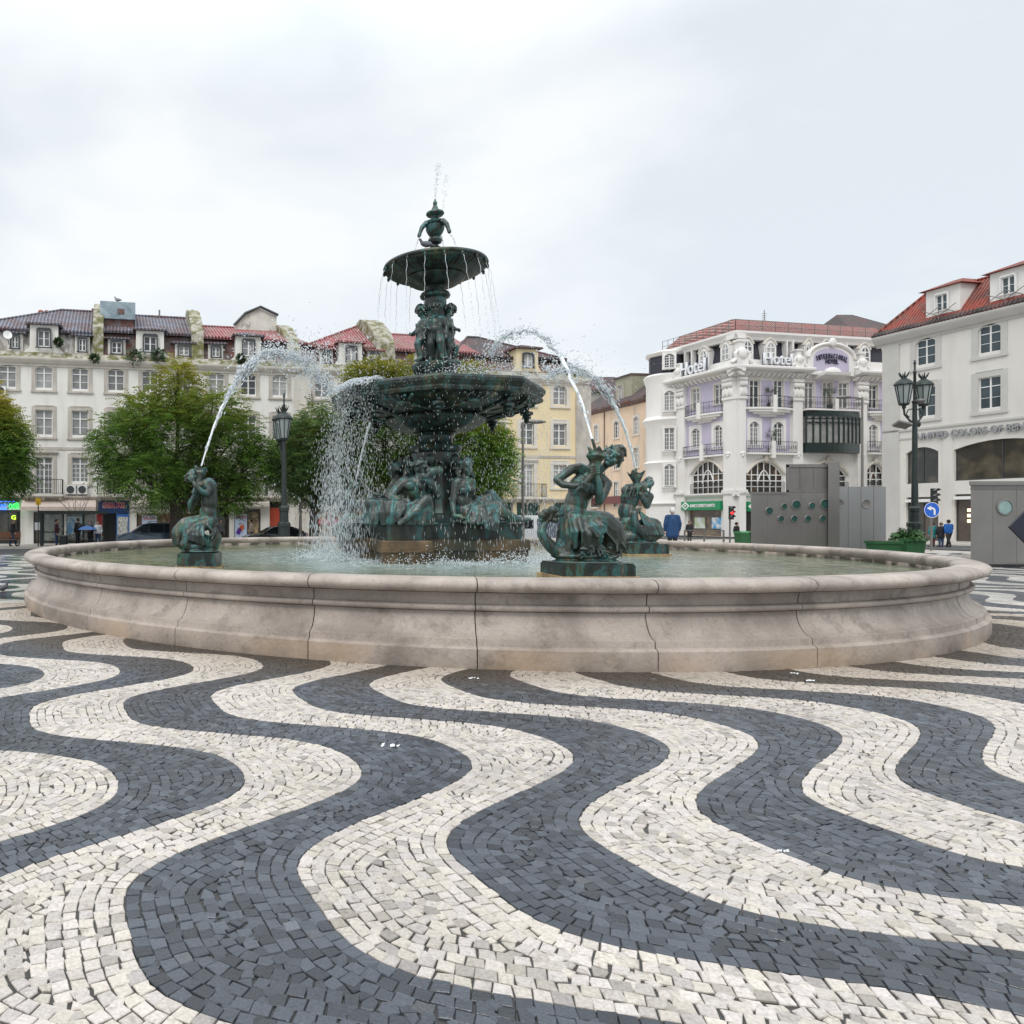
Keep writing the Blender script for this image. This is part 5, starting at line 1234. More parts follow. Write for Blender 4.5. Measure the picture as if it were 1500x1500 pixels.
# ------------------------------------------------------------------ hotel on the corner
HCX, HCY = 46.2, 70.0
HR = Fac((HCX, HCY), math.atan2(3.3, 17.2)); HL = Fac((43.6, 81.4), math.atan2(-11.4, 2.6))
MT['mez_glass'] = mat('warm_interior_glass', (.05,.04,.035), .1, var=.5, vscale=1.2, col2=(.25,.15,.08), c2scale=1.4, c2lo=.60, c2hi=.68)
def arch_frame(b, x0, x1, z0, z1, rise, y, t=.07, nx=4, nz=3):
    Q = arch_pts(x0, x1, z1-rise, rise, 12)
    b.path([(x, y, z) for x, z in Q], t*.6, 6); b.box(x0-t/2, x0+t/2, y-.03, y+.03, z0, z1-rise); b.box(x1-t/2, x1+t/2, y-.03, y+.03, z0, z1-rise)
    for i in range(1, nx):
        x = x0+(x1-x0)*i/nx; zt = z1-rise+rise*(1-(2*i/nx-1)**2); b.box(x-t/2, x+t/2, y-.025, y+.03, z0, zt)
    for j in range(0, nz): z = z0+(z1-rise-z0)*j/max(1,nz-1); b.box(x0, x1, y-.02, y+.025, z-t/2, z+t/2)
def hotel():
    H = thing('hotel', 'ornate cream and lilac corner hotel with dark mansard, white balconies and big rooftop lettering', 'hotel', (HCX, HCY, 0))
    inv = Matrix.Translation((-HCX, -HCY, 0))
    def sub(Fc): return inv @ Matrix.Translation((Fc.o.x, Fc.o.y, 0)) @ Matrix.Rotation(Fc.a, 4, 'Z')
    MRr, MLl = sub(HR), sub(HL)
    fr = {}
    for key, M in (('R', MRr), ('L', MLl)):
        o = M.to_translation(); fr[key] = (M, o)
    class Side:      # helper that puts meshes in facade space directly under the hotel
        def __init__(s, F_, M): s.F, s.M = F_, M
        def mb(s): return MB(s.M)
        def win(s, u, vb, vt, wpx, **k):
            x, z = s.F.s(u), s.F.z(u, vb); w = s.F.s(u+wpx/2)-s.F.s(u-wpx/2); h = s.F.z(u, vt)-z
            yy = k.pop('y', 0); o = window(H, 0, 0, w, h, **k); o.matrix_local = s.M @ Matrix.Translation((x, yy, z)); return (x, z, w, h)
    Rt, Lt = Side(HR, MRr), Side(HL, MLl)
    zc = HR.z(1078, 538.7)              # main cornice top
    zsh = HR.z(1078, 722)               # top of the shop storey
    z2 = HR.z(1078, 667); z3 = HR.z(1078, 608)
    ztop = HR.z(1078, 482)
    def holes_for(S, lst): return [(S.F.s(u-w/2), S.F.s(u+w/2), S.F.z(u, vb), S.F.z(u, vt), a) for u, vb, vt, w, a in lst]
    # right face
    R3 = [(1105.3,598,557,14.5,0),(1140.3,598,557.5,14,0),(1185.5,598,560,14,0),(1212,598,560,14,0),(1235.5,598,561,14,0),(1279,598,564,13,0)]
    R2 = [(1105,652,617.5,14,.35),(1140.3,653,618.5,14,.35),(1279,655,622,13,.35)]
    RM = [(1120.5,722,675.6,55,1.3),(1212,722,677,58,1.3),(1281,722,679,28,.9)]
    hs = holes_for(Rt, R3+R2+RM)
    xe = HR.s(1310)
    shR = [(HR.s(1092), HR.s(1152), .14, HR.z(1120,735), 0), (HR.s(1176), HR.s(1248), .14, HR.z(1210,736), 0), (HR.s(1262), HR.s(1300), .14, HR.z(1280,737), 0)]
    b = Rt.mb(); wall(b, 0, xe, .12, zc, hs+shR); b.poly([(xe,0,.12),(xe,14,.12),(xe,14,zc),(xe,0,zc)]); b.build('wall', MT['cream_wall'], H)
    # lilac panels set between the piers
    lil = Rt.mb()
    for u0, u1 in ((1090,1157),(1173,1251),(1267,1300)):
        wall(lil, HR.s(u0), HR.s(u1), HR.z(u0,661), HR.z(u0,556), [h for h in hs if h[3] < zc+1 and h[2] > HR.z(1100,660)], y=-.03, depth=.02)
    lil.build('lilac_panel', MT['lilac'], H)
    for u, vb, vt, w, a in R3: Rt.win(u, vb, vt, w, frame='whitepaint', sur=.10, surmat='palestone', mun=(1,2), top=.2)
    for u, vb, vt, w, a in R2: Rt.win(u, vb, vt, w, arch=.35, sur=.30, surmat='cream_wall', mun=(2,4), top=.25, frame='whitepaint')
    def bigarch(S, u, vb, vt, w, rise):
        x0, x1, z0, z1 = S.F.s(u-w/2), S.F.s(u+w/2), S.F.z(u, vb), S.F.z(u, vt)
        g = S.mb().box(x0+.02, x1-.02, .25, .30, z0, z1).build('arched_window', MT['mez_glass'], H)
        q = S.mb(); arch_frame(q, x0+.05, x1-.05, z0+.05, z1-.03, rise, .16, .09, 6 if w > 40 else 3, 4); xm = (x0+x1)/2; q.path([(xm+(x-xm)*.36, .13, z-.9) for x, z in arch_pts(x0, x1, z1-rise, rise, 10)], .06, 6)
        q.build('frame', MT['whitepaint'], g)
        a_ = S.mb(); Q = arch_pts(x0-.1, x1+.1, z1-rise+.1, rise+.05, 14); a_.path([(x, -.05, z) for x, z in Q], .16, 6); a_.ell(((x0+x1)/2, -.15, z1+.28), (.25,.14,.35)); a_.build('arch_moulding', MT['palestone'], g)
        railing(g, [S.M @ Vector((x0, -.12, z0)), S.M @ Vector((x1, -.12, z0))], 1.05, 'railing')
    for r_ in RM: bigarch(Rt, *r_)
    # left face
    L3 = [(1019,599,569,12,0),(1052,592,563,12,0)]; L2 = [(1019,655,628,12,.35),(1052,654,623,12,.35)]; LM_ = [(1036,724,675.5,46,1.3)]
    hl = holes_for(Lt, L3+L2+LM_)
    xL1 = HL.s(1078); shL = [(HL.s(1008), HL.s(1056.5), .14, HL.z(1030,736), 0)]
    zoff = 0
    b = Lt.mb(); wall(b, HL.s(990), xL1, .12, zc, hl+shL); b.poly([(HL.s(990),0,.12),(HL.s(990),12,.12),(HL.s(990),12,zc),(HL.s(990),0,zc)]); b.build('wall', MT['cream_wall'], H)
    lil = Lt.mb(); wall(lil, HL.s(1006), HL.s(1063), HL.z(1036,668), HL.z(1036,557), [h for h in hl if h[2] > HL.z(1036,668)], y=-.03, depth=.02); lil.build('lilac_panel', MT['lilac'], H)
    for u, vb, vt, w, a in L3: Lt.win(u, vb, vt, w, frame='whitepaint', sur=.10, surmat='palestone', mun=(1,2), top=.2)
    for u, vb, vt, w, a in L2: Lt.win(u, vb, vt, w, arch=.35, sur=.28, surmat='cream_wall', mun=(2,4), top=.25)
    for r_ in LM_: bigarch(Lt, *r_)
    # piers with swagged capitals
    def pier(S, u0, u1, dep=.30, corner=False, nm='pier'):
        x0, x1 = S.F.s(u0), S.F.s(u1); b = S.mb(); b.box(x0, x1, -dep, .02, .12, zc-.5); b.box(x0-.12, x1+.12, -dep-.1, .02, zsh-.1, zsh+.3)
        zk = zc-2.9; w = x1-x0
        b.box(x0-.08, x1+.08, -dep-.12, .02, zk-.1, zk+.12)
        for i in range(5):
            t = (i+.5)/5; b.ell((x0+w*t, -dep-.05, zk+.55+.12*(i % 2)), (w*.13,.16,.42)); b.ell((x0+w*t, -dep-.10, zk+1.35), (w*.12,.18,.26))
        b.box(x0-.05, x1+.05, -dep-.15, .02, zk+1.7, zk+1.95)
        for i in range(3): b.xprism([(.02,zc-.45),(.02,zc-1.0),(-dep-.05,zc-.95),(-dep-.5,zc-.5),(-dep-.5,zc-.45)], x0+w*(i+.25)/3, x0+w*(i+.7)/3)
        b.ell(((x0+x1)/2, -dep-.04, zsh+3.6), (.16,.10,.16)); b.ell(((x0+x1)/2, -dep-.04, z2+.2), (.3,.10,.16))
        b.build(nm, MT['cream_wall'], H, 40)
    pier(Rt, 1079, 1089); pier(Rt, 1158, 1172); pier(Rt, 1252, 1266); pier(Lt, 1063, 1077.5); pier(Lt, 993, 1006)
    # heavy cornice, dentils, parapet
    def cornice(S, x0, x1, z=zc, dep=1.15):
        b = S.mb(); b.xprism([(.02,z-.5),(-.35,z-.5),(-.45,z-.35),(-dep+.15,z-.25),(-dep,z-.12),(-dep,z+.06),(-dep+.08,z+.12),(.02,z+.12)], x0, x1)
        n = int((x1-x0)/.55)
        for i in range(n): x = x0+(i+.5)*(x1-x0)/n; b.xprism([(0,z-.52),(0,z-.85),(-.4,z-.8),(-.72,z-.52)], x-.12, x+.12)
        b.build('cornice', MT['cream_wall'], H)
    cornice(Rt, -1.0, HR.s(1180)); cornice(Rt, HR.s(1245), xe); cornice(Lt, HL.s(984), xL1+1.1)
    def blk(S, u0, u1, z0, z1, y0, y1, nm='parapet', m='cream_wall'): return S.mb().box(S.F.s(u0), S.F.s(u1), y0, y1, z0, z1).build(nm, MT[m], H)
    blk(Rt, 1079, 1185, zc+.12, zc+.8, -.35, 0); blk(Rt, 1238, 1300, zc+.12, zc+1.1, -.35, 0); blk(Lt, 985, 1077.5, zc+.12, zc+.8, -.35, 0)
    # mansard wall with arched dormer windows
    ya = .9
    atR = [(1100.8,521,498,13.5,.5),(1134.8,523,500,13,.5),(1191,525,501,8,.4),(1217,525,502,9,.4),(1273.5,531,507,13,.5)]
    def attic(S, x0, x1, lst, y=ya):
        b = S.mb(); b.add([(x0,y-.2,zc),(x1,y-.2,zc),(x1,y+.4,ztop-.5),(x0,y+.4,ztop-.5)], [(0,1,2,3)]); b.build('mansard', MT['mansard'], H)
        for u, vb, vt, w, a in lst:
            F_ = S.F; D0 = F_.Y(u)
            z0, z1 = F_.z(u, vb), F_.z(u, vt); xa, xb = F_.s(u-w/2), F_.s(u+w/2); xm = (xa+xb)/2; hw = (xb-xa)/2
            q = S.mb(); A_ = [(x, z) for x, z in arch_pts(xm-hw-.20, xm+hw+.20, z1-.25, .62, 10)]
            q.yprism([(xm+hw+.3, z0-.9), (xm+hw+.20, z0)]+A_[::-1]+[(xm-hw-.20, z0), (xm-hw-.3, z0-.9)], y-.40, y+.4); d = q.build('arched_dormer', MT['cream_wall'], H)
            q = S.mb(); q.path([(x, y-.42, z+.03) for x, z in A_], .11, 6); q.path([(x, y-.25, z+.05) for x, z in A_], .10, 6); q.build('hood', MT['palestone'], d)
            g = S.mb(); B_ = arch_pts(xm-hw, xm+hw, z1-a, a, 8); g.yprism([(xm-hw, z0), (xm+hw, z0)]+B_[::-1], y-.435, y-.39); g = g.build('window', MT['glass'], d)
            q = S.mb(); arch_frame(q, xm-hw+.03, xm+hw-.03, z0+.04, z1, a, y-.46, .09, 2, 3); q.build('frame', MT['whitepaint'], g)
    attic(Rt, .62, xe, atR); attic(Lt, HL.s(978), xL1-.62, [(1025,536,513,11,.5),(1057,527.5,503,11,.5)])
    for S, u in ((Rt,1161),(Rt,1170),(Rt,1240),(Rt,1249),(Lt,996),(Lt,1006)):
        x = S.F.s(u); S.mb().box(x-.09, x+.09, ya-.33, ya+.2, zc, ztop-.5).build('mansard_pilaster', MT['cream_wall'], H)
    for S, x0, x1 in ((Rt, .3, xe), (Lt, HL.s(966), xL1-.3)):
        q = S.mb(); q.xprism([(ya+.6,ztop-.75),(ya-.25,ztop-.75),(ya-.35,ztop-.5),(ya-.6,ztop-.2),(ya-.6,ztop),(ya+.6,ztop)], x0, x1); q.build('upper_cornice', MT['cream_wall'], H)
    # roof: tiled skirt all round, safety rail
    a = MRr @ Vector((.3, ya-.55, ztop)); e1 = MRr @ Vector((xe, ya-.5, ztop)); l1 = MLl @ Vector((HL.s(966), ya-.5, ztop))
    up = 1.55; ai = MRr @ Vector((1.5, ya+1.0, ztop+up)); ei = MRr @ Vector((xe, ya+1.0, ztop+up)); li = MLl @ Vector((HL.s(966)+.8, ya+1.0, ztop+up))
    MB().add([l1, a, e1, ei, ai, li, MRr @ Vector((xe, 14, ztop+up))], [(0,1,4,5),(1,2,3,4),(5,4,3,6)]).build('roof', roof_mat('hotel_tiles', (.40,.17,.15), (.33,.2,.18)), H)
    rl = MB()
    for p, q in ((l1, a), (a, e1)):
        n = 12
        for k in (.5, 1.05): rl.tube(p+Vector((0,0,k)), q+Vector((0,0,k)), .03, n=5)
        for i in range(n+1): c = p.lerp(q, i/n); rl.tube(c, c+Vector((0,0,1.08)), .03, n=5)
    rl.build('safety_rail', MT['steel2'], H)
    q = Rt.mb(); q.tube((6.3,3,ztop+.5),(6.3,3,ztop+3.0),.04,n=5)
    for k in range(4): q.tube((6.0,3,ztop+2.0+k*.22),(6.6,3,ztop+2.0+k*.22),.02,n=4)
    q.build('antenna', MT['steel2'], H)
    # corner cartouche and urn groups on the parapet
    def cart(S, x, y, s=1.0, z=zc+.3):
        b = S.mb(); rd = random.Random(int(x*10)+7)
        b.box(x-.7*s, x+.7*s, y-.2, y+.5, z-.1, z+.6*s); b.ell((x,y-.1,z+1.0*s), (.55*s,.35,.65*s)); b.box(x-.35*s, x+.35*s, y-.1, y+.4, z+1.4*s, z+2.2*s); b.box(x-.5*s, x+.5*s, y-.2, y+.5, z+2.2*s, z+2.42*s)
        for sg in (-1, 1): b.chain([((x+sg*.55*s,y-.15,z+1.3*s),.14*s),((x+sg*.85*s,y-.15,z+.9*s),.18*s),((x+sg*.75*s,y-.15,z+.4*s),.16*s),((x+sg*1.15*s,y-.15,z+.12*s),.2*s)], 8)
        b.build('cartouche', MT['cream_wall'], H, 50)
    cart(Rt, .1, -.5, .95); cart(Rt, HR.s(1165), -.3, .7); cart(Rt, HR.s(1257), -.3, .7); cart(Lt, HL.s(998), -.3, .6)
    # arched gable panel with the hotel name
    g0, g1 = HR.s(1176), HR.s(1243); gm = (g0+g1)/2; zb = HR.z(1210, 548); zs = HR.z(1210, 526); zt = HR.z(1210, 505.5)
    P = [(g0, zb-.2), (g1, zb-.2)]+[(gm+(g1-g0)/2*math.cos(t), zs+(zt-zs)*math.sin(t)) for t in [PI*i/14 for i in range(15)]]
    gp = Rt.mb().yprism(P, -.55, -.1).build('name_gable', MT['cream_wall'], H)
    Pi = [(g0+.65, zb+.2), (g1-.65, zb+.2)]+[(gm+((g1-g0)/2-.65)*math.cos(t), zs+(zt-zs-.45)*math.sin(t)) for t in [PI*i/14 for i in range(15)]]
    Rt.mb().yprism(Pi, -.58, -.5).build('lilac_panel', MT['lilac'], gp)
    mo = Rt.mb(); mo.path([(x, -.6, z) for x, z in P[2:]], .17, 6); mo.ell((gm, -.7, zt+.1), (.4,.2,.45)); mo.build('moulding', MT['cream_wall'], gp, 50)
    navy = mat('navy_lettering', (.012,.012,.045), .5)
    txt = 'INTERNACIONAL'; rr_ = 5.2; zcn = HR.z(1210,523.5)-rr_
    for i, ch in enumerate(txt):
        an = (i-(len(txt)-1)/2)*-.057; x = gm-.02+rr_*math.sin(-an); z = zcn+rr_*math.cos(an)
        fit_text(ch, .20 if ch != 'I' else .07, .50, .03, 'letter', navy, gp, MRr @ Vector((x, -.64, z)), bold=.03, M=MRr.to_3x3().to_4x4() @ Matrix.Rotation(-an*-1*-1, 4, 'Y'))
    fit_text('HOTEL', HR.s(1219.5)-HR.s(1201), .45, .03, 'lettering', navy, gp, MRr @ Vector((gm, -.64, HR.z(1210,531.5))), bold=.03, M=MRr.to_3x3().to_4x4())
    cb = Rt.mb(); cb.xprism([(0,zb-.6),(-1.2,zb-.3),(-1.3,zb-.05),(0,zb-.05)], gm-1.5, gm+1.5); cb.ell((gm,-.65,zb+.05), (.9,.5,.5)); cb.build('shell_canopy', MT['cream_wall'], gp, 40)
    # big white rooftop letters
    wl = mat('white_sign_letters', (.82,.83,.86), .4)
    def hotel_sign(S, u0, u1, v0, v1, y):
        x0, x1 = S.F.s(u0), S.F.s(u1); um = (u0+u1)/2; zm = S.F.z(um, (v0+v1)/2); hh = S.F.z(um, v0)-S.F.z(um, v1)
        R3_ = S.M.to_3x3().to_4x4()
        o = fit_text('Hotel', x1-x0, hh, .10, 'sign_lettering', wl, H, S.M @ Vector(((x0+x1)/2, y, zm)), bold=.0, M=R3_)
        fit_text('Hotel', x1-x0+.1, hh+.06, .06, 'letter_backing', mat('letter_edge', (.10,.11,.15), .5), o, S.M @ Vector(((x0+x1)/2+.06, y+.16, zm-.03)), bold=.02, M=R3_)  # darker, slightly larger copy of the letters set behind them
    hotel_sign(Rt, 1106, 1147, 520.5, 537, -1.0); hotel_sign(Lt, 1009, 1045, 529, 548, -1.0)
    # balconies
    def balc(S, u0, u1, vtop, round_=True, dep=.9, scroll=True):
        x0, x1 = S.F.s(u0), S.F.s(u1); z = S.F.z((u0+u1)/2, vtop); b = S.mb()
        if round_:
            n = 8; xm = (x0+x1)/2; P = [(x0,0)]+[(x0+(x1-x0)*i/n, -dep*(.45+.55*math.sin(PI*i/n))) for i in range(n+1)]+[(x1,0)]
            b.prism(P, z-.18, z)
            for s_, dz in ((.88,.18),(.66,.40),(.36,.62)): b.prism([(xm+(x-xm)*s_, y*s_) for x, y in P], z-dz-.23, z-dz-.003)
            rail = [(xm+(x-xm)*.97, y*.94, z) for x, y in P]
        else: b.box(x0, x1, -dep, 0, z-.16, z); rail = [(x0,0,z),(x0,-dep+.05,z),(x1,-dep+.05,z),(x1,0,z)]
        xm = (x0+x1)/2; b.box(xm-.2, xm+.2, -dep-.06, -dep+.28, z-.5, z+1.15)
        o = b.build('balcony', MT['cream_wall'], H, 40); railing(o, [S.M @ Vector(p) for p in rail], 1.1, 'railing', n_per_m=5, scroll=scroll)
    balc(Rt, 1089, 1157, 598); balc(Rt, 1090, 1160, 664, False, .6); balc(Rt, 1173, 1252, 601, False, .9); balc(Rt, 1267, 1305, 604); balc(Rt, 1267, 1305, 664, False, .6)
    balc(Lt, 1008, 1062, 607); balc(Lt, 1006, 1063, 668, False, .5)
    # glazed iron bow window
    x0, x1 = HR.s(1174), HR.s(1252); z0, z1 = HR.z(1210,664), HR.z(1210,604); n = 10
    P = [(x0,0)]+[(x0+(x1-x0)*i/n, -.5-.6*math.sin(PI*i/n)) for i in range(n+1)]+[(x1,0)]
    bw = Rt.mb().prism(P, z1-.5, z1).prism(P, z0, z0+.95).build('bow_window', MT['greenframe'], H)
    xm = (x0+x1)/2; Rt.mb().prism([(xm+(x-xm)*.97, y*.93) for x, y in P], z0+.95, z1-.5).build('pane', MT['glass'], bw)
    q = Rt.mb()
    for x, y in P[1:-1]: q.box(x-.06, x+.06, y-.05, y+.05, z0+.95, z1-.5)
    for zz in (z1-1.1, z1-.75): q.path([(x, y, zz) for x, y in P[1:-1]], .04, 4)
    for x, y in P[1:-1]:
        q.ell((x,y-.02,z1-.62), (.22,.05,.12), n=8, m=5)
    for (xa, yaa), (xb, yb) in zip(P[1:-2], P[2:-1]): q.path([(xa+(xb-xa)*t, yaa+(yb-yaa)*t-.02, z1-1.5+.35*math.sin(PI*t)) for t in (0,.25,.5,.75,1)], .03, 4)
    q.build('iron_frame', MT['greenframe'], bw)
    # corner turret at the far left
    tx, ty = HL.s(971), .6; c3 = MLl @ Vector((tx, ty, 0)); Rr = 1.75; sc_ = (HL.s(993)-HL.s(950))/2
    T_ = MB(); T_.lathe([(sc_,.12),(sc_,HL.z(971,742)),(sc_+.25,HL.z(971,738)),(sc_,HL.z(971,732)),(sc_,HL.z(971,694)),(sc_*.98,HL.z(971,688)),(sc_+.25,HL.z(971,679)),(sc_,HL.z(971,676)),(sc_,HL.z(971,627)),(sc_+.3,HL.z(971,620)),(sc_+.4,HL.z(971,617)),(sc_+.05,HL.z(971,612)),(sc_,HL.z(971,606)),(sc_,HL.z(971,566)),(sc_+.15,HL.z(971,560)),(sc_+.3,HL.z(971,553)),(sc_,HL.z(971,550))], 28, c=(c3.x, c3.y, 0))
    T_.build('turret', MT['cream_wall'], H, 35)
    T_ = MB(); T_.lathe([(sc_*.9,HL.z(971,552)),(sc_*.9,HL.z(971,522))], 8, c=(c3.x, c3.y, 0)); T_.build('turret_attic', MT['mansard'], H)
    T_ = MB(); T_.lathe([(sc_*.95,HL.z(971,524)),(sc_*1.05,HL.z(971,521)),(sc_*1.08,HL.z(971,519)),(.4,HL.z(971,512))], 8, c=(c3.x, c3.y, 0)); T_.build('turret_roof', MT['cream_wall'], H)
    dirv = (Vector((0,0,0))-Vector((c3.x+HCX, c3.y+HCY, 0))).normalized()
    for vb, vt, ar in ((605,577,.35),(661.5,630,.0),(713,682,.35),(544,524,.35)):
        for da in (0,):
            a_ = math.atan2(dirv.y, dirv.x)+R(4)+da; p = Vector((c3.x+(sc_-.02)*math.cos(a_), c3.y+(sc_-.02)*math.sin(a_), HL.z(971, vb)))
            hgt = HL.z(971, vt)-HL.z(971, vb); o = window(H, 0, 0, .95, hgt, arch=ar, sur=.16, surmat='cream_wall', mun=(2,4), top=.25, y=0)
            MW = Matrix.Translation(p) @ Matrix.Rotation(a_+PI/2, 4, 'Z') @ Matrix.Translation((0,-.36,0)); o.matrix_local = MW; MB(MW).box(-.64,.64,.31,.95,-.12,hgt+.2).build('window_bay', MT['cream_wall'], H)
    # bank at street level
    gr = mat('bank_green', (.01,.26,.10), .4); wht = MT['whitepaint']
    x0, x1 = HL.s(1003), HL.s(1060); z0, z1 = HL.z(1030,747.2), HL.z(1030,734.5)
    sg = Lt.mb().box(x0, x1, -.45, -.12, z0, z1).build('bank_sign', gr, H)
    M3 = MLl.to_3x3().to_4x4(); fit_text('BANCO ESPIRITO SANTO', HL.s(1053)-HL.s(1017), .34, .015, 'lettering', wht, sg, MLl @ Vector(((HL.s(1053)+HL.s(1017))/2, -.48, (z0+z1)/2)), bold=.03, M=M3)
    lx = HL.s(1009.5); lz = (z0+z1)/2; q = Lt.mb(); k = .55; q.yprism([(lx,lz-.42),(lx+k,lz),(lx,lz+.42),(lx-k,lz)], -.48, -.46); q.build('diamond_logo', wht, sg)
    q = Lt.mb(); q.yprism([(lx,lz-.24),(lx+.3,lz),(lx,lz+.24),(lx-.3,lz)], -.50, -.482); q.build('logo_centre', gr, sg)
    q = Lt.mb(); q.yprism([(lx-.03,lz-.12),(lx+.15,lz),(lx+.03,lz+.12),(lx-.15,lz)], -.52, -.502); q.build('logo_core', wht, sg)
    g = Lt.mb().box(shL[0][0]+.02, shL[0][1]-.02, .25, .3, .14, shL[0][3]).build('shop_window', mat('bank_window', (.20,.15,.10), .15, var=.3, col2=(.10,.08,.07), c2scale=.7), H)
    for u0, u1, c_ in ((1016,1031,(.45,.55,.35)),(1041,1056,(.05,.35,.65))):
        po = Lt.mb().box(HL.s(u0), HL.s(u1), .12, .2, HL.z(1030,774), HL.z(1030,758)).build('poster', mat('bank_poster', c_, .4, var=.3, vscale=1.2, col2=(.7,.7,.72), c2scale=1.3), g)
    Lt.mb().xprism([(.02,zsh-.35),(-.25,zsh-.3),(-.4,zsh-.1),(-.4,zsh+.05),(.02,zsh+.05)], HL.s(985), xL1+.4).build('shop_cornice', MT['cream_wall'], H); Rt.mb().xprism([(.02,zsh-.35),(-.25,zsh-.3),(-.4,zsh-.1),(-.4,zsh+.05),(.02,zsh+.05)], -.4, xe).build('shop_cornice', MT['cream_wall'], H)
    for s_ in shR: Rt.mb().box(s_[0]+.02, s_[1]-.02, .25, .3, .14, s_[3]).build('shop_window', MT['glassdark'], H)
    sg = Rt.mb().box(HR.s(1091), HR.s(1152), -.45, -.12, HR.z(1100,749), HR.z(1100,735)).build('bank_sign', gr, H)
    lx = HR.s(1097); lz = HR.z(1100,742); Rt.mb().yprism([(lx,lz-.42),(lx+k,lz),(lx,lz+.42),(lx-k,lz)], -.48, -.46).build('diamond_logo', wht, sg)
hotel()
def potted(u, v, Yd, h, label, grp='potted trees on the hotel balconies'):
    p = at(u, v, Yd); t = thing('potted_tree', label, 'plant', p, 0, grp)
    MB().lathe([(.16,0),(.24,.02),(.30,.45),(.27,.47),(.24,.42),(.01,.40)], 12).build('pot', MT['darkframe'], t); MB().path([(0,0,.4),(.04,0,h*.35),(0,.02,h*.6)], [.04,.035,.03], 6).build('stem', MT['slate'], t)
    b = MB(); rd = random.Random(int(u))
    for i in range(260):
        d = Vector((rd.gauss(0,1), rd.gauss(0,1), rd.gauss(0,1))).normalized()*rd.uniform(.15,.62); c_ = Vector((0,0,h*.72))+Vector((d.x, d.y, d.z*.85)); a = d.orthogonal().normalized()*.07; e = d.normalized()*.16
        b.add([c_-a, c_+e*.5-a*.2, c_+a, c_+e], [(0,1,2,3)])
    b.build('foliage', mat('shrub_leaf', (.035,.06,.03), .7, var=.4), t)
potted(1028.5, 600, 77.0, 2.6, 'thin potted tree on the upper balcony of the left hotel face'); potted(1026, 661, 77.2, 2.5, 'potted tree on the lower balcony of the left hotel face')
potted(1129, 597, 70.3, 2.4, 'potted tree between the two windows of the upper round balcony'); potted(1130, 663, 70.6, 2.6, 'potted tree on the balcony directly below the round one')
potted(1216, 600, 71.6, 2.5, 'potted tree on the balcony above the glazed bow window')

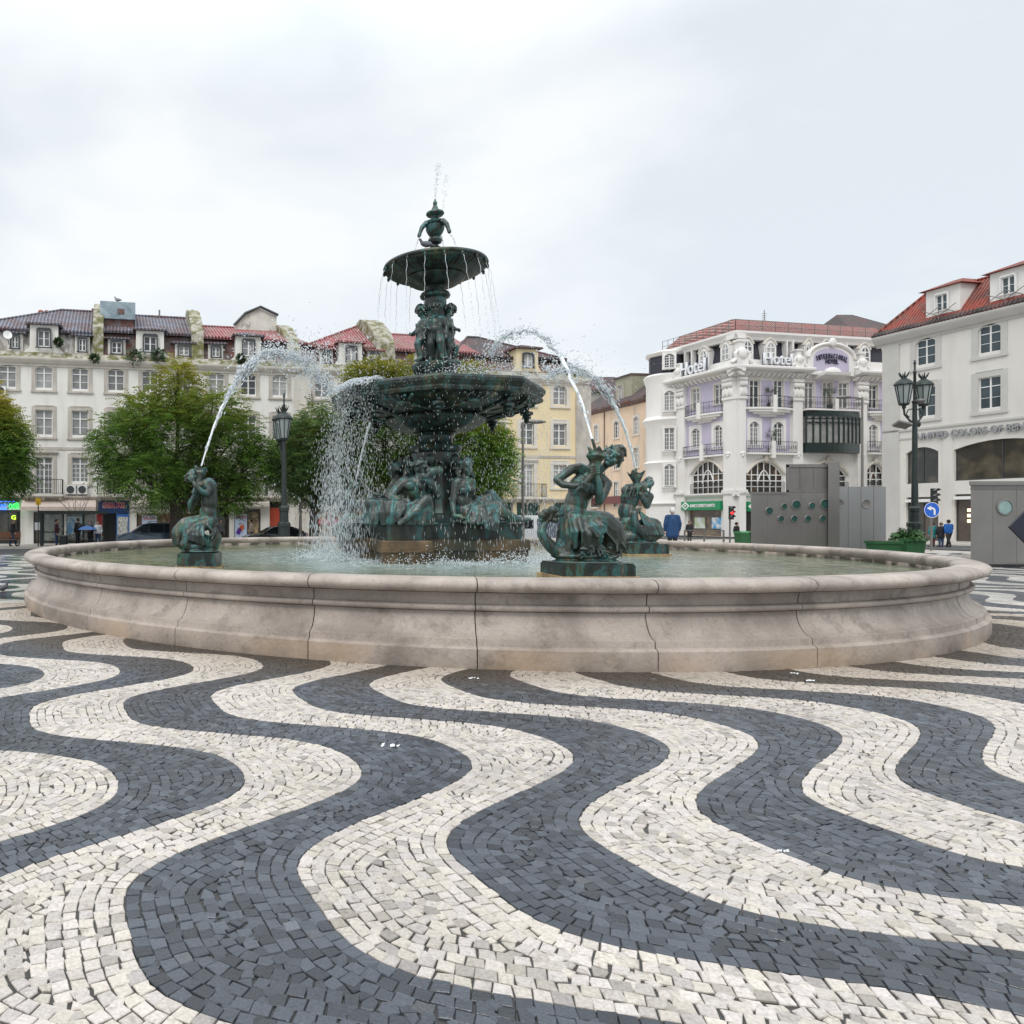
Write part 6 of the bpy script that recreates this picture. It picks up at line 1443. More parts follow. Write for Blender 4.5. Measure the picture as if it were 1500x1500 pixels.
# ------------------------------------------------------------------ right-hand building
GF = Fac((53.7, 62), GA)
def right_block():
    G = GF.root('shop_building', 'pale building at the right edge with red tiled roof and arched dark shop windows', 'building')
    S = GF.s; Z_ = lambda u, v: GF.z(u, v)
    xa, xb = S(1294), 24.0
    ze = Z_(1400, 468); zband = Z_(1400, 621.5)
    rows = [(1356,536,496,.35),(1449.5,519,473.5,.35),(1356,611,566,.0),(1449.5,600.5,551.5,.0)]
    xs = [S(1356), S(1449.5)]; dx = xs[1]-xs[0]; W = S(1370)-S(1341.7)
    r3z, r3h = Z_(1356,534), Z_(1356,495)-Z_(1356,534); r2z, r2h = Z_(1356,610), Z_(1356,567)-Z_(1356,610)
    X = [xs[0]+dx*i for i in range(0, 4)]
    holes = [hole(x, r3z, W, r3h, .35) for x in X]+[hole(x, r2z, W, r2h) for x in X]
    big = [(S(1326.8), S(1374.5), Z_(1350,708), Z_(1350,655), .45), (S(1397), S(1397)+6.2, Z_(1397,704.5), Z_(1440,645), .55), (S(1397)+8.4, S(1397)+12, Z_(1397,704.5), Z_(1440,644), .5)]
    doors = [(S(1327.5), S(1374.5), .14, Z_(1350,728), 0), (S(1398), S(1421)+2.5, .14, Z_(1400,724), 0), (S(1397)+8.4, S(1397)+12, .14, Z_(1400,724), 0)]
    b = MB(); wall(b, xa, xb, .12, ze-.4, holes+big+doors); b.poly([(xa,0,.12),(xa,0,ze-.4),(xa,16,ze-.4),(xa,16,.12)]); b.poly([(xb,0,.12),(xb,16,.12),(xb,16,ze),(xb,0,ze)]); b.build('wall', MT['g_wall'], G)
    for x in X:
        window(G, x, r3z, W, r3h, arch=.35, sur=.42, surmat='stone2', mun=(1,2), top=.33, glass='glassG'); window(G, x, r2z, W, r2h, sur=.42, surmat='stone2', mun=(1,2), top=.30, glass='glassG')
    # pier at the corner, string course, cornice
    MB().box(xa-.02, S(1318), -.10, .02, .12, ze-.5).build('corner_pier', MT['stone2'], G)
    b = MB(); b.box(xa, xb, -.10, .03, zband-.12, zband+.05); b.box(xa, xb, -.06, .03, zband-.8, zband-.65); b.build('string_course', MT['stone2'], G)
    b = MB(); b.xprism([(.02,ze-.95),(-.08,ze-.95),(-.12,ze-.8),(-.30,ze-.7),(-.55,ze-.35),(-.62,ze-.2),(-.62,ze-.05),(.02,ze-.05)], xa-.5, xb); b.build('cornice', MT['stone2'], G)
    # flat vertical joints of the stone ground floor
    for x in (S(1388.5), S(1382)+8.2): MB().box(x-.35, x+.35, -.05, .02, .12, zband-.8).build('pier', MT['g_wall'], G)
    for h_ in big:
        g = MB().box(h_[0]+.01, h_[1]-.01, .22, .27, h_[2], h_[3]).build('shop_window', MT['glassdark'], G); q = MB()
        q.box(h_[0], h_[1], .15, .2, h_[2], h_[2]+.08)
        for k in (0.5,): x = h_[0]+(h_[1]-h_[0])*k; q.box(x-.03, x+.03, .17, .22, h_[2], h_[3]-.1)
        q.build('frame', MT['darkframe'], g)
    for i, d in enumerate(doors):
        g = MB().box(d[0]+.01, d[1]-.01, .24, .29, .14, d[3]).build('shop_door', mat('shop_door_brown', (.10,.08,.07), .2, var=.4, vscale=1), G)
        MB().box(d[0]+.1, d[1]-.1, -.25, .2, d[3]-.42, d[3]-.18).build('roller_blind', MT['whitepaint'], g)
        q = MB(); mullions(q, d[0]+.05, d[1]-.05, .15, d[3]-.45, 2, 1, .18, .05, .04); q.build('frame', MT['darkframe'], g)
    for k in range(3): MB().box(S(1408)+.3+k*0, S(1408)+.65, .15, .2, 1.6+k*.42, 1.85+k*.42).build('shop_lamp', emis('warm_display', (1,.75,.5), 1.2), G)
    # fascia lettering
    sm_ = mat('steel_letters', (.33,.34,.36), .4, metal=.4)
    x0 = S(1346); 
    zt = zband-.42
    us = 'UNITED COLORS OF BENETTON'
    o = text_mesh(us, 1.0, .05, 'sign_lettering', sm_, G, Matrix(), align='LEFT', bold=.012)
    me = o.data; co = np.empty(len(me.vertices)*3); me.vertices.foreach_get('co', co); co = co.reshape(-1,3); lo, hi = co.min(0), co.max(0)
    o2 = text_mesh('UNITED COLORS OF BEN', 1.0, .05, 'tmp', sm_, G, Matrix(), align='LEFT', bold=.012); c2 = np.empty(len(o2.data.vertices)*3); o2.data.vertices.foreach_get('co', c2); w_ = c2.reshape(-1,3)[:,0].max()-lo[0]; bpy.data.objects.remove(o2)
    sx_ = (S(1503)-x0)/w_
    zl = (Z_(1346,642.5)+Z_(1490,633))/2; me.transform(Matrix.Translation((x0, -.14, zl)) @ STAND @ Matrix.Diagonal((sx_, .56/.73, 1, 1)) @ Matrix.Translation((-lo[0], 0, 0)))
    # roof with dormers
    zr_ = ze+4.6
    v = [(xa-.5,-.6,ze-.04),(xb,-.6,ze-.04),(xb,1.9,ze+3.1),(xa+1.9,1.9,ze+3.1),(xa-.5,16,ze-.04),(xb,8,zr_),(xa+5,8,zr_)]
    rm = roof_mat('terracotta_tiles_right', (.37,.075,.05), (.25,.10,.08)); MB().add(v, [(0,1,2,3),(3,2,5,6),(0,3,6,4)]).build('roof', rm, G)
    rt = MB(); n = int((xb-xa)/.28)
    for i in range(n): x = xa-.4+i*.28; rt.tube((x,-.68,ze+.0), (x,-.3,ze+.35), .09, n=6)
    rt.build('eave_tiles', MT['roof_dark'], G)
    rt = MB(); rt.path([(xa-.5,-.6,ze),(xa+1.9,1.9,ze+3.15)], .12, 6); rt.path([(xa+1.9,1.9,ze+3.15),(xb,1.9,ze+3.15)], .10, 6); rt.build('ridge_tiles', rm, G)
    wd = S(1391)-S(1371.5)
    for xx, vb, vt in ((S(1381.5), 455, 432), (S(1381.5)+dx, 429.5, 402.5), (S(1381.5)+2*dx, 0, 0)):
        wz = Z_(1381.5, 455.5)+.02; wh = Z_(1381.5, 431.5)-wz
        q = MB(); hw = wd/2+.75; q.box(xx-hw, xx+hw, -.02, 4, ze-.05, wz+wh+.55); d = q.build('dormer', MT['cream_wall'], G)
        window(d, xx, wz, wd-.1, wh, mun=(1,2), top=0, sur=.06, y=-.20, surmat='whitepaint', glass='glassG')
        q = MB(); e = .35; zz = wz+wh+.56; q.add([(xx-hw-e,-.4,zz),(xx+hw+e,-.4,zz),(xx+hw+e,4.5,zz),(xx-hw-e,4.5,zz),(xx-.3,1.5,zz+.75),(xx+.3,1.5,zz+.75),(xx+.3,4.5,zz+.75),(xx-.3,4.5,zz+.75)], [(3,2,1,0),(0,1,5,4),(1,2,6,5),(3,0,4,7),(4,5,6,7),(2,3,7,6)]); q.build('dormer_roof', rm, d)
        q = MB(); q.path([(xx-hw,-.45,ze+.5),(xx,-.45,ze+1.2),(xx+hw,-.45,ze+.5)], .03, 4); q.path([(xx-hw,-.45,ze+1.2),(xx,-.45,ze+.5),(xx+hw,-.45,ze+1.2)], .03, 4); q.tube((xx,-.45,ze+.2),(xx,-.45,ze+1.3),.03,n=4); q.build('sign_bracket', MT['steel2'], d)
MT['stone2'] = mat('pale_grey_trim', (.52,.51,.49), .85, var=.06, vscale=1)
MT['glassG'] = mat('blue_grey_glass', (.05,.075,.09), .08, var=.4, vscale=.8)
right_block()

# ------------------------------------------------------------------ peach side-street house and far roofs
DF = Fac((43.7, 95.0), math.atan2(-11, 1.3))
def side_house():
    D = DF.root('house', 'peach rendered house in the side street between the yellow block and the hotel', 'house')
    xa, xb = DF.s(852), DF.s(948); ze = DF.z(905, 593)
    cols = [(873.5,640,621),(905,640,617),(937,636,614)]
    W = .95; hs = []; ws = []
    X = [DF.s(873.5), DF.s(903), DF.s(932)]
    for u, x in zip((873.5,903,932), X):
        for vb, vt, ar in ((643 if u < 880 else 640 if u < 910 else 635, 621 if u < 880 else 617 if u < 910 else 611, .25), (None, None, 0)):
            if vb is None:
                z = DF.z(905, 687)-.0; h = DF.z(905, 660)-z
            else: z = DF.z(905, 641); h = DF.z(905, 616)-z
            hs.append(hole(x, z, W, h, ar)); ws.append((x, z, h, ar))
        z = DF.z(905, 742); hs.append(hole(x, z, W, DF.z(905,706)-z)); ws.append((x, z, DF.z(905,706)-z, 0))
    b = MB(); wall(b, xa, xb, .1, ze, hs); b.poly([(xa,0,.1),(xa,0,ze),(xa,9,ze),(xa,9,.1)]); b.build('wall', MT['peach_wall'], D)
    for x, z, h, ar in ws: window(D, x, z, W, h, arch=ar, sur=.16, surmat='palestone', mun=(1,3), top=.3)
    balcony(D, X[2]-1.2, X[2]+1.0, DF.z(905,742), .6); balcony(D, X[0]-1.2, X[0]+1.0, DF.z(905,742), .6)
    MB().xprism([(.05,ze-.5),(-.2,ze-.45),(-.6,ze-.1),(-.6,ze+.1),(.05,ze+.1)], xa, xb).build('cornice', MT['slate'], D)
    MB().add([(xa,-.6,ze+.1),(xb,-.6,ze+.1),(xb,4,ze+3.6),(xa+1,4,ze+3.6),(xa,9,ze)], [(0,1,2,3),(0,3,4)]).build('roof', MT['roof_dark'], D)
    x = DF.s(910); w_ = 1.0; z0 = DF.z(910, 596); dm = MB().box(x-w_*1.6, x+w_*1.6, .3, 4, z0-.5, z0+3.6).build('dormer', mat('green_grey_render', (.33,.32,.24), .9, var=.15), D); window(dm, x-.4, z0+.7, .95, 2.0, sur=.06, y=.12, mun=(2,2), top=0)
    MB().box(x-w_*1.7, x+w_*1.7, .1, 4, z0+3.6, z0+3.8).build('dormer_roof', MT['roof_dark'], dm)
    MB().box(xa, xb, -.5, -.1, 3.7, 4.6).build('shop_fascia', mat('red_fascia', (.16,.05,.05), .6), D)
    for dxx in (.8, 4): MB().tube((xa+dxx+1.2,-.08,.1),(xa+dxx+1.2,-.08,ze-.4),.06).build('drainpipe', MT['slate'], D)
side_house()
def far_house(name, label, u0, u1, ve, vr, Yd, wallm, roofm, hip=.18, dep=9, wins=()):
    a, b_ = at(u0, ve, Yd), at(u1, ve, Yd); t = thing(name, label, 'house', ((a.x+b_.x)/2, Yd, 0)); hw = (b_.x-a.x)/2; ze = a.z; zr_ = at(u0, vr, Yd+dep/2).z
    MB().box(-hw, hw, 0, dep, 0, ze-.25).build('wall', MT[wallm], t)
    h = hip*2*hw; MB().add([(-hw-.4,-.4,ze-.25),(hw+.4,-.4,ze-.25),(hw+.4,dep+.4,ze-.25),(-hw-.4,dep+.4,ze-.25),(-hw+h,dep/2,zr_),(hw-h,dep/2,zr_)], [(0,1,5,4),(1,2,5),(2,3,4,5),(3,0,4),(3,2,1,0)]).build('roof', MT[roofm], t)
    MB().box(-hw-.2, hw+.2, -.3, 0, ze-.7, ze-.252).build('cornice', MT['slate'], t)
    for uu, vb, vt, w in wins:
        p = at(uu, vb, Yd); q = at(uu, vt, Yd); window(t, p.x-t.location.x, p.z, w, q.z-p.z, sur=.1, mun=(2,3), top=0)
    return t
MT['grey_green'] = mat('grey_green_render', (.36,.38,.34), .9, var=.15)
far_house('house', 'grey green house with dark roof seen between the water jet and the hotel', 872, 933, 574, 552, 104, 'grey_green', 'roof_dark', .12, 10)
far_house('house', 'cream house with dark roof behind the right end of the hotel', 1250, 1330, 484, 461, 98, 'yellow_wall', 'roof_dark', .35, 12)
th = thing('house', 'tall narrow grey green attic house with railing behind the yellow block', 'house', (47.5, 100, 0)); MB().box(-2.2,3.4,0,6,0,19.2).build('wall', MT['grey_green'], th); MB().box(-2.5,3.7,-.4,6.3,19.2,19.5).build('roof', MT['roof_dark'], th)
for x in (-1.4, .1, 1.6): window(th, x, 16.3, .9, 1.9, sur=.08, mun=(1,3), top=0)
# ------------------------------------------------------------------ trees
leafm = mat('tree_leaves', (.05,.10,.02), .6, attr='Col', spec=.3)
_nt = leafm.node_tree; _b = _nt.nodes['Principled BSDF']
_tr = _nt.nodes.new('ShaderNodeBsdfTranslucent'); _mx = _nt.nodes.new('ShaderNodeMixShader'); _mx.inputs[0].default_value = .38
_nt.links.new(_b.inputs['Base Color'].links[0].from_socket, _tr.inputs['Color']); _nt.links.new(_b.outputs[0], _mx.inputs[1]); _nt.links.new(_tr.outputs[0], _mx.inputs[2])
_nt.links.new(_mx.outputs[0], _nt.nodes['Material Output'].inputs['Surface'])
barkm = mat('dark_bark', (.055,.043,.035), .9, var=.4, vscale=3, bump=.8, bscale=10)
def tree(name, label, base, lobes, trunk_h, rt, nfr, seed, yellow=.25, group='trees round the square', lean=(0,0), leaf=.24, green=(.046,.083,.016), density=None):
    """lobes: (dx, dy, z, rx, rz) in metres round the base"""
    rg = np.random.default_rng(seed); t = thing(name, label, 'tree', base, 0, group)
    tb = MB(); fork = Vector((lean[0], lean[1], trunk_h)); tb.path([(0,0,0),(lean[0]*.3,lean[1]*.3,trunk_h*.4),fork], [rt*1.25,rt,rt*.85], 9)
    V = []; C = []
    for (dx, dy, z, rx, rz) in lobes:
        c = Vector((dx, dy, z)); m = fork.lerp(c, .55)+Vector((0,0,-.4))
        tb.path([fork, m, c], [rt*.5, rt*.28, rt*.08], 6)
        for k in range(5):
            d = Vector(rg.normal(0, 1, 3)).normalized(); tb.path([m.lerp(c, .5), c+Vector((d.x*rx*.55, d.y*rx*.55, d.z*rz*.55)), c+Vector((d.x*rx*.9, d.y*rx*.9, d.z*rz*.85))], [rt*.16, rt*.07, rt*.03], 4)
    tot = sum(l[3]**2*l[4] for l in lobes)
    ztop = max(l[2]+l[4] for l in lobes); zbot = min(l[2]-l[4] for l in lobes)
    for (dx, dy, z, rx, rz) in lobes:
        n = int(nfr*(rx**2*rz)**.67/sum((l[3]**2*l[4])**.67 for l in lobes))
        d = rg.normal(0, 1, (n, 3)); d /= np.linalg.norm(d, axis=1)[:,None]
        r = rg.uniform(.30, 1.0, n)**.6*(1+.26*np.sin(d[:,0]*7+seed)*np.cos(d[:,1]*6)+rg.normal(0, .07, n))
        c = np.stack([dx+d[:,0]*rx*r, dy+d[:,1]*rx*r, z+d[:,2]*rz*r], 1)
        for i in range(n):
            o = d[i].copy(); o[2] = o[2]*.4+.05; o /= np.linalg.norm(o)+1e-6; o += rg.normal(0, .35, 3); o /= np.linalg.norm(o)+1e-6
            sd = np.cross(o, (0,0,1)); sd /= np.linalg.norm(sd)+1e-6; L_ = rg.uniform(.55, 1.0)
            p0 = c[i]; k = 5
            hgt = (p0[2]-zbot)/(ztop-zbot)
            yl = max(0, min(1, (hgt-.55)*1.6*yellow*2+rg.normal(0, .16)+(.12 if d[i,0] > .3 else -.05)*yellow))
            g = np.array(green)*rg.uniform(1.5, 3.7); y = np.array((.40,.34,.04))*rg.uniform(.7, 1.2)
            col = g*(1-yl)+y*yl
            for j in range(k):
                q = p0+o*L_*j/k+np.array((0, 0, -.42*(j/k)**2*L_)); w_ = leaf*.30; 
                for s_ in (-1, 1):
                    tip = q+sd*s_*leaf*rg.uniform(.8, 1.2)+o*leaf*.45+np.array((0, 0, -leaf*rg.uniform(.2, .7)))
                    a = q+o*w_*.5+(tip-q)*.45; b_ = q-o*w_*.5+(tip-q)*.45
                    V += [q, a, tip, b_]; C.append(col*rg.uniform(.85, 1.15))
    V = np.array(V, dtype=np.float32); nf = len(V)//4
    me = bpy.data.meshes.new('crown'); me.vertices.add(len(V)); me.vertices.foreach_set('co', V.ravel()); me.loops.add(len(V)); me.loops.foreach_set('vertex_index', np.arange(len(V), dtype=np.int32))
    me.polygons.add(nf); me.polygons.foreach_set('loop_start', np.arange(0, len(V), 4, dtype=np.int32)); me.update()
    ca = me.attributes.new('Col', 'FLOAT_COLOR', 'FACE'); ca.data.foreach_set('color', np.concatenate([np.array(C), np.ones((nf,1))], 1).astype(np.float32).ravel())
    me.materials.append(leafm); link('crown', me, t)
    tb.build('trunk', barkm, t, 60)
    return t
def bx(u, Y, z=0.0): p = at(u, 758, Y); return (p.x, p.y, z)
# big tree in front of the white block: crown 140..395 px, top 535, bottom 740
Y0 = 44.0; ppm = F/Y0
def lob(u0, Yd, lst): return [((u-u0)*Yd/F, dy, EYE+(HY-v)*Yd/F, rx*Yd/F, rz*Yd/F) for u, v, rx, rz, dy in lst]
tree('broadleaf_tree', 'big round green tree with yellow top at left, behind the triton statue', bx(258, Y0), lob(258, Y0, [(258,640,70,62,0),(190,655,50,52,-.5),(330,655,56,55,.5),(262,575,36,42,0),(205,610,42,40,1),(318,612,44,38,-1),(165,690,24,26,0),(365,690,30,34,0),(225,700,50,36,-1.5),(310,712,55,30,1.5),(270,720,50,28,2),(150,640,14,14,0),(382,652,16,18,0),(345,728,22,20,0),(262,548,15,20,0)]), 3.0, .42, 8000, 3, yellow=.55)
tree('broadleaf_tree', 'green and yellow tree cut by the left edge of the photo', bx(-32, 42), lob(-32, 42, [(-40,645,60,64,0),(10,682,34,38,-.5),(8,640,30,38,0),(-20,600,30,34,0),(12,704,20,18,.5)]), 3.0, .35, 4800, 5, yellow=.75)
tree('broadleaf_tree', 'grey green tree seen through the falling water just left of the fountain', bx(460, 46), lob(460, 46, [(462,660,50,60,0),(425,690,34,34,-1),(488,630,28,40,0),(440,650,28,38,0),(470,706,44,32,1),(398,668,18,22,0),(505,690,26,36,0)]), 3.4, .30, 5200, 8, yellow=.15, green=(.042,.074,.026))
tree('broadleaf_tree', 'dark tree directly behind the fountain pedestal', bx(575, 47), lob(575, 47, [(565,640,58,60,0),(520,690,34,32,-1),(600,690,38,36,1),(560,570,34,30,0),(598,562,20,34,0),(530,610,30,40,0),(545,545,40,14,0),(640,560,36,26,.6),(690,552,30,20,.4)]), 3.2, .36, 6500, 12, yellow=.45, green=(.038,.066,.016))
tree('broadleaf_tree', 'bright yellow green tree right of the pedestal behind the bronze woman', bx(690, 46), lob(690, 46, [(690,650,46,50,0),(720,680,28,48,-.5),(665,690,30,32,0),(668,610,34,36,0),(706,712,30,24,1),(730,645,12,18,0)]), 3.0, .30, 5200, 15, yellow=.75, green=(.06,.105,.02))
# young bare tree behind the triton, small bare sapling by the shelter
def bare(label, base, h, seed, r=.09):
    t = thing('bare_tree', label, 'tree', base, 0, 'leafless young trees'); rd = random.Random(seed); b = MB(); tw = MB()
    b.path([(0,0,0),(.05,0,h*.35),(0,0,h*.5)], [r, r*.8, r*.6], 6)
    for i in range(9):
        a = 2*PI*i/9; e = Vector((math.cos(a)*h*.28, math.sin(a)*h*.28, h*rd.uniform(.75,1.0))); m = Vector((math.cos(a)*h*.12, math.sin(a)*h*.12, h*.62)); tw.path([(0,0,h*rd.uniform(.35,.5)), m, e], [r*.5,r*.3,r*.1], 5)
        for k in range(3): d = Vector((rd.uniform(-1,1), rd.uniform(-1,1), rd.uniform(.3,1)))*h*.14; tw.path([m.lerp(e, .3+.2*k), m.lerp(e, .3+.2*k)+d], [r*.16, r*.05], 4)
    b.build('trunk', barkm, t); tw.build('crown', barkm, t)
bare('bare young tree just right of the triton statue', bx(331, 46), 4.6, 3); bare('small bare sapling behind the bus shelter', bx(112, 50.5), 3.9, 6, .05)
bare('bare young tree behind the falling water left of the fountain', bx(512, 46), 4.2, 9)
# ------------------------------------------------------------------ street furniture
def street_lamp(label, u, Yd, zt, heads, col='lampgreen', grp='ornate street lamps'):
    base = at(u, 758, Yd); t = thing('street_lamp', label, 'street lamp', (base.x, Yd, 0), 0, grp); s = zt/10.2
    MB().lathe([(.36,0),(.36,.5),(.30,.55),(.30,1.5),(.34,1.55),(.34,1.7),(.24,1.78),(.22,2.3),(.26,2.34),(.26,2.5),(.17,2.6)], 8).build('pedestal', MT[col], t, 30)
    zp = zt-2.3*1.0
    MB().lathe([(.15,2.55),(.125,5.0),(.10,zp),(.13,zp+.02),(.13,zp+.12),(.07,zp+.16),(.06,zt-.7),(.09,zt-.66),(.04,zt-.55),(.035,zt-.25),(.07,zt-.2),(.02,zt)], 16).build('post', MT[col], t, 40)
    for hx, hy in heads:
        z0 = zp-.05; L_ = thing_l = bpy.data.objects.new('lantern', None)
        g = MB(Matrix.Translation((hx, hy, z0))).lathe([(.20,0),(.36,1.0),(.355,1.01)], 8); lo = g.build('lantern', MT['lampglass'], t)
        f = MB(Matrix.Translation((hx, hy, z0)))
        for k in range(8): a = 2*PI*k/8; f.tube((.205*math.cos(a),.205*math.sin(a),0), (.368*math.cos(a),.368*math.sin(a),1.0), .024, n=5)
        f.lathe([(.03,-.28),(.10,-.2),(.07,-.12),(.22,-.05),(.24,.03),(.20,.04)], 12); f.lathe([(.40,.98),(.44,1.02),(.42,1.08),(.30,1.22),(.20,1.30),(.13,1.34),(.12,1.44),(.02,1.45)], 12)
        for k in range(6): a = 2*PI*k/6; f.path([(.08*math.cos(a),.08*math.sin(a),1.4),(.16*math.cos(a),.16*math.sin(a),1.5),(.24*math.cos(a),.24*math.sin(a),1.68)], [.045,.04,.012], 5)
        f.build('lantern_frame', MT[col], lo, 40)
        if abs(hx)+abs(hy) > .05:
            a = MB(); a.path([(0,0,zp-1.1),(hx*.5,hy*.5,zp-.9),(hx*.95,hy*.95,zp-.6),(hx,hy,zp-.3)], [.05,.045,.045,.05], 6); a.path([(hx*.2,hy*.2,zp-.3),(hx*.6,hy*.6,zp-.35),(hx*.8,hy*.8,zp-.6),(hx*.5,hy*.5,zp-.75)], .03, 5)
            a.ell((hx*.45,hy*.45,zp-1.1),(.10,.08,.16)); a.build('bracket', MT[col], t, 50)
    return t
street_lamp('green iron street lamp in front of the white block, left of the fountain', 416, 37, 8.35, [(.0,0.0),(-.18,.5)])
r = street_lamp('tall green street lamp with two big lanterns in front of the pale right building', 1340, 38.5, 10.35, [(-.62,-.05),(.60,.15)])
fl = MB(Matrix.Translation((-.75,-.1,6.9)) @ Euler((R(-30),R(12),0)).to_matrix().to_4x4()).box(-.36,.36,-.22,.22,-.06,.06).build('floodlight', MT['steel2'], r); MB().tube((-.45,-.05,7.0),(0,0,7.1),.035).build('floodlight_arm', MT['lampgreen'], r)
cl = MB(Matrix.Translation((.1,-.22,8.15))).ell((0,0,0),(.22,.2,.12)).build('camera_dome', MT['steel2'], r, 60)
def modern_lamp(label, u, Yd, vt, arm, u_arm):
    b = at(u, vt, Yd); t = thing('street_lamp', label, 'street lamp', (b.x, Yd, 0), 0, 'plain modern street lamps'); zt = b.z; ax = (u_arm-u)*Yd/F
    MB().path([(0,0,0),(0,0,zt*.4),(0,0,zt)], [.11,.09,.07], 10).build('post', MT['steel2'], t, 40)
    MB().path([(0,0,zt-.1),(ax*.5,0,zt+.02),(ax,0,zt+.05)], .045, 6).build('arm', MT['steel2'], t); MB().ell((ax,0,zt+.0),(.62,.28,.13)).build('lamp_head', MT['steel2'], t, 60)
    return t
modern_lamp('plain grey street lamp in front of the hotel bow window', 1263, 55, 582, -1, 1236)
modern_lamp('slim grey street lamp before the yellow block, half veiled by spray', 766, 47, 618, 1, 786)
modern_lamp('short grey lamp pole near the floodlit lantern post, left of the fountain', 440, 46, 690, -1, 434)
# metro lift kiosk, steel with portholes
def kiosk1():
    Yd = 37.0; A_ = lambda u, v: at(u, v, Yd)
    x0, x1, x2 = A_(1100,0).x, A_(1221,0).x, A_(1306,0).x
    t = thing('metro_kiosk', 'grey steel kiosk with rows of round portholes beyond the far rim of the basin', 'kiosk', ((x0+x1)/2, Yd, 0), 0, 'steel kiosks'); ox = (x0+x1)/2; zl = A_(0,721.5).z; zt = A_(0,681).z; xa = A_(1154,0).x; zr = A_(0,712.5).z
    K_ = .74; PF = lambda a, b, y0, y1: [(a+y0*K_,y0),(b+y0*K_,y0),(b+y1*K_,y1),(a+y1*K_,y1)]
    MB().prism(PF(x0-ox, x1-ox-.01, 0, 3.4), 0, zl).build('body', MT['steel'], t); MB().prism(PF(xa-ox, x1-ox-.3, .05, 3.2), zl+.004, zt).build('upper_body', MT['steel2'], t)
    MB().prism(PF(x1-ox-.28, x1-ox+.30, -.12, 3.3), 0, zt+.12).build('edge_pier', MT['steel'], t); MB().prism(PF(x1-ox+.12, x2-ox-.25, .3, 3.6), 0, zr).build('annex', mat('lit_face_steel', (.29,.295,.295), .45, metal=.45, var=.08, vscale=.7), t)  # annex steel made paler to paint in light on a differently turned face
    f = MB()
    for k in range(1, 5): x = x0-ox+(x1-x0)*k/5; f.box(x-.012, x+.012, -.006, .02, 0, zl-.05)
    for k in range(1, 3): x = xa-ox+(x1-.3-xa)*k/3; f.box(x-.02, x+.02, .03, .06, zl+.1, zt-.1)
    f.box(xa-ox-.05, x1-ox-.29, .0, .06, zt-.12, zt+.04); f.box(xa-ox-.05, xa-ox+.06, .0, .06, zl, zt); f.box(xa-ox-.05, x1-ox-.29, .0, .06, zl+.01, zl+.12); f.box(x0-ox-.03, xa-ox, -.03, .1, zl-.08, zl+.03)
    for k in range(1, 4): x = x1-ox+.34+(x2-x1-.34)*k/4; f.box(x-.012, x+.012, .292, .31, 0, zr)
    f.build('panel_seams', MT['steel2'], t)
    gl = mat('teal_porthole_glass', (.03,.08,.07), .06, var=.5, vscale=2)
    for u, v, r_ in ((1126.5,748.5,5.4),(1148.5,742,4.2),(1166,739.5,6.6),(1189,741,4.8),(1208.5,738.5,7.2),(1143.5,760,4.5),(1163,760,4.7),(1183,760,4.7),(1205,760,4.8)):
        c = A_(u, v); rr = r_*Yd/F; M = Matrix.Translation((c.x-ox, -.012, c.z)) @ Matrix.Rotation(PI/2, 4, 'X')
        p = MB(M).lathe([(rr*.92,.03),(rr,.035),(rr*1.12,.02),(rr*1.14,-.01)], 24, closed=False).build('porthole', MT['steel'], t, 50); MB(M).lathe([(.001,.004),(rr*.95,.005)], 24, closed=False).build('pane', gl, p)
    for u, v, r_ in ((1236.5,738,6.5),(1275.5,738,6.5)):
        c = A_(u, v); rr = r_*Yd/F; M = Matrix.Translation((c.x-ox, .29, c.z)) @ Matrix.Rotation(PI/2, 4, 'X'); MB(M).lathe([(.001,.01),(rr*.95,.012),(rr,.02),(rr*1.1,-.01)], 24, closed=False).build('blind_porthole', MT['steel2'], t, 50)
kiosk1()
def kiosk2():
    Yd = 29.2; x0 = at(1422,0,Yd).x; t = thing('metro_kiosk', 'grey steel kiosk with a single round porthole at the right edge of the photo', 'kiosk', (x0, Yd, 0), 0, 'steel kiosks'); zt = at(0,705,Yd).z
    K_ = 1.03; PF = lambda a, b, y0, y1: [(a+y0*K_,y0),(b+y0*K_,y0),(b+y1*K_,y1),(a+y1*K_,y1)]
    MB().prism(PF(0, 4.2, 0, 3.4), .12, zt-.15).build('body', MT['steel'], t); MB().prism(PF(-.06, 4.4, -.12, 3.5), zt-.15, zt).build('roof_slab', MT['steel'], t); MB().prism(PF(.05, 4.2, .03, 3.3), 0, .119).build('base', MT['black'], t)
    f = MB()
    for x in (.9, 1.85, 2.9): f.box(x-.012, x+.012, -.006, .02, .15, zt-.2)
    f.box(-.02, 4.2, -.03, .0-.002, zt-.32, zt-.27); f.box(0,4.2,-.02,-.002,.12,.2); f.build('panel_seams', MT['steel2'], t)
    c = at(1471.5, 743, Yd); rr = .30; M = Matrix.Translation((c.x-x0, -.012, c.z)) @ Matrix.Rotation(PI/2, 4, 'X')
    p = MB(M).lathe([(rr*.92,.03),(rr,.035),(rr*1.12,.02),(rr*1.14,-.01)], 28, closed=False).build('porthole', MT['steel'], t, 50); MB(M).lathe([(.001,.004),(rr*.95,.005)], 28, closed=False).build('pane', mat('pale_porthole_glass', (.22,.33,.32), .1, var=.2), p)
kiosk2()
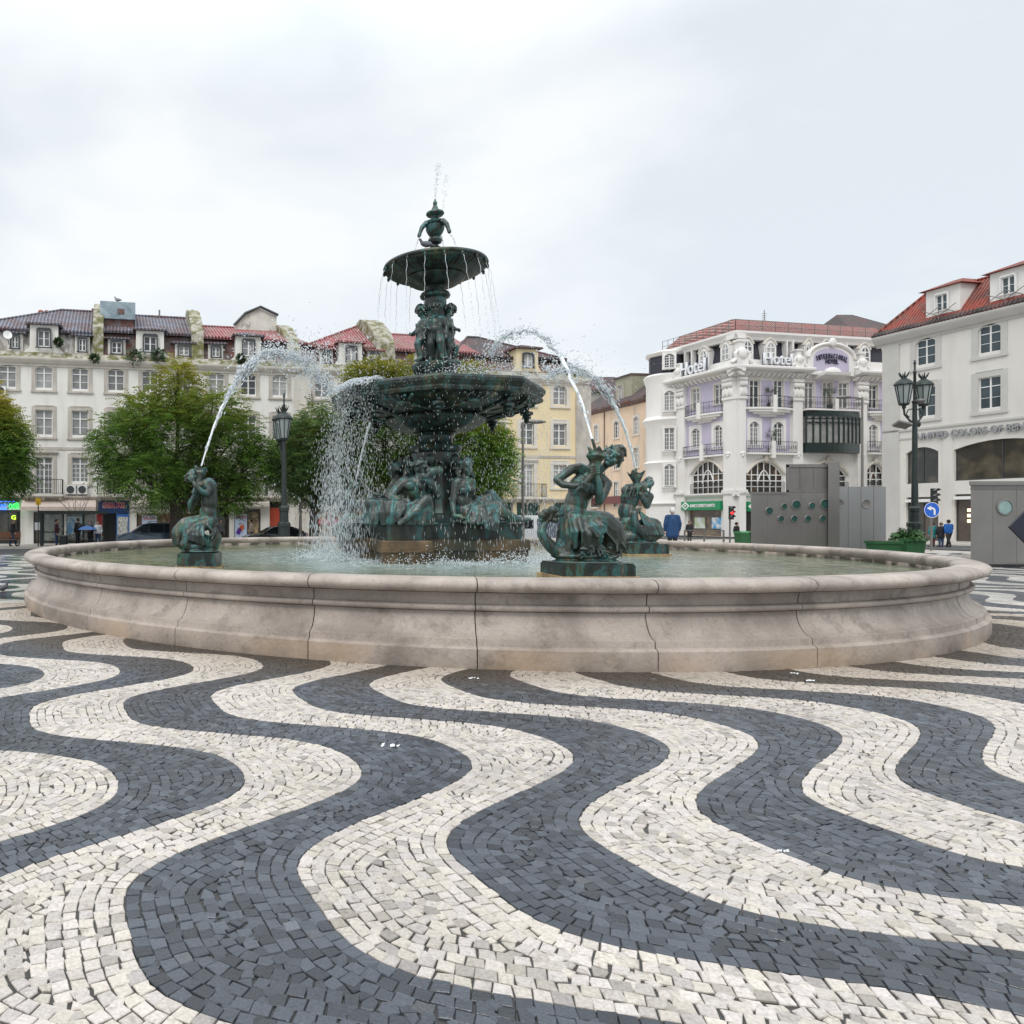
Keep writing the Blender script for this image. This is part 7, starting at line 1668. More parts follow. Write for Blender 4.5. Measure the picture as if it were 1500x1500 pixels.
# dark diamond sign at the frame edge
p = at(1503, 772, 9.0); t = thing('diamond_sign', 'dark navy diamond shaped board poking in at the right edge', 'sign', (p.x, p.y, 0))
s_ = .215; MB().yprism([(0,p.z-s_),(s_,p.z),(0,p.z+s_),(-s_,p.z)], -.012, .012).build('board', mat('navy_board', (.008,.010,.025), .5), t); MB().path([(.75,.03,0),(.75,.03,p.z),(.1,.03,p.z)],.02,8).build('post', MT['iron'], t); MB(Matrix.Translation((.75,0,0))).lathe([(.16,0),(.16,.03),(.03,.05)],16).build('foot', MT['iron'], t)
# traffic lights and turn sign
def tlight(label, u, Yd, vt, vb, side=0, lit=None):
    b = at(u, vt, Yd); t = thing('traffic_light', label, 'traffic light', (b.x, Yd, 0), 0, 'traffic lights'); zt = b.z; zb = at(u, vb, Yd).z; h = zt-zb; w = h*.30
    MB().tube((0,.1,0),(0,.1,zt),.055,n=10).build('post', MT['steel2'], t); MB().box(-w/2, w/2, -.12, .04, zb, zt).build('housing', MT['lampgreen'], t)
    for k in range(3):
        z = zt-h*(k+.5)/3; M = Matrix.Translation((0,-.12,z)) @ Matrix.Rotation(PI/2,4,'X'); le = MB(M).lathe([(.001,.03),(h*.11,.01)],16,closed=False).build('lens', lit[1] if lit and lit[0] == k else MT['darkframe'], t)
        q = MB(Matrix.Translation((0,-.12,z)) @ Euler((PI/2-R(8),0,0)).to_matrix().to_4x4()); n = 10; q.add([(h*.14*math.cos(PI*i/n),h*.14*math.sin(PI*i/n),zz) for zz in (0,.24) for i in range(n+1)], [(i,i+1,n+2+i,n+1+i) for i in range(n)]); q.build('visor', MT['steel2'], le, 60)
tlight('traffic light over the blue turn sign in front of the pale right building', 1367, 44, 715.5, 738)
tlight('small traffic light with red lamp lit near the bank front', 1070.5, 52, 741.5, 761, 0, (1, emis('red_lamp', (1,.02,.02), 3)))
b = at(1365, 747, 43.6); t = thing('traffic_sign', 'round blue traffic sign with a white arrow bending left on a grey pole', 'sign', (b.x, 43.6, 0)); M = Matrix.Translation((0,0,b.z)) @ Matrix.Rotation(PI/2,4,'X')
di = MB(M).lathe([(.001,-.01),(.47,-.01),(.47,.015),(.001,.015)], 36).build('disc', mat('sign_blue', (.01,.11,.55), .35), t, 40); MB(M).lathe([(.44,.016),(.47,.018)],36,closed=False).build('rim', MT['whitepaint'], di)
q = MB(Matrix.Translation((0,-.02,b.z))); pts = [(.14,-.30),(.16,-.05),(.10,.05),(-.08,.10)]; q.yprism([(.09,-.30),(.20,-.30),(.20,0),(.12,.13),(-.06,.165),(-.06,.25),(-.32,.10),(-.06,-.04),(-.06,.055),(.04,.04),(.09,-.02)], -.006, .0); q.build('arrow', MT['whitepaint'], di)
MB().tube((0,.05,0),(0,.05,b.z+.3),.05,n=10).build('pole', MT['steel2'], t)
# planters and bins
gp = mat('planter_green', (.03,.12,.045), .5, var=.15)
def planter(label, u, Yd, w, h, plant=True):
    b = at(u, 758, Yd); t = thing('planter', label, 'planter', (b.x, Yd, 0), 0, 'green planters')
    q = MB(); k = .86; q.prism([(-w/2*k,-w/2*k),(w/2*k,-w/2*k),(w/2*k,w/2*k),(-w/2*k,w/2*k)], 0, h-.12, [(-w/2,-w/2),(w/2,-w/2),(w/2,w/2),(-w/2,w/2)]); q.box(-w/2-.05,w/2+.05,-w/2-.05,w/2+.05,h-.119,h); q.build('box', gp, t)
    MB().box(-w/2+.06,w/2-.06,-w/2+.06,w/2-.06,h,h+.02).build('soil', MT['slate'], t)
    if plant:
        b = MB(); rd = random.Random(u)
        for i in range(420):
            d = Vector((rd.gauss(0,1), rd.gauss(0,1), rd.uniform(-.1,1.3))).normalized(); L_ = rd.uniform(.45,.95)*w*.85; c = Vector((0,0,h+.02)); e = c+d*L_; a = d.orthogonal().normalized()*.06; dr = Vector((0,0,-.16))
            b.add([c+d*L_*.55-a, c+d*L_*.8-a*1.3, e+dr*.6, c+d*L_*.8+a*1.3, c+d*L_*.55+a], [(0,1,2,3,4)])
        b.build('foliage', mat('planter_leaf', (.03,.09,.02), .6, var=.5, vscale=9), t)
planter('low green planter box without a plant next to the steel kiosk', 1294, 35.5, .95, .85, False); planter('green planter with a bushy plant beside the tall street lamp', 1330, 36.0, .95, .95, True)
for u, lab in ((1088,'green wheeled bin by the railings'),(1100,'green wheeled bin nearest the steel kiosk')):
    b = at(u, 758, 46); t = thing('wheeled_bin', lab, 'bin', (b.x, 46, 0), 0, 'green bins'); MB().prism([(-.26,-.3),(.26,-.3),(.26,.3),(-.26,.3)],.08,1.0,[(-.32,-.36),(.32,-.36),(.32,.36),(-.32,.36)]).build('body', gp, t); MB().xprism([(-.38,1.001),(.38,1.001),(.36,1.1),(-.2,1.14),(-.38,1.06)],-.34,.34).build('lid', mat('bin_lid',(.05,.22,.08),.5), t)
    for x in (-.2,.2): MB(Matrix.Translation((x,.28,.1)) @ Matrix.Rotation(PI/2,4,'Y')).lathe([(.02,-.03),(.10,-.03),(.10,.03),(.02,.03)],12).build('wheel', MT['rubber'], t)
# railings
def rail_line(label, u0, u1, Yd, grp='street railings'):
    a, b = at(u0,758,Yd), at(u1,758,Yd); t = thing('railing', label, 'railing', (a.x, Yd, 0), 0, grp); L_ = b.x-a.x; q = MB(); n = max(1, int(L_/1.4))
    for i in range(n+1): x = L_*i/n; q.box(x-.05,x+.05,-.04,.04,0,1.0)
    q.build('posts', MT['steel2'], t); q = MB(); q.box(-.05,L_+.05,-.03,.03,1.001,1.07); q.box(0,L_,-.02,.02,.45,.5); q.build('rails', MT['steel2'], t)
rail_line('grey street railing in front of the bank', 1003, 1060, 54); rail_line('grey railing behind the fountain jets left of the hotel', 880, 942, 54)
# bus shelter
def shelter():
    Yd = 48.2; M = Matrix.Rotation(LA, 4, 'Z'); b = at(62, 758, Yd); t = thing('bus_shelter', 'glass bus shelter with dark green frame on the far left pavement', 'bus shelter', (b.x, Yd, .12), LA); L_ = at(154,758,Yd+.8).x-b.x; zt = at(60,748.5,Yd).z-.12
    MB().box(-.15, L_+.2, -1.0, .7, zt-.2, zt).build('roof', MT['lampgreen'], t)
    q = MB()
    for x in (0, L_*.33, L_*.66, L_): q.box(x-.05,x+.05,.35,.45,0,zt-.201)
    q.box(0.051,L_-.051,.36,.44,.25,.31); q.box(.051,L_-.051,.36,.44,.88,.93)
    q.build('frame', MT['lampgreen'], t)
    MB().box(-.06,.06,-.9,-.7,0,zt-.201).build('post', MT['lampgreen'], t)
    gm = bpy.data.materials.new('shelter_glass'); gm.use_nodes = True; nn = gm.node_tree; bb = nn.nodes['Principled BSDF']; bb.inputs['Base Color'].default_value = (.75,.85,.82,1); bb.inputs['Roughness'].default_value = .05; bb.inputs['Alpha'].default_value = .22
    MB().box(.06,L_-.06,.395,.405,.32,.87).build('lower_glass', gm, t); MB().box(.06,L_-.06,.395,.405,.94,zt-.21).build('upper_glass', gm, t)
    MB().box(L_*.40,L_*.64,.30,.345,.75,1.95).build('route_map', mat('map_blue', (.18,.42,.68), .4, col2=(.55,.70,.78), c2scale=1.6, c2lo=.45, c2hi=.5), t); MB().box(L_*.95-.3,L_*.95+.1,.28,.345,.7,2.1).build('red_advert', mat('advert_red', (.6,.04,.03), .4), t)
    MB().box(.5,L_*.9,.0,.3,.42,.48).build('bench', MT['steel2'], t)
    bb = at(56, 758, 47.6); s = thing('bus_stop_sign', 'bus stop pole with a yellow disc left of the shelter', 'sign', (bb.x, 47.6, .12)); z = at(0,734,47.6).z-.12; MB().tube((0,0,0),(0,0,z),.04).build('pole', MT['lampgreen'], s); MB().box(-.17,.17,-.03,.03,z-.25,z+.2).build('plate', mat('stop_yellow', (.75,.45,.02), .4), s); MB().box(-.22,.22,-.03,.03,z-1.9,z-1.4).build('timetable', MT['whitepaint'], s)
shelter()
# cafe bench
b = at(6, 758, 47); t = thing('bench', 'brown slatted bench at the left edge in front of the cafe', 'bench', (b.x, 47, .12), LA); MB().box(-1,1,-.2,.25,.42,.47).build('seat', mat('bench_wood',(.20,.09,.05),.6), t); MB().box(-1,1,.25,.30,.55,.95).build('backrest', mat('bench_wood_back',(.20,.09,.05),.6), t)
for x in (-.9,.9): MB().box(x-.04,x+.04,-.18,.28,0,.419).build('leg', MT['steel2'], t)

# ------------------------------------------------------------------ cars
def car(label, u, Yd, rz, paint, kind='mpv', grp='cars parked along the far kerb'):
    b = at(u, 758, Yd); t = thing('car', label, 'car', (b.x, Yd, .004), rz, grp); L_ = 4.5 if kind == 'mpv' else 4.25; H_ = 1.66 if kind == 'mpv' else 1.46
    # side outline (x forward to the left), half-section widths taper to the roof
    if kind == 'mpv': prof = [(-2.2,.32),(-2.25,.62),(-2.12,.86),(-1.75,.98),(-1.30,1.06),(-.55,1.58),(-.1,1.66),(1.2,1.64),(1.85,1.52),(2.12,1.05),(2.2,.9),(2.22,.45),(2.1,.30)]
    else: prof = [(-2.05,.30),(-2.12,.55),(-2.0,.76),(-1.5,.90),(-1.0,.96),(-.25,1.38),(.2,1.45),(1.0,1.42),(1.6,1.22),(2.0,.98),(2.08,.8),(2.08,.42),(1.98,.28)]
    def wid(z): return .86 if z < .95 else .86-.24*(z-.95)/(H_-.95)
    n = len(prof); vs = []; fs = []
    for s_ in (-1, 1):
        for x, z in prof: vs.append((x, s_*wid(z), z))
    mid = []
    fs = [tuple(range(n))[::1], tuple(range(2*n-1, n-1, -1))]+[(i, n+i, n+(i+1)%n, (i+1)%n) for i in range(n)]
    m = MB().add(vs, fs); body = m.build('body', paint, t)
    body.modifiers.new('b', 'BEVEL').width = .06; body.modifiers['b'].segments = 3; body.modifiers['b'].limit_method = 'ANGLE'
    g = mat('car_glass', (.02,.025,.03), .05)
    for s_ in (-1, 1):
        if kind == 'mpv': polys = [[(-1.12,1.04),(-.50,1.50),(-.2,1.55),(-.2,1.04)],[(-.12,1.04),(-.12,1.55),(.75,1.55),(.75,1.04)],[(.83,1.04),(.83,1.55),(1.35,1.53),(1.72,1.42),(1.85,1.05)]]
        else: polys = [[(-.82,.94),(-.22,1.31),(.1,1.36),(.1,.94)],[(.17,.94),(.17,1.36),(.85,1.34),(.95,.94)],[(1.02,.94),(.93,1.33),(1.45,1.17),(1.65,.98)]]
        for P in polys:
            vv = [(x, s_*(wid(z)+.008), z) for x, z in P]; MB().poly(vv if s_ < 0 else vv[::-1]).build('side_window', g, t)
        MB().box(-.85,-.68,s_*.88,s_*1.02,.98,1.10).build('mirror', paint, t)
        for x in (-.05, .9): MB().box(x,x+.14,s_*.862,s_*.885,.86,.89).build('door_handle', paint, t)
        MB().ell(((-2.08 if kind=='mpv' else -1.96), s_*.62, .72),(.12,.17,.09)).build('headlight', mat('headlight', (.6,.62,.62), .1), t, 60)
        MB().box((2.1 if kind=='mpv' else 1.95),(2.19 if kind=='mpv' else 2.09),s_*.55,s_*.84,.78,.95).build('tail_light', mat('tail_red', (.5,.01,.01), .2), t)
    i0 = 4; x0, z0 = prof[4]; x1, z1 = prof[5]
    MB().poly([(x0+.05,-.74,z0+.06),(x0+.05,.74,z0+.06),(x1-.02,.62,z1-.02),(x1-.02,-.62,z1-.02)][::-1]).build('windscreen', g, t)
    for x in (-1.38 if kind=='mpv' else -1.3, 1.42 if kind=='mpv' else 1.28):
        for s_ in (-1, 1):
            M = Matrix.Translation((x, s_*.80, .32)) @ Matrix.Rotation(PI/2, 4, 'X'); w_ = MB(M).lathe([(.2,-.11),(.30,-.11),(.32,-.08),(.32,.08),(.30,.11),(.2,.11)], 24).build('wheel', MT['rubber'], t, 40); MB(M).lathe([(.02,-.115),(.19,-.12),(.20,.12),(.02,.115)], 14).build('rim', MT['steel2'], w_)
    if kind == 'mpv':
        for s_ in (-1,1): MB().path([(-.2,s_*.56,1.68),(0,s_*.57,1.73),(1.3,s_*.57,1.71),(1.5,s_*.55,1.64)], .02, 5).build('roof_rail', MT['steel2'], t)
    return t
car('blue grey people carrier half hidden behind the basin at left', 221, 47.0, LA, mat('blue_grey_paint', (.07,.10,.14), .25, metal=.5, coat=.6), 'mpv')
car('black hatchback behind the street lamp left of the fountain', 402, 48.4, LA, mat('black_paint', (.012,.014,.018), .2, metal=.2, coat=.6), 'hatch')
# white van glimpsed through the spray
def van():
    b = at(776, 758, 52.5); t = thing('van', 'white van behind the falling water in front of the yellow block', 'van', (b.x, 52.5, .004), LA)
    wp = mat('white_van_paint', (.70,.71,.72), .3); m = MB().xprism([(-.95,.3),(-.98,1.2),(-.86,2.15),(.86,2.15),(.98,1.2),(.95,.3)][::1], -1.3, 2.4); m.build('body', wp, t); MB().xprism([(-.93,.3),(-.95,1.1),(-.85,1.3),(.85,1.3),(.95,1.1),(.93,.3)], -2.2,-1.31).build('bonnet', wp, t)
    MB().poly([(-1.9,-.8,1.305),(-1.32,-.80,2.0),(-1.32,.80,2.0),(-1.9,.8,1.305)]).build('windscreen', mat('van_glass',(.02,.025,.03),.05), t); MB().box(-1.2,-.3,-.985,-.95,1.2,1.85).build('side_window', mat('van_side_glass',(.02,.025,.03),.05), t); MB().box(.0,2.1,-.99,-.95,.5,1.9).build('dark_side_panel', mat('van_panel',(.10,.12,.16),.4), t)
    for x in (-1.5,1.5):
        for s_ in (-1,1): MB(Matrix.Translation((x,s_*.88,.34)) @ Matrix.Rotation(PI/2,4,'X')).lathe([(.05,-.1),(.34,-.1),(.34,.1),(.05,.1)],20).build('wheel', MT['rubber'], t, 40)
van()

# ------------------------------------------------------------------ people
skin = mat('skin', (.42,.26,.19), .6)
def person(label, x, y, z0, h, face, coat, legs, hair, pose='stand', grp='people in the square', long_coat=False, bag=None, hat=None, arm='down', bulk=1.0):
    """one continuous body; clothing and hair as separate parts. face = heading angle of the look direction"""
    t = thing('person', label, 'person', (x, y, z0), face+PI/2, grp); k = h/1.75; T = Matrix.Scale(k, 4)
    st = {'stand': (0, 0), 'walk': (.30, -.28)}[pose]
    hips = [(-.09,0,.92),(.09,0,.92)]; J = []
    for sd, off in ((-1, st[0]), (1, st[1])):
        J.append([((sd*.09,0,.90),.092),((sd*.095,-off*.45,.50),.062),((sd*.10,-off*.9+(.06 if off < 0 else 0),.10),.042),((sd*.105,-off*.9-.12+(.06 if off < 0 else 0),.05),.04)])
    A = []
    for sd in (-1, 1):
        if arm == 'front' or (arm == 'right' and sd > 0): A.append([((sd*.19,0,1.42),.055),((sd*.25,.02,1.15),.045),((sd*.12,-.24,1.12),.036)])
        elif pose == 'walk': A.append([((sd*.19,0,1.42),.055),((sd*.25,sd*.08,1.15),.045),((sd*.24,sd*.16-.10,.90),.036)])
        else: A.append([((sd*.19,0,1.42),.055),((sd*.26,.02,1.15),.045),((sd*.26,-.05,.88),.036)])
    b = MB(T); b.ell((0,0,1.22),(.16,.10,.27)); b.ell((0,.0,.96),(.15,.11,.14)); b.capsule((-.15,0,1.42),(.15,0,1.42),.06); b.capsule((0,0,1.45),(0,-.01,1.58),.055,.05); head(b, (0,-.02,1.655), (0,-1,0), (0,0,1), 1.0, hair=False)
    for c in J+A: b.chain(c, 8)
    for c in A:
        e = Vector(c[-1][0]); d = (e-Vector(c[-2][0])).normalized(); hand(b, e+d*.05, d, (1 if e.x > 0 else -1,0,.1), .9, .4)
    organic('body', b, skin, t, .016, 1)
    c = MB(T); B_ = .028*bulk; zb = .62 if long_coat else .88
    c.ell((0,0,1.22),(.17+B_,.115+B_,.30)); c.capsule((-.15,0,1.42),(.15,0,1.42),.062+B_)
    for sx in (-.07,.07): c.capsule((sx,0,1.2),(sx*1.2,0,zb+.1),.105+B_,.115+B_)
    for q in A: c.chain([(p, r+B_*.9) for p, r in q[:-1]]+[(Vector(q[-1][0]).lerp(Vector(q[-2][0]), .12), q[-1][1]+B_*.6)], 8)
    organic('coat', c, coat, t, .018, 1)
    l = MB(T)
    for q in J: l.chain([(p, r+.018) for p, r in q[:-1]], 8)
    organic('trousers', l, legs, t, .018, 1)
    s_ = MB(T)
    for q in J: p = Vector(q[-1][0]); s_.capsule(p+Vector((0,.10,-.008)), p+Vector((0,-.06,-.012)), .046, .04, 8)
    s_.build('shoes', MT['black'], t, 60)
    hr = MB(T); hr.ell((0,.005,1.70),(.098,.115,.095)); hr.ell((0,.05,1.655),(.09,.075,.095))
    if hat: hr.ell((0,-.01,1.73),(.105,.12,.07))
    organic('hair', hr, hair, t, .018, 1)
    if bag == 'backpack': MB(T).ell((0,.20,1.22),(.17,.12,.24)).build('backpack', mat('backpack', (.02,.02,.025), .7), t, 60)
    if bag == 'shoulder': MB(T).ell((.30,.02,.92),(.07,.16,.14)).build('bag', mat('bag', (.05,.04,.04), .6), t, 60)
    return t
def cl(n, c, r=.85): return mat(n, c, r, var=.2, vscale=6)
navy = cl('navy_cloth', (.015,.04,.10)); blk = cl('black_cloth', (.015,.015,.018)); den = cl('denim', (.03,.06,.13)); darkhair = cl('dark_hair', (.02,.015,.01)); grey = cl('grey_cloth', (.12,.12,.13)); white_hair = cl('white_hair', (.6,.6,.6))
def pp(u, Yd): return at(u, 758, Yd).x
SW = .13
# old man behind the far rim stands on a low stone block
xm, ym = pp(985, 32.2), 32.2
tag(MB(Matrix.Translation((xm, ym, 0))).box(-.6,.6,-.4,.4,-.05,.42).build('stone_block', MT['palestone']), 'low pale stone block the white haired man stands on behind the basin', 'block')
person('white haired man in a dark blue jacket seen from behind beyond the basin', xm, ym, .42, 1.98, R(80), cl('blue_jacket', (.015,.055,.15)), blk, white_hair, bulk=1.25, long_coat=True)
person('walking man in dark jacket and jeans passing the cafe at far left', pp(19, 47.5), 47.5, SW, 1.72, R(-12), blk, den, cl('grey_hair', (.12,.09,.07)), 'walk')
person('man in dark red and black jacket with jeans at the left end of the shelter', pp(83, 46.6), 46.6, SW, 1.74, R(5), cl('maroon_cloth', (.05,.012,.02)), den, darkhair, arm='right')
person('tall person in black with backpack in the middle of the bus shelter', pp(114, 46.9), 46.9, SW, 1.80, R(150), blk, blk, darkhair, bag='backpack')
person('woman in long black coat under the blue umbrella', pp(132.5, 46.9), 46.9, SW, 1.60, R(-100), blk, blk, darkhair, long_coat=True, arm='front')
person('person in a white jacket and dark scarf at the right end of the shelter', pp(143.5, 46.9), 46.9, SW, 1.62, R(-80), cl('white_jacket', (.55,.57,.60)), den, darkhair, bag='shoulder')
b = at(129, 769, 46.7); t = thing('umbrella', 'open blue umbrella held up under the bus shelter', 'umbrella', (b.x, 46.5, b.z-.3)); MB().lathe([(.62,0),(.45,.14),(.22,.23),(.01,.27),(.01,.26),(.21,.215),(.44,.12),(.61,-.01)], 8, closed=False).build('canopy', mat('umbrella_blue', (.05,.14,.38), .5), t); MB().tube((0,0,.3),(0,0,-.6),.012).build('shaft', MT['steel2'], t)
b = at(93, 758, 46.4); t = thing('suitcase', 'black wheeled suitcase beside the man at the left of the shelter', 'suitcase', (b.x, 46.4, SW)); body = MB().box(-.26,.26,-.15,.15,.07,.74).build('body', MT['black'], t); body.modifiers.new('b','BEVEL').width = .06; MB().path([(-.12,.1,.74),(-.12,.1,.95),(.12,.1,.95),(.12,.1,.74)],.015,5).build('handle', MT['steel2'], t)
for x in (-.2,.2): MB(Matrix.Translation((x,.05,.05)) @ Matrix.Rotation(PI/2,4,'Y')).lathe([(.01,-.02),(.05,-.02),(.05,.02),(.01,.02)],10).build('wheel', MT['rubber'], t)
person('woman in a turquoise coat behind the blue turn sign', pp(1366, 49.5), 49.5, 0, 1.66, R(95), cl('turquoise_coat', (.02,.20,.20)), cl('maroon_trousers', (.10,.015,.03)), darkhair, long_coat=True)
person('woman in black coat between the turquoise and the blue coats', pp(1378.5, 49.2), 49.2, 0, 1.64, R(85), blk, den, cl('brown_hair', (.13,.08,.05)), long_coat=True)
person('man in a bright blue hooded jacket, rightmost of the three walkers', pp(1389.5, 49.0), 49.0, 0, 1.82, R(80), cl('bright_blue_jacket', (.01,.09,.33)), blk, darkhair, 'walk', bulk=1.1)
person('person in black standing at the far railings by the bank', pp(1010, 58), 58, 0, 1.7, R(-90), blk, blk, darkhair); person('person in dark clothes bending near the green bins', pp(1079, 50), 50, 0, 1.65, R(0), blk, den, darkhair)
person('pedestrian in grey seen between the triton statue and the bare tree', pp(323, 50.5), 50.5, SW, 1.7, R(-60), grey, blk, darkhair); person('shopper in a beige coat at the sale poster', pp(368, 51.2), 51.2, SW, 1.7, R(170), cl('beige_coat', (.40,.33,.27)), den, darkhair)
# birds
bird(tuple(at(5, 868, gy(868)).to_2d())+(.0,), R(60), 'dark pigeon walking on the wave paving at the left edge', 'pigeons')
for u, v, lab in ((285,457,'gull on top of the mossy party wall left of centre'),(540,472,'gull on the party wall behind the fountain'),(172,438,'bird on the tin box above the roof')):
    pz = at(u, v+2.5, LF.Y(u)+(4.3 if u != 172 else 2.5)); bird((pz.x, pz.y, pz.z-(.12 if u != 172 else .15)), R(150), lab, 'birds on the roofs', (.16,.16,.17), 1.7, 'bird')
# ------------------------------------------------------------------ water
def water_surface():
    m = bpy.data.materials.new('pool_water'); m.use_nodes = True; nt = m.node_tree; N = nt.nodes; L = nt.links; b = N['Principled BSDF']
    b.inputs['Roughness'].default_value = .09; b.inputs['IOR'].default_value = 1.33; b.inputs['Specular IOR Level'].default_value = .6
    tc = N.new('ShaderNodeTexCoord'); 
    def nz(sc, det, dist=0, mp=None):
        n = N.new('ShaderNodeTexNoise'); n.inputs['Scale'].default_value = sc; n.inputs['Detail'].default_value = det; n.inputs['Distortion'].default_value = dist; L.new(mp or tc.outputs['Object'], n.inputs['Vector']); return n.outputs['Fac']
    def mr(s, a, c, d=0., e=1.):
        n = N.new('ShaderNodeMapRange'); n.inputs[1].default_value = a; n.inputs[2].default_value = c; n.inputs[3].default_value = d; n.inputs[4].default_value = e; L.new(s, n.inputs[0]); return n.outputs[0]
    def mx(f, a, c):
        x = N.new('ShaderNodeMix'); x.data_type = 'RGBA'; L.new(f, x.inputs['Factor'])
        for k, q in ((6, a), (7, c)):
            if isinstance(q, tuple): x.inputs[k].default_value = (*q, 1)
            else: L.new(q, x.inputs[k])
        return x.outputs[2]
    ln = N.new('ShaderNodeVectorMath'); ln.operation = 'LENGTH'; L.new(tc.outputs['Object'], ln.inputs[0]); rad = ln.outputs['Value']
    wob = nz(.5, 5); ad = N.new('ShaderNodeMath'); ad.operation = 'MULTIPLY_ADD'; ad.inputs[1].default_value = 3.5; L.new(wob, ad.inputs[0]); L.new(rad, ad.inputs[2])
    aer = mr(ad.outputs[0], 9.9, 6.2)                     # aerated, milky water round the falling curtains
    alg = mx(mr(nz(1.1, 8, .8), .42, .6), (.10,.125,.075), (.19,.195,.115))
    c = mx(aer, alg, (.30,.37,.345)); foam = mr(nz(5, 10, .5), .56, .70)
    fm = N.new('ShaderNodeMath'); fm.operation = 'MULTIPLY'; L.new(foam, fm.inputs[0]); L.new(mr(ad.outputs[0], 8.2, 5.0), fm.inputs[1])
    c = mx(fm.outputs[0], c, (.72,.77,.78)); L.new(c, b.inputs['Base Color']); 
    bp = N.new('ShaderNodeBump'); bp.inputs['Strength'].default_value = 1.0; bp.inputs['Distance'].default_value = .05; L.new(nz(4.5, 6, .4), bp.inputs['Height']); L.new(bp.outputs[0], b.inputs['Normal'])
    n = 150; vs = []; fs = []
    xs = np.linspace(-10.45, 10.45, n)
    idx = {}
    for i, x in enumerate(xs):
        for j, y in enumerate(xs):
            if x*x+y*y < 10.46**2:
                r = math.hypot(x, y); a = .012+.035*math.exp(-((r-3.4)/1.3)**2)
                h = a*(mnoise.noise(Vector((x*1.9, y*1.9, 0)))+.6*mnoise.noise(Vector((x*4.3, y*4.3, 5)))); idx[i, j] = len(vs); vs.append((x, y, h))
    for i in range(n-1):
        for j in range(n-1):
            q = [(i,j),(i+1,j),(i+1,j+1),(i,j+1)]
            if all(k in idx for k in q): fs.append(tuple(idx[k] for k in q))
    me = bpy.data.meshes.new('water'); me.from_pydata(vs, [], fs); me.materials.append(m); me.polygons.foreach_set('use_smooth', [True]*len(me.polygons))
    o = link('water', me); o.location = (FC.x, FC.y, .90); tag(o, 'rippled green grey water filling the basin', kind='structure')
water_surface()
wm = bpy.data.materials.new('water_spray'); wm.use_nodes = True; nt = wm.node_tree; b = nt.nodes['Principled BSDF']; b.inputs['Base Color'].default_value = (.86,.90,.93,1); b.inputs['Roughness'].default_value = .15; b.inputs['Transmission Weight'].default_value = .1; b.inputs['IOR'].default_value = 1.33
_tp = nt.nodes.new('ShaderNodeBsdfTransparent'); _tl = nt.nodes.new('ShaderNodeBsdfTranslucent'); _tl.inputs[0].default_value = (.85,.9,.93,1)
_m1 = nt.nodes.new('ShaderNodeMixShader'); _m1.inputs[0].default_value = .4; _m2 = nt.nodes.new('ShaderNodeMixShader'); _m2.inputs[0].default_value = .22
nt.links.new(b.outputs[0], _m1.inputs[1]); nt.links.new(_tl.outputs[0], _m1.inputs[2]); nt.links.new(_m1.outputs[0], _m2.inputs[1]); nt.links.new(_tp.outputs[0], _m2.inputs[2]); nt.links.new(_m2.outputs[0], nt.nodes['Material Output'].inputs['Surface'])
jetm = mat('solid_water_jet', (.80,.85,.88), .12)
mist = wm.copy(); mist.name = 'falling_mist'
for n_ in mist.node_tree.nodes:
    if n_.type == 'MIX_SHADER' and n_.inputs[2].links and n_.inputs[2].links[0].from_node.type == 'BSDF_TRANSPARENT': n_.inputs[0].default_value = .52
def drops(name, P, D, size, stretch, label=None, cat=None, kind=None, parent=None):
    """elongated droplets at points P, stretched along directions D"""
    P = np.asarray(P); D = np.asarray(D); n = len(P); D = D/(np.linalg.norm(D, axis=1)[:,None]+1e-9)
    ref = np.where(np.abs(D[:,2:3]) > .9, np.array([[1.,0,0]]), np.array([[0,0,1.]])); A = np.cross(D, ref); A /= np.linalg.norm(A, axis=1)[:,None]; B = np.cross(D, A)
    s = (np.asarray(size)*np.ones(n))[:,None]; st = (np.asarray(stretch)*np.ones(n))[:,None]
    V = np.stack([P-D*s*st, P+A*s, P+B*s, P-A*s, P-B*s, P+D*s*st], 1).reshape(-1, 3).astype(np.float32)
    tri = np.array([[0,2,1],[0,3,2],[0,4,3],[0,1,4],[5,1,2],[5,2,3],[5,3,4],[5,4,1]]); T = (tri[None]+6*np.arange(n)[:,None,None]).reshape(-1, 3).astype(np.int32)
    me = bpy.data.meshes.new(name); me.vertices.add(len(V)); me.vertices.foreach_set('co', V.ravel()); me.loops.add(T.size); me.loops.foreach_set('vertex_index', T.ravel()); me.polygons.add(len(T)); me.polygons.foreach_set('loop_start', np.arange(0, T.size, 3, dtype=np.int32)); me.polygons.foreach_set('use_smooth', [True]*len(T)); me.update()
    me.materials.append(mist if name == 'water_curtain' else wm); o = link(name, me, parent); tag(o, label, cat, None, kind); return o
g = np.random.default_rng(77)
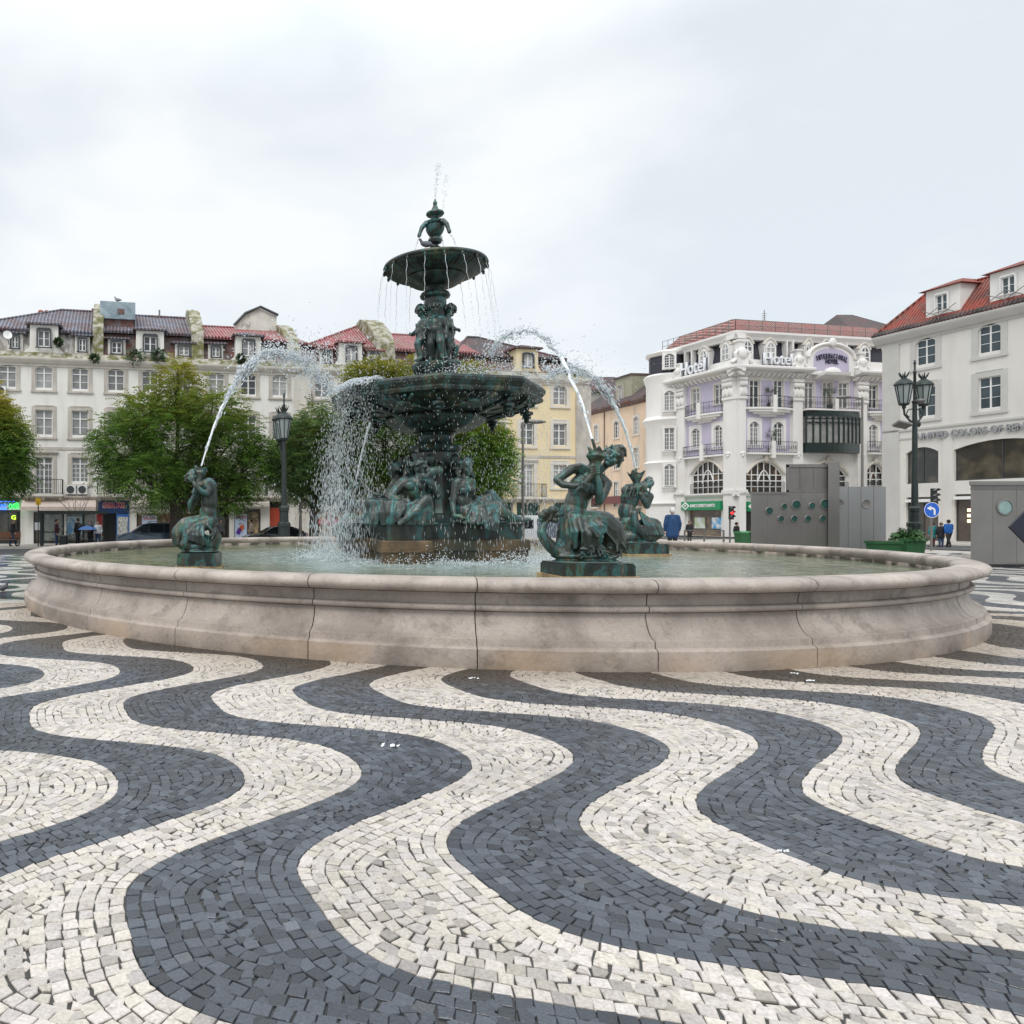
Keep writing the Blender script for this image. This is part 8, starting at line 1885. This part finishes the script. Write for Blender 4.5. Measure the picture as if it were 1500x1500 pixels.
def jet(label, p0, pk, p1, n=2600, spread=.42, r0=.03, solid=.36, fallz=5.4):
    """ballistic jet from nozzle p0 over apex pk to p1"""
    p0, pk, p1 = (np.array(q, float) for q in (p0, pk, p1))
    def pos(t):
        # quadratic through p0 (t=0), pk (t=.55), p1 (t=1)
        tk = .55; c = p0; ab = np.linalg.solve(np.array([[tk*tk, tk],[1, 1]]), np.stack([pk-c, p1-c])); t = np.asarray(t)[..., None]; return ab[0]*t*t+ab[1]*t+c
    t_ = thing('water_jet', label, 'water jet', tuple(p0), 0, 'water jets from the statues')
    ts = np.linspace(0, solid, 12); pts = pos(ts)-p0; pts[3:] += g.normal(0, .012, pts[3:].shape)
    MB().path([tuple(q) for q in pts], [r0*(1+1.3*(i/11))*g.uniform(.8, 1.15)*(1 if i < 10 else .6) for i in range(12)], 8).build('water_column', jetm, t_, 80)
    # ragged sheath then broken drops
    tt = np.concatenate([g.uniform(.04, solid*1.25, n//3), solid+(1-solid)*g.uniform(0, 1, n-n//3)**.85]); P = pos(tt)-p0; dd = pos(tt+.01)-pos(tt)
    w = r0*1.1+spread*np.clip(tt-.10, 0, 1)**1.5; off = g.normal(0, 1, (len(tt), 3)); off /= (np.linalg.norm(off, axis=1)[:,None]+.6); P = P+off*(w*g.exponential(.65, len(tt)))[:,None]
    # clumping
    P += .28*w[:,None]*np.stack([np.sin(tt*47)+np.sin(tt*91), np.cos(tt*53), np.sin(tt*61)+np.cos(tt*23)], 1)*.45
    sz = g.uniform(.006, .015, len(tt))*(1+.8*tt); drops('droplets', P, dd, sz, np.where(tt < solid*1.3, 5.0, 2.2)*g.uniform(.7, 1.3, len(tt)), parent=t_, kind='stuff')
    return t_
def W(u, v, Y): return tuple(at(u, v, Y))
jet('left water jet shooting from the triton statue towards the upper left of the bowl', S1+Y1(461,190,.0), W(392,519,17.4), W(480,566,18.9), 3600, .85, .020, .34)
jet('nearest water jet arching from the horn of the closest mermaid', S2+Z(553,175,-.26), W(783,487,15.8), W(712,520,18.3), 1500, .34, .018, .36)
jet('right hand water jet from the horn of the farther mermaid', S3+Y3(988,455,0), W(872,556,20.4), W(800,548,20.2), 1900, .55, .024, .38)
jet('thin distant water jet left of the pedestal from the far statue', S4+Vector((.15,-.1,3.35)), W(541,622,24.2), W(549,608,23.4), 500, .08, .022, .9)
# curtain pouring from the left corner of the octagonal bowl
def rim(a, r=2.92): 
    k = math.cos(PI/8)/math.cos(((a-OR_) % (PI/4))-PI/8); return np.array([r*k*math.cos(a), r*k*math.sin(a), 5.46])
FCv = np.array([FC.x, FC.y, 0.])
def curtain(name, label, a0, a1, n, out, zend=.95, sz=(.007,.015), spread=.1, top=5.46, stretch=3.2, vy=1.0, zstart=None, power=1.0):
    a = g.uniform(a0, a1, n) if a1 > a0 else np.full(n, a0); t = g.uniform(0, 1, n)**power; P = np.array([rim(x) for x in a]); rad = P[:,:2]/np.linalg.norm(P[:,:2], axis=1)[:,None]
    h = (top-zend)*t; T_ = np.sqrt(h/4.9); o = out*g.uniform(.55, 1.45, n); P[:,:2] += rad*(o*T_)[:,None]+g.normal(0, spread, (n,2))*(.25+t)[:,None]; P[:,2] = top-h
    D = np.concatenate([rad*o[:,None]*.6, -(2+9.8*T_)[:,None]], 1); loc = P-np.zeros(3)
    o_ = drops(name, loc, D, g.uniform(*sz, n)*(1+.3*t), stretch*(.5+.9*t), label, 'falling water', 'stuff'); o_.location = (FC.x, FC.y, 0); return o_
c1 = curtain('water_curtain', 'heavy curtain of falling water pouring off the left corner of the octagonal bowl', R(190), R(226), 5200, .60, sz=(.003,.007), spread=.15, stretch=8)
curtain('water_curtain', 'thinner spray of drops falling from the front rim of the octagonal bowl', R(222), R(350), 1500, .36, sz=(.0035,.006), spread=.12, stretch=8)
curtain('water_curtain', 'mist of drops falling at the right and rear of the octagonal bowl', R(-8), R(190), 3300, .62, sz=(.004,.0075), spread=.2, stretch=8)
# frothing lip of water and splashes on the bowl
n = 1300; a = g.uniform(R(184), R(226), n); P = np.array([rim(x) for x in a]); rad = P[:,:2]/np.linalg.norm(P[:,:2], axis=1)[:,None]; s_ = g.uniform(-.25, .38, n); P[:,:2] += rad*s_[:,None]; P[:,2] += .05-np.clip(s_, 0, 1)**2*1.6+g.uniform(0, .07, n)
o = drops('rim_froth', P, np.concatenate([rad, -np.clip(s_, .02, 1)[:,None]*3], 1), g.uniform(.010, .020, n), 2.2, 'white froth spilling over the left corner of the bowl rim', 'froth', 'stuff'); o.location = (FC.x, FC.y, 0)
n = 1700; c0 = np.array(W(700,546,18.6))-FCv; P = c0+np.stack([g.normal(0, .75, n), g.normal(0, .9, n), np.abs(g.normal(0, .16, n))-.05], 1); c1_ = np.array(W(765,556,19.2))-FCv; P[::4] = c1_+np.stack([g.normal(0,.4,len(P[::4])), g.normal(0,.4,len(P[::4])), np.abs(g.normal(0,.25,len(P[::4])))], 1)
P = P[np.hypot(P[:,0], P[:,1]) < 2.9]; o = drops('bowl_splash', P, g.normal(0, 1, P.shape)+np.array([0,0,1.5]), g.uniform(.007, .016, len(P)), 1.6, 'splashes leaping from the water in the octagonal bowl where jets land', 'splash', 'stuff'); o.location = (FC.x, FC.y, 0)
n = 1000; P = np.array(W(455,520,18.0))+g.normal(0, 1, (n,3))*np.array([.75,.5,.30]); 
o = drops('burst_drops', P, g.normal(0, 1, (n,3))+np.array([1.0,0,-.5]), g.uniform(.007, .017, n), 1.5, 'burst of drops where the left jet breaks up in the air', 'spray', 'stuff')
n = 350; P = np.array(W(830,545,19))+g.normal(0, 1, (n,3))*np.array([.8,.5,.30]); drops('burst_drops', P, g.normal(0,1,(n,3)), g.uniform(.008,.017,n), 1.4, 'loose drops hanging in the air above the right corner of the bowl', 'spray', 'stuff')
# splash ring where the curtains hit the pool
n = 4200; a = np.concatenate([g.uniform(R(180), R(330), n//2), g.uniform(0, 2*PI, n-n//2)]); rr = 3.35+g.normal(0, .32, n); P = np.stack([rr*np.cos(a), rr*np.sin(a), .90+np.abs(g.normal(0, .10, n))*(1+.6*np.sin(a*9))], 1)
o = drops('pool_splash', P, g.normal(0, .6, (n,3))+np.array([0,0,1.2]), g.uniform(.007,.015,n), 1.8, 'white splash line on the pool around the stone plinth', 'splash', 'stuff'); o.location = (FC.x, FC.y, 0)
# threads of water off the upper bowl
th = MB
for k in range(18):
    a = 2*PI*k/18+.1; q = np.arange(0, 1, .006); h = 3.45*q; T_ = np.sqrt(h/4.9); vr = .28+.14*math.sin(k*5); wind = .42 if math.cos(a) > -.2 else .05
    r_ = 1.42+vr*T_; P = np.stack([r_*math.cos(a)+wind*T_**2+.012*np.sin(q*60+k), r_*math.sin(a)+.01*np.cos(q*47), 8.88-h], 1); P += g.normal(0, .006, P.shape)*(1+2*q)[:,None]
    keep = g.uniform(0, 1, len(q)) < np.where(q < .30, 1, .55-.25*q); P = P[keep]; qq = q[keep]
    D = np.stack([np.full(len(P), .05), np.zeros(len(P)), -np.ones(len(P))], 1)
    qs = np.linspace(0, .30, 14); Ts = np.sqrt(3.45*qs/4.9); tp = [((1.42+vr*t_)*math.cos(a)+wind*t_**2+.012*math.sin(q_*60+k), (1.42+vr*t_)*math.sin(a)+.01*math.cos(q_*47), 8.88-3.45*q_) for q_, t_ in zip(qs, Ts)]
    o = MB().path(tp, [.007*g.uniform(.6, 1.3) for _ in tp], 5).build('water_thread', wm, None, 80); o.location = (FC.x, FC.y, 0); tag(o, cat='water thread')
    P, D, qq = P[qq > .3], D[qq > .3], qq[qq > .3]; drops('droplets', P, D, .0085*(1-.35*qq), 2.6, parent=o, kind='stuff')
    deg = (math.degrees(a)) % 360; side = 'left' if 135 < deg < 225 else 'right' if deg < 45 or deg > 315 else 'front' if deg > 180 else 'back'
    tag(o, f'thin thread of water falling from the {side} part of the upper bowl rim', group='threads of water off the upper bowl '+side)
n = 260; q = g.uniform(0, 1, n); P = np.stack([.10*q+g.normal(0,.045,n)*(.3+q), g.normal(0,.04,n), 10.9+1.15*q*(1-.12*q)], 1); P[::3,0] += .22; P[::3,2] -= .3
o = drops('top_spray', P, g.normal(0,.3,(n,3))+np.array([0,0,1]), g.uniform(.006,.013,n), 1.6, 'faint plume of drops rising above the finial', 'spray', 'stuff'); o.location = (FC.x, FC.y, 0)
n = 420; P = []
for s_ in (-1, 1, .4):
    t = g.uniform(0, 1, n//3); P.append(np.stack([s_*(.40+.28*t)+g.normal(0,.012,n//3), -.1*abs(s_)+g.normal(0,.02,n//3), 9.85-.85*t**1.7], 1))
P = np.concatenate(P); o = drops('top_spray', P, np.tile([.2,0,-1.], (len(P),1)), .006, 2.2, 'fine drops falling from the dolphin spouts into the upper bowl', 'spray', 'stuff'); o.location = (FC.x, FC.y, 0)
# ------------------------------------------------------------------ world, sun, camera
w = bpy.data.worlds.new('World'); scene.world = w; w.use_nodes = True; nt = w.node_tree; N = nt.nodes; L = nt.links
bg = N['Background']; bg.inputs['Strength'].default_value = 1.0
sky = N.new('ShaderNodeTexSky'); sky.sky_type = 'NISHITA'; sky.sun_disc = False; sky.sun_elevation = R(48); sky.sun_rotation = R(205)
tc = N.new('ShaderNodeTexCoord'); sp = N.new('ShaderNodeSeparateXYZ'); L.new(tc.outputs['Generated'], sp.inputs[0])
mp = N.new('ShaderNodeMapping'); mp.inputs['Scale'].default_value = (1, 1, 2.0); L.new(tc.outputs['Generated'], mp.inputs[0])
n1 = N.new('ShaderNodeTexNoise'); n1.inputs['Scale'].default_value = 2.3; n1.inputs['Detail'].default_value = 5; n1.inputs['Roughness'].default_value = .48; n1.inputs['Distortion'].default_value = .3
L.new(mp.outputs[0], n1.inputs['Vector'])
cr = N.new('ShaderNodeValToRGB'); e = cr.color_ramp.elements
e[0].position = .40; e[0].color = (.71,.765,.81,1); e[1].position = .60; e[1].color = (.885,.91,.925,1)
L.new(n1.outputs['Fac'], cr.inputs[0])
# overcast vault: brighter towards the zenith
zr = N.new('ShaderNodeMapRange'); zr.inputs[1].default_value = .5; zr.inputs[2].default_value = 1.0; zr.inputs[3].default_value = 1.0; zr.inputs[4].default_value = 2.3; L.new(sp.outputs[2], zr.inputs[0])
cc = N.new('ShaderNodeCombineColor')
for i in range(3): L.new(zr.outputs[0], cc.inputs[i])
mu = N.new('ShaderNodeMix'); mu.data_type = 'RGBA'; mu.blend_type = 'MULTIPLY'; mu.inputs['Factor'].default_value = 1
L.new(cr.outputs[0], mu.inputs[6]); L.new(cc.outputs[0], mu.inputs[7])
sm = N.new('ShaderNodeMix'); sm.data_type = 'RGBA'; sm.blend_type = 'MULTIPLY'; sm.inputs['Factor'].default_value = 1; sm.inputs[7].default_value = (.1,.1,.1,1)
L.new(sky.outputs[0], sm.inputs[6])
fx = N.new('ShaderNodeMix'); fx.data_type = 'RGBA'; fx.inputs['Factor'].default_value = .93
L.new(sm.outputs[2], fx.inputs[6]); L.new(mu.outputs[2], fx.inputs[7]); L.new(fx.outputs[2], bg.inputs['Color'])
sun = bpy.data.lights.new('Sun', 'SUN'); sun.energy = 1.1; sun.angle = R(25); sun.color = (1, .96, .9)
so = bpy.data.objects.new('Sun', sun); COL.objects.link(so); so.rotation_euler = Euler((R(42), 0, R(-25)), 'XYZ')
cam = bpy.data.cameras.new('Camera'); co = bpy.data.objects.new('Camera', cam); COL.objects.link(co); scene.camera = co
co.location = (0, 0, EYE); co.rotation_euler = (R(90), 0, 0)
cam.sensor_width = 36; cam.lens = 36*F/1500; cam.shift_x = .25; cam.shift_y = 8/1500; cam.clip_end = 2000
scene.render.resolution_x = scene.render.resolution_y = 1024
vs = scene.view_settings; vs.view_transform = 'Standard'; vs.look = 'None'; vs.gamma = 1; vs.exposure = 0.2
scene.cycles.max_bounces = 6
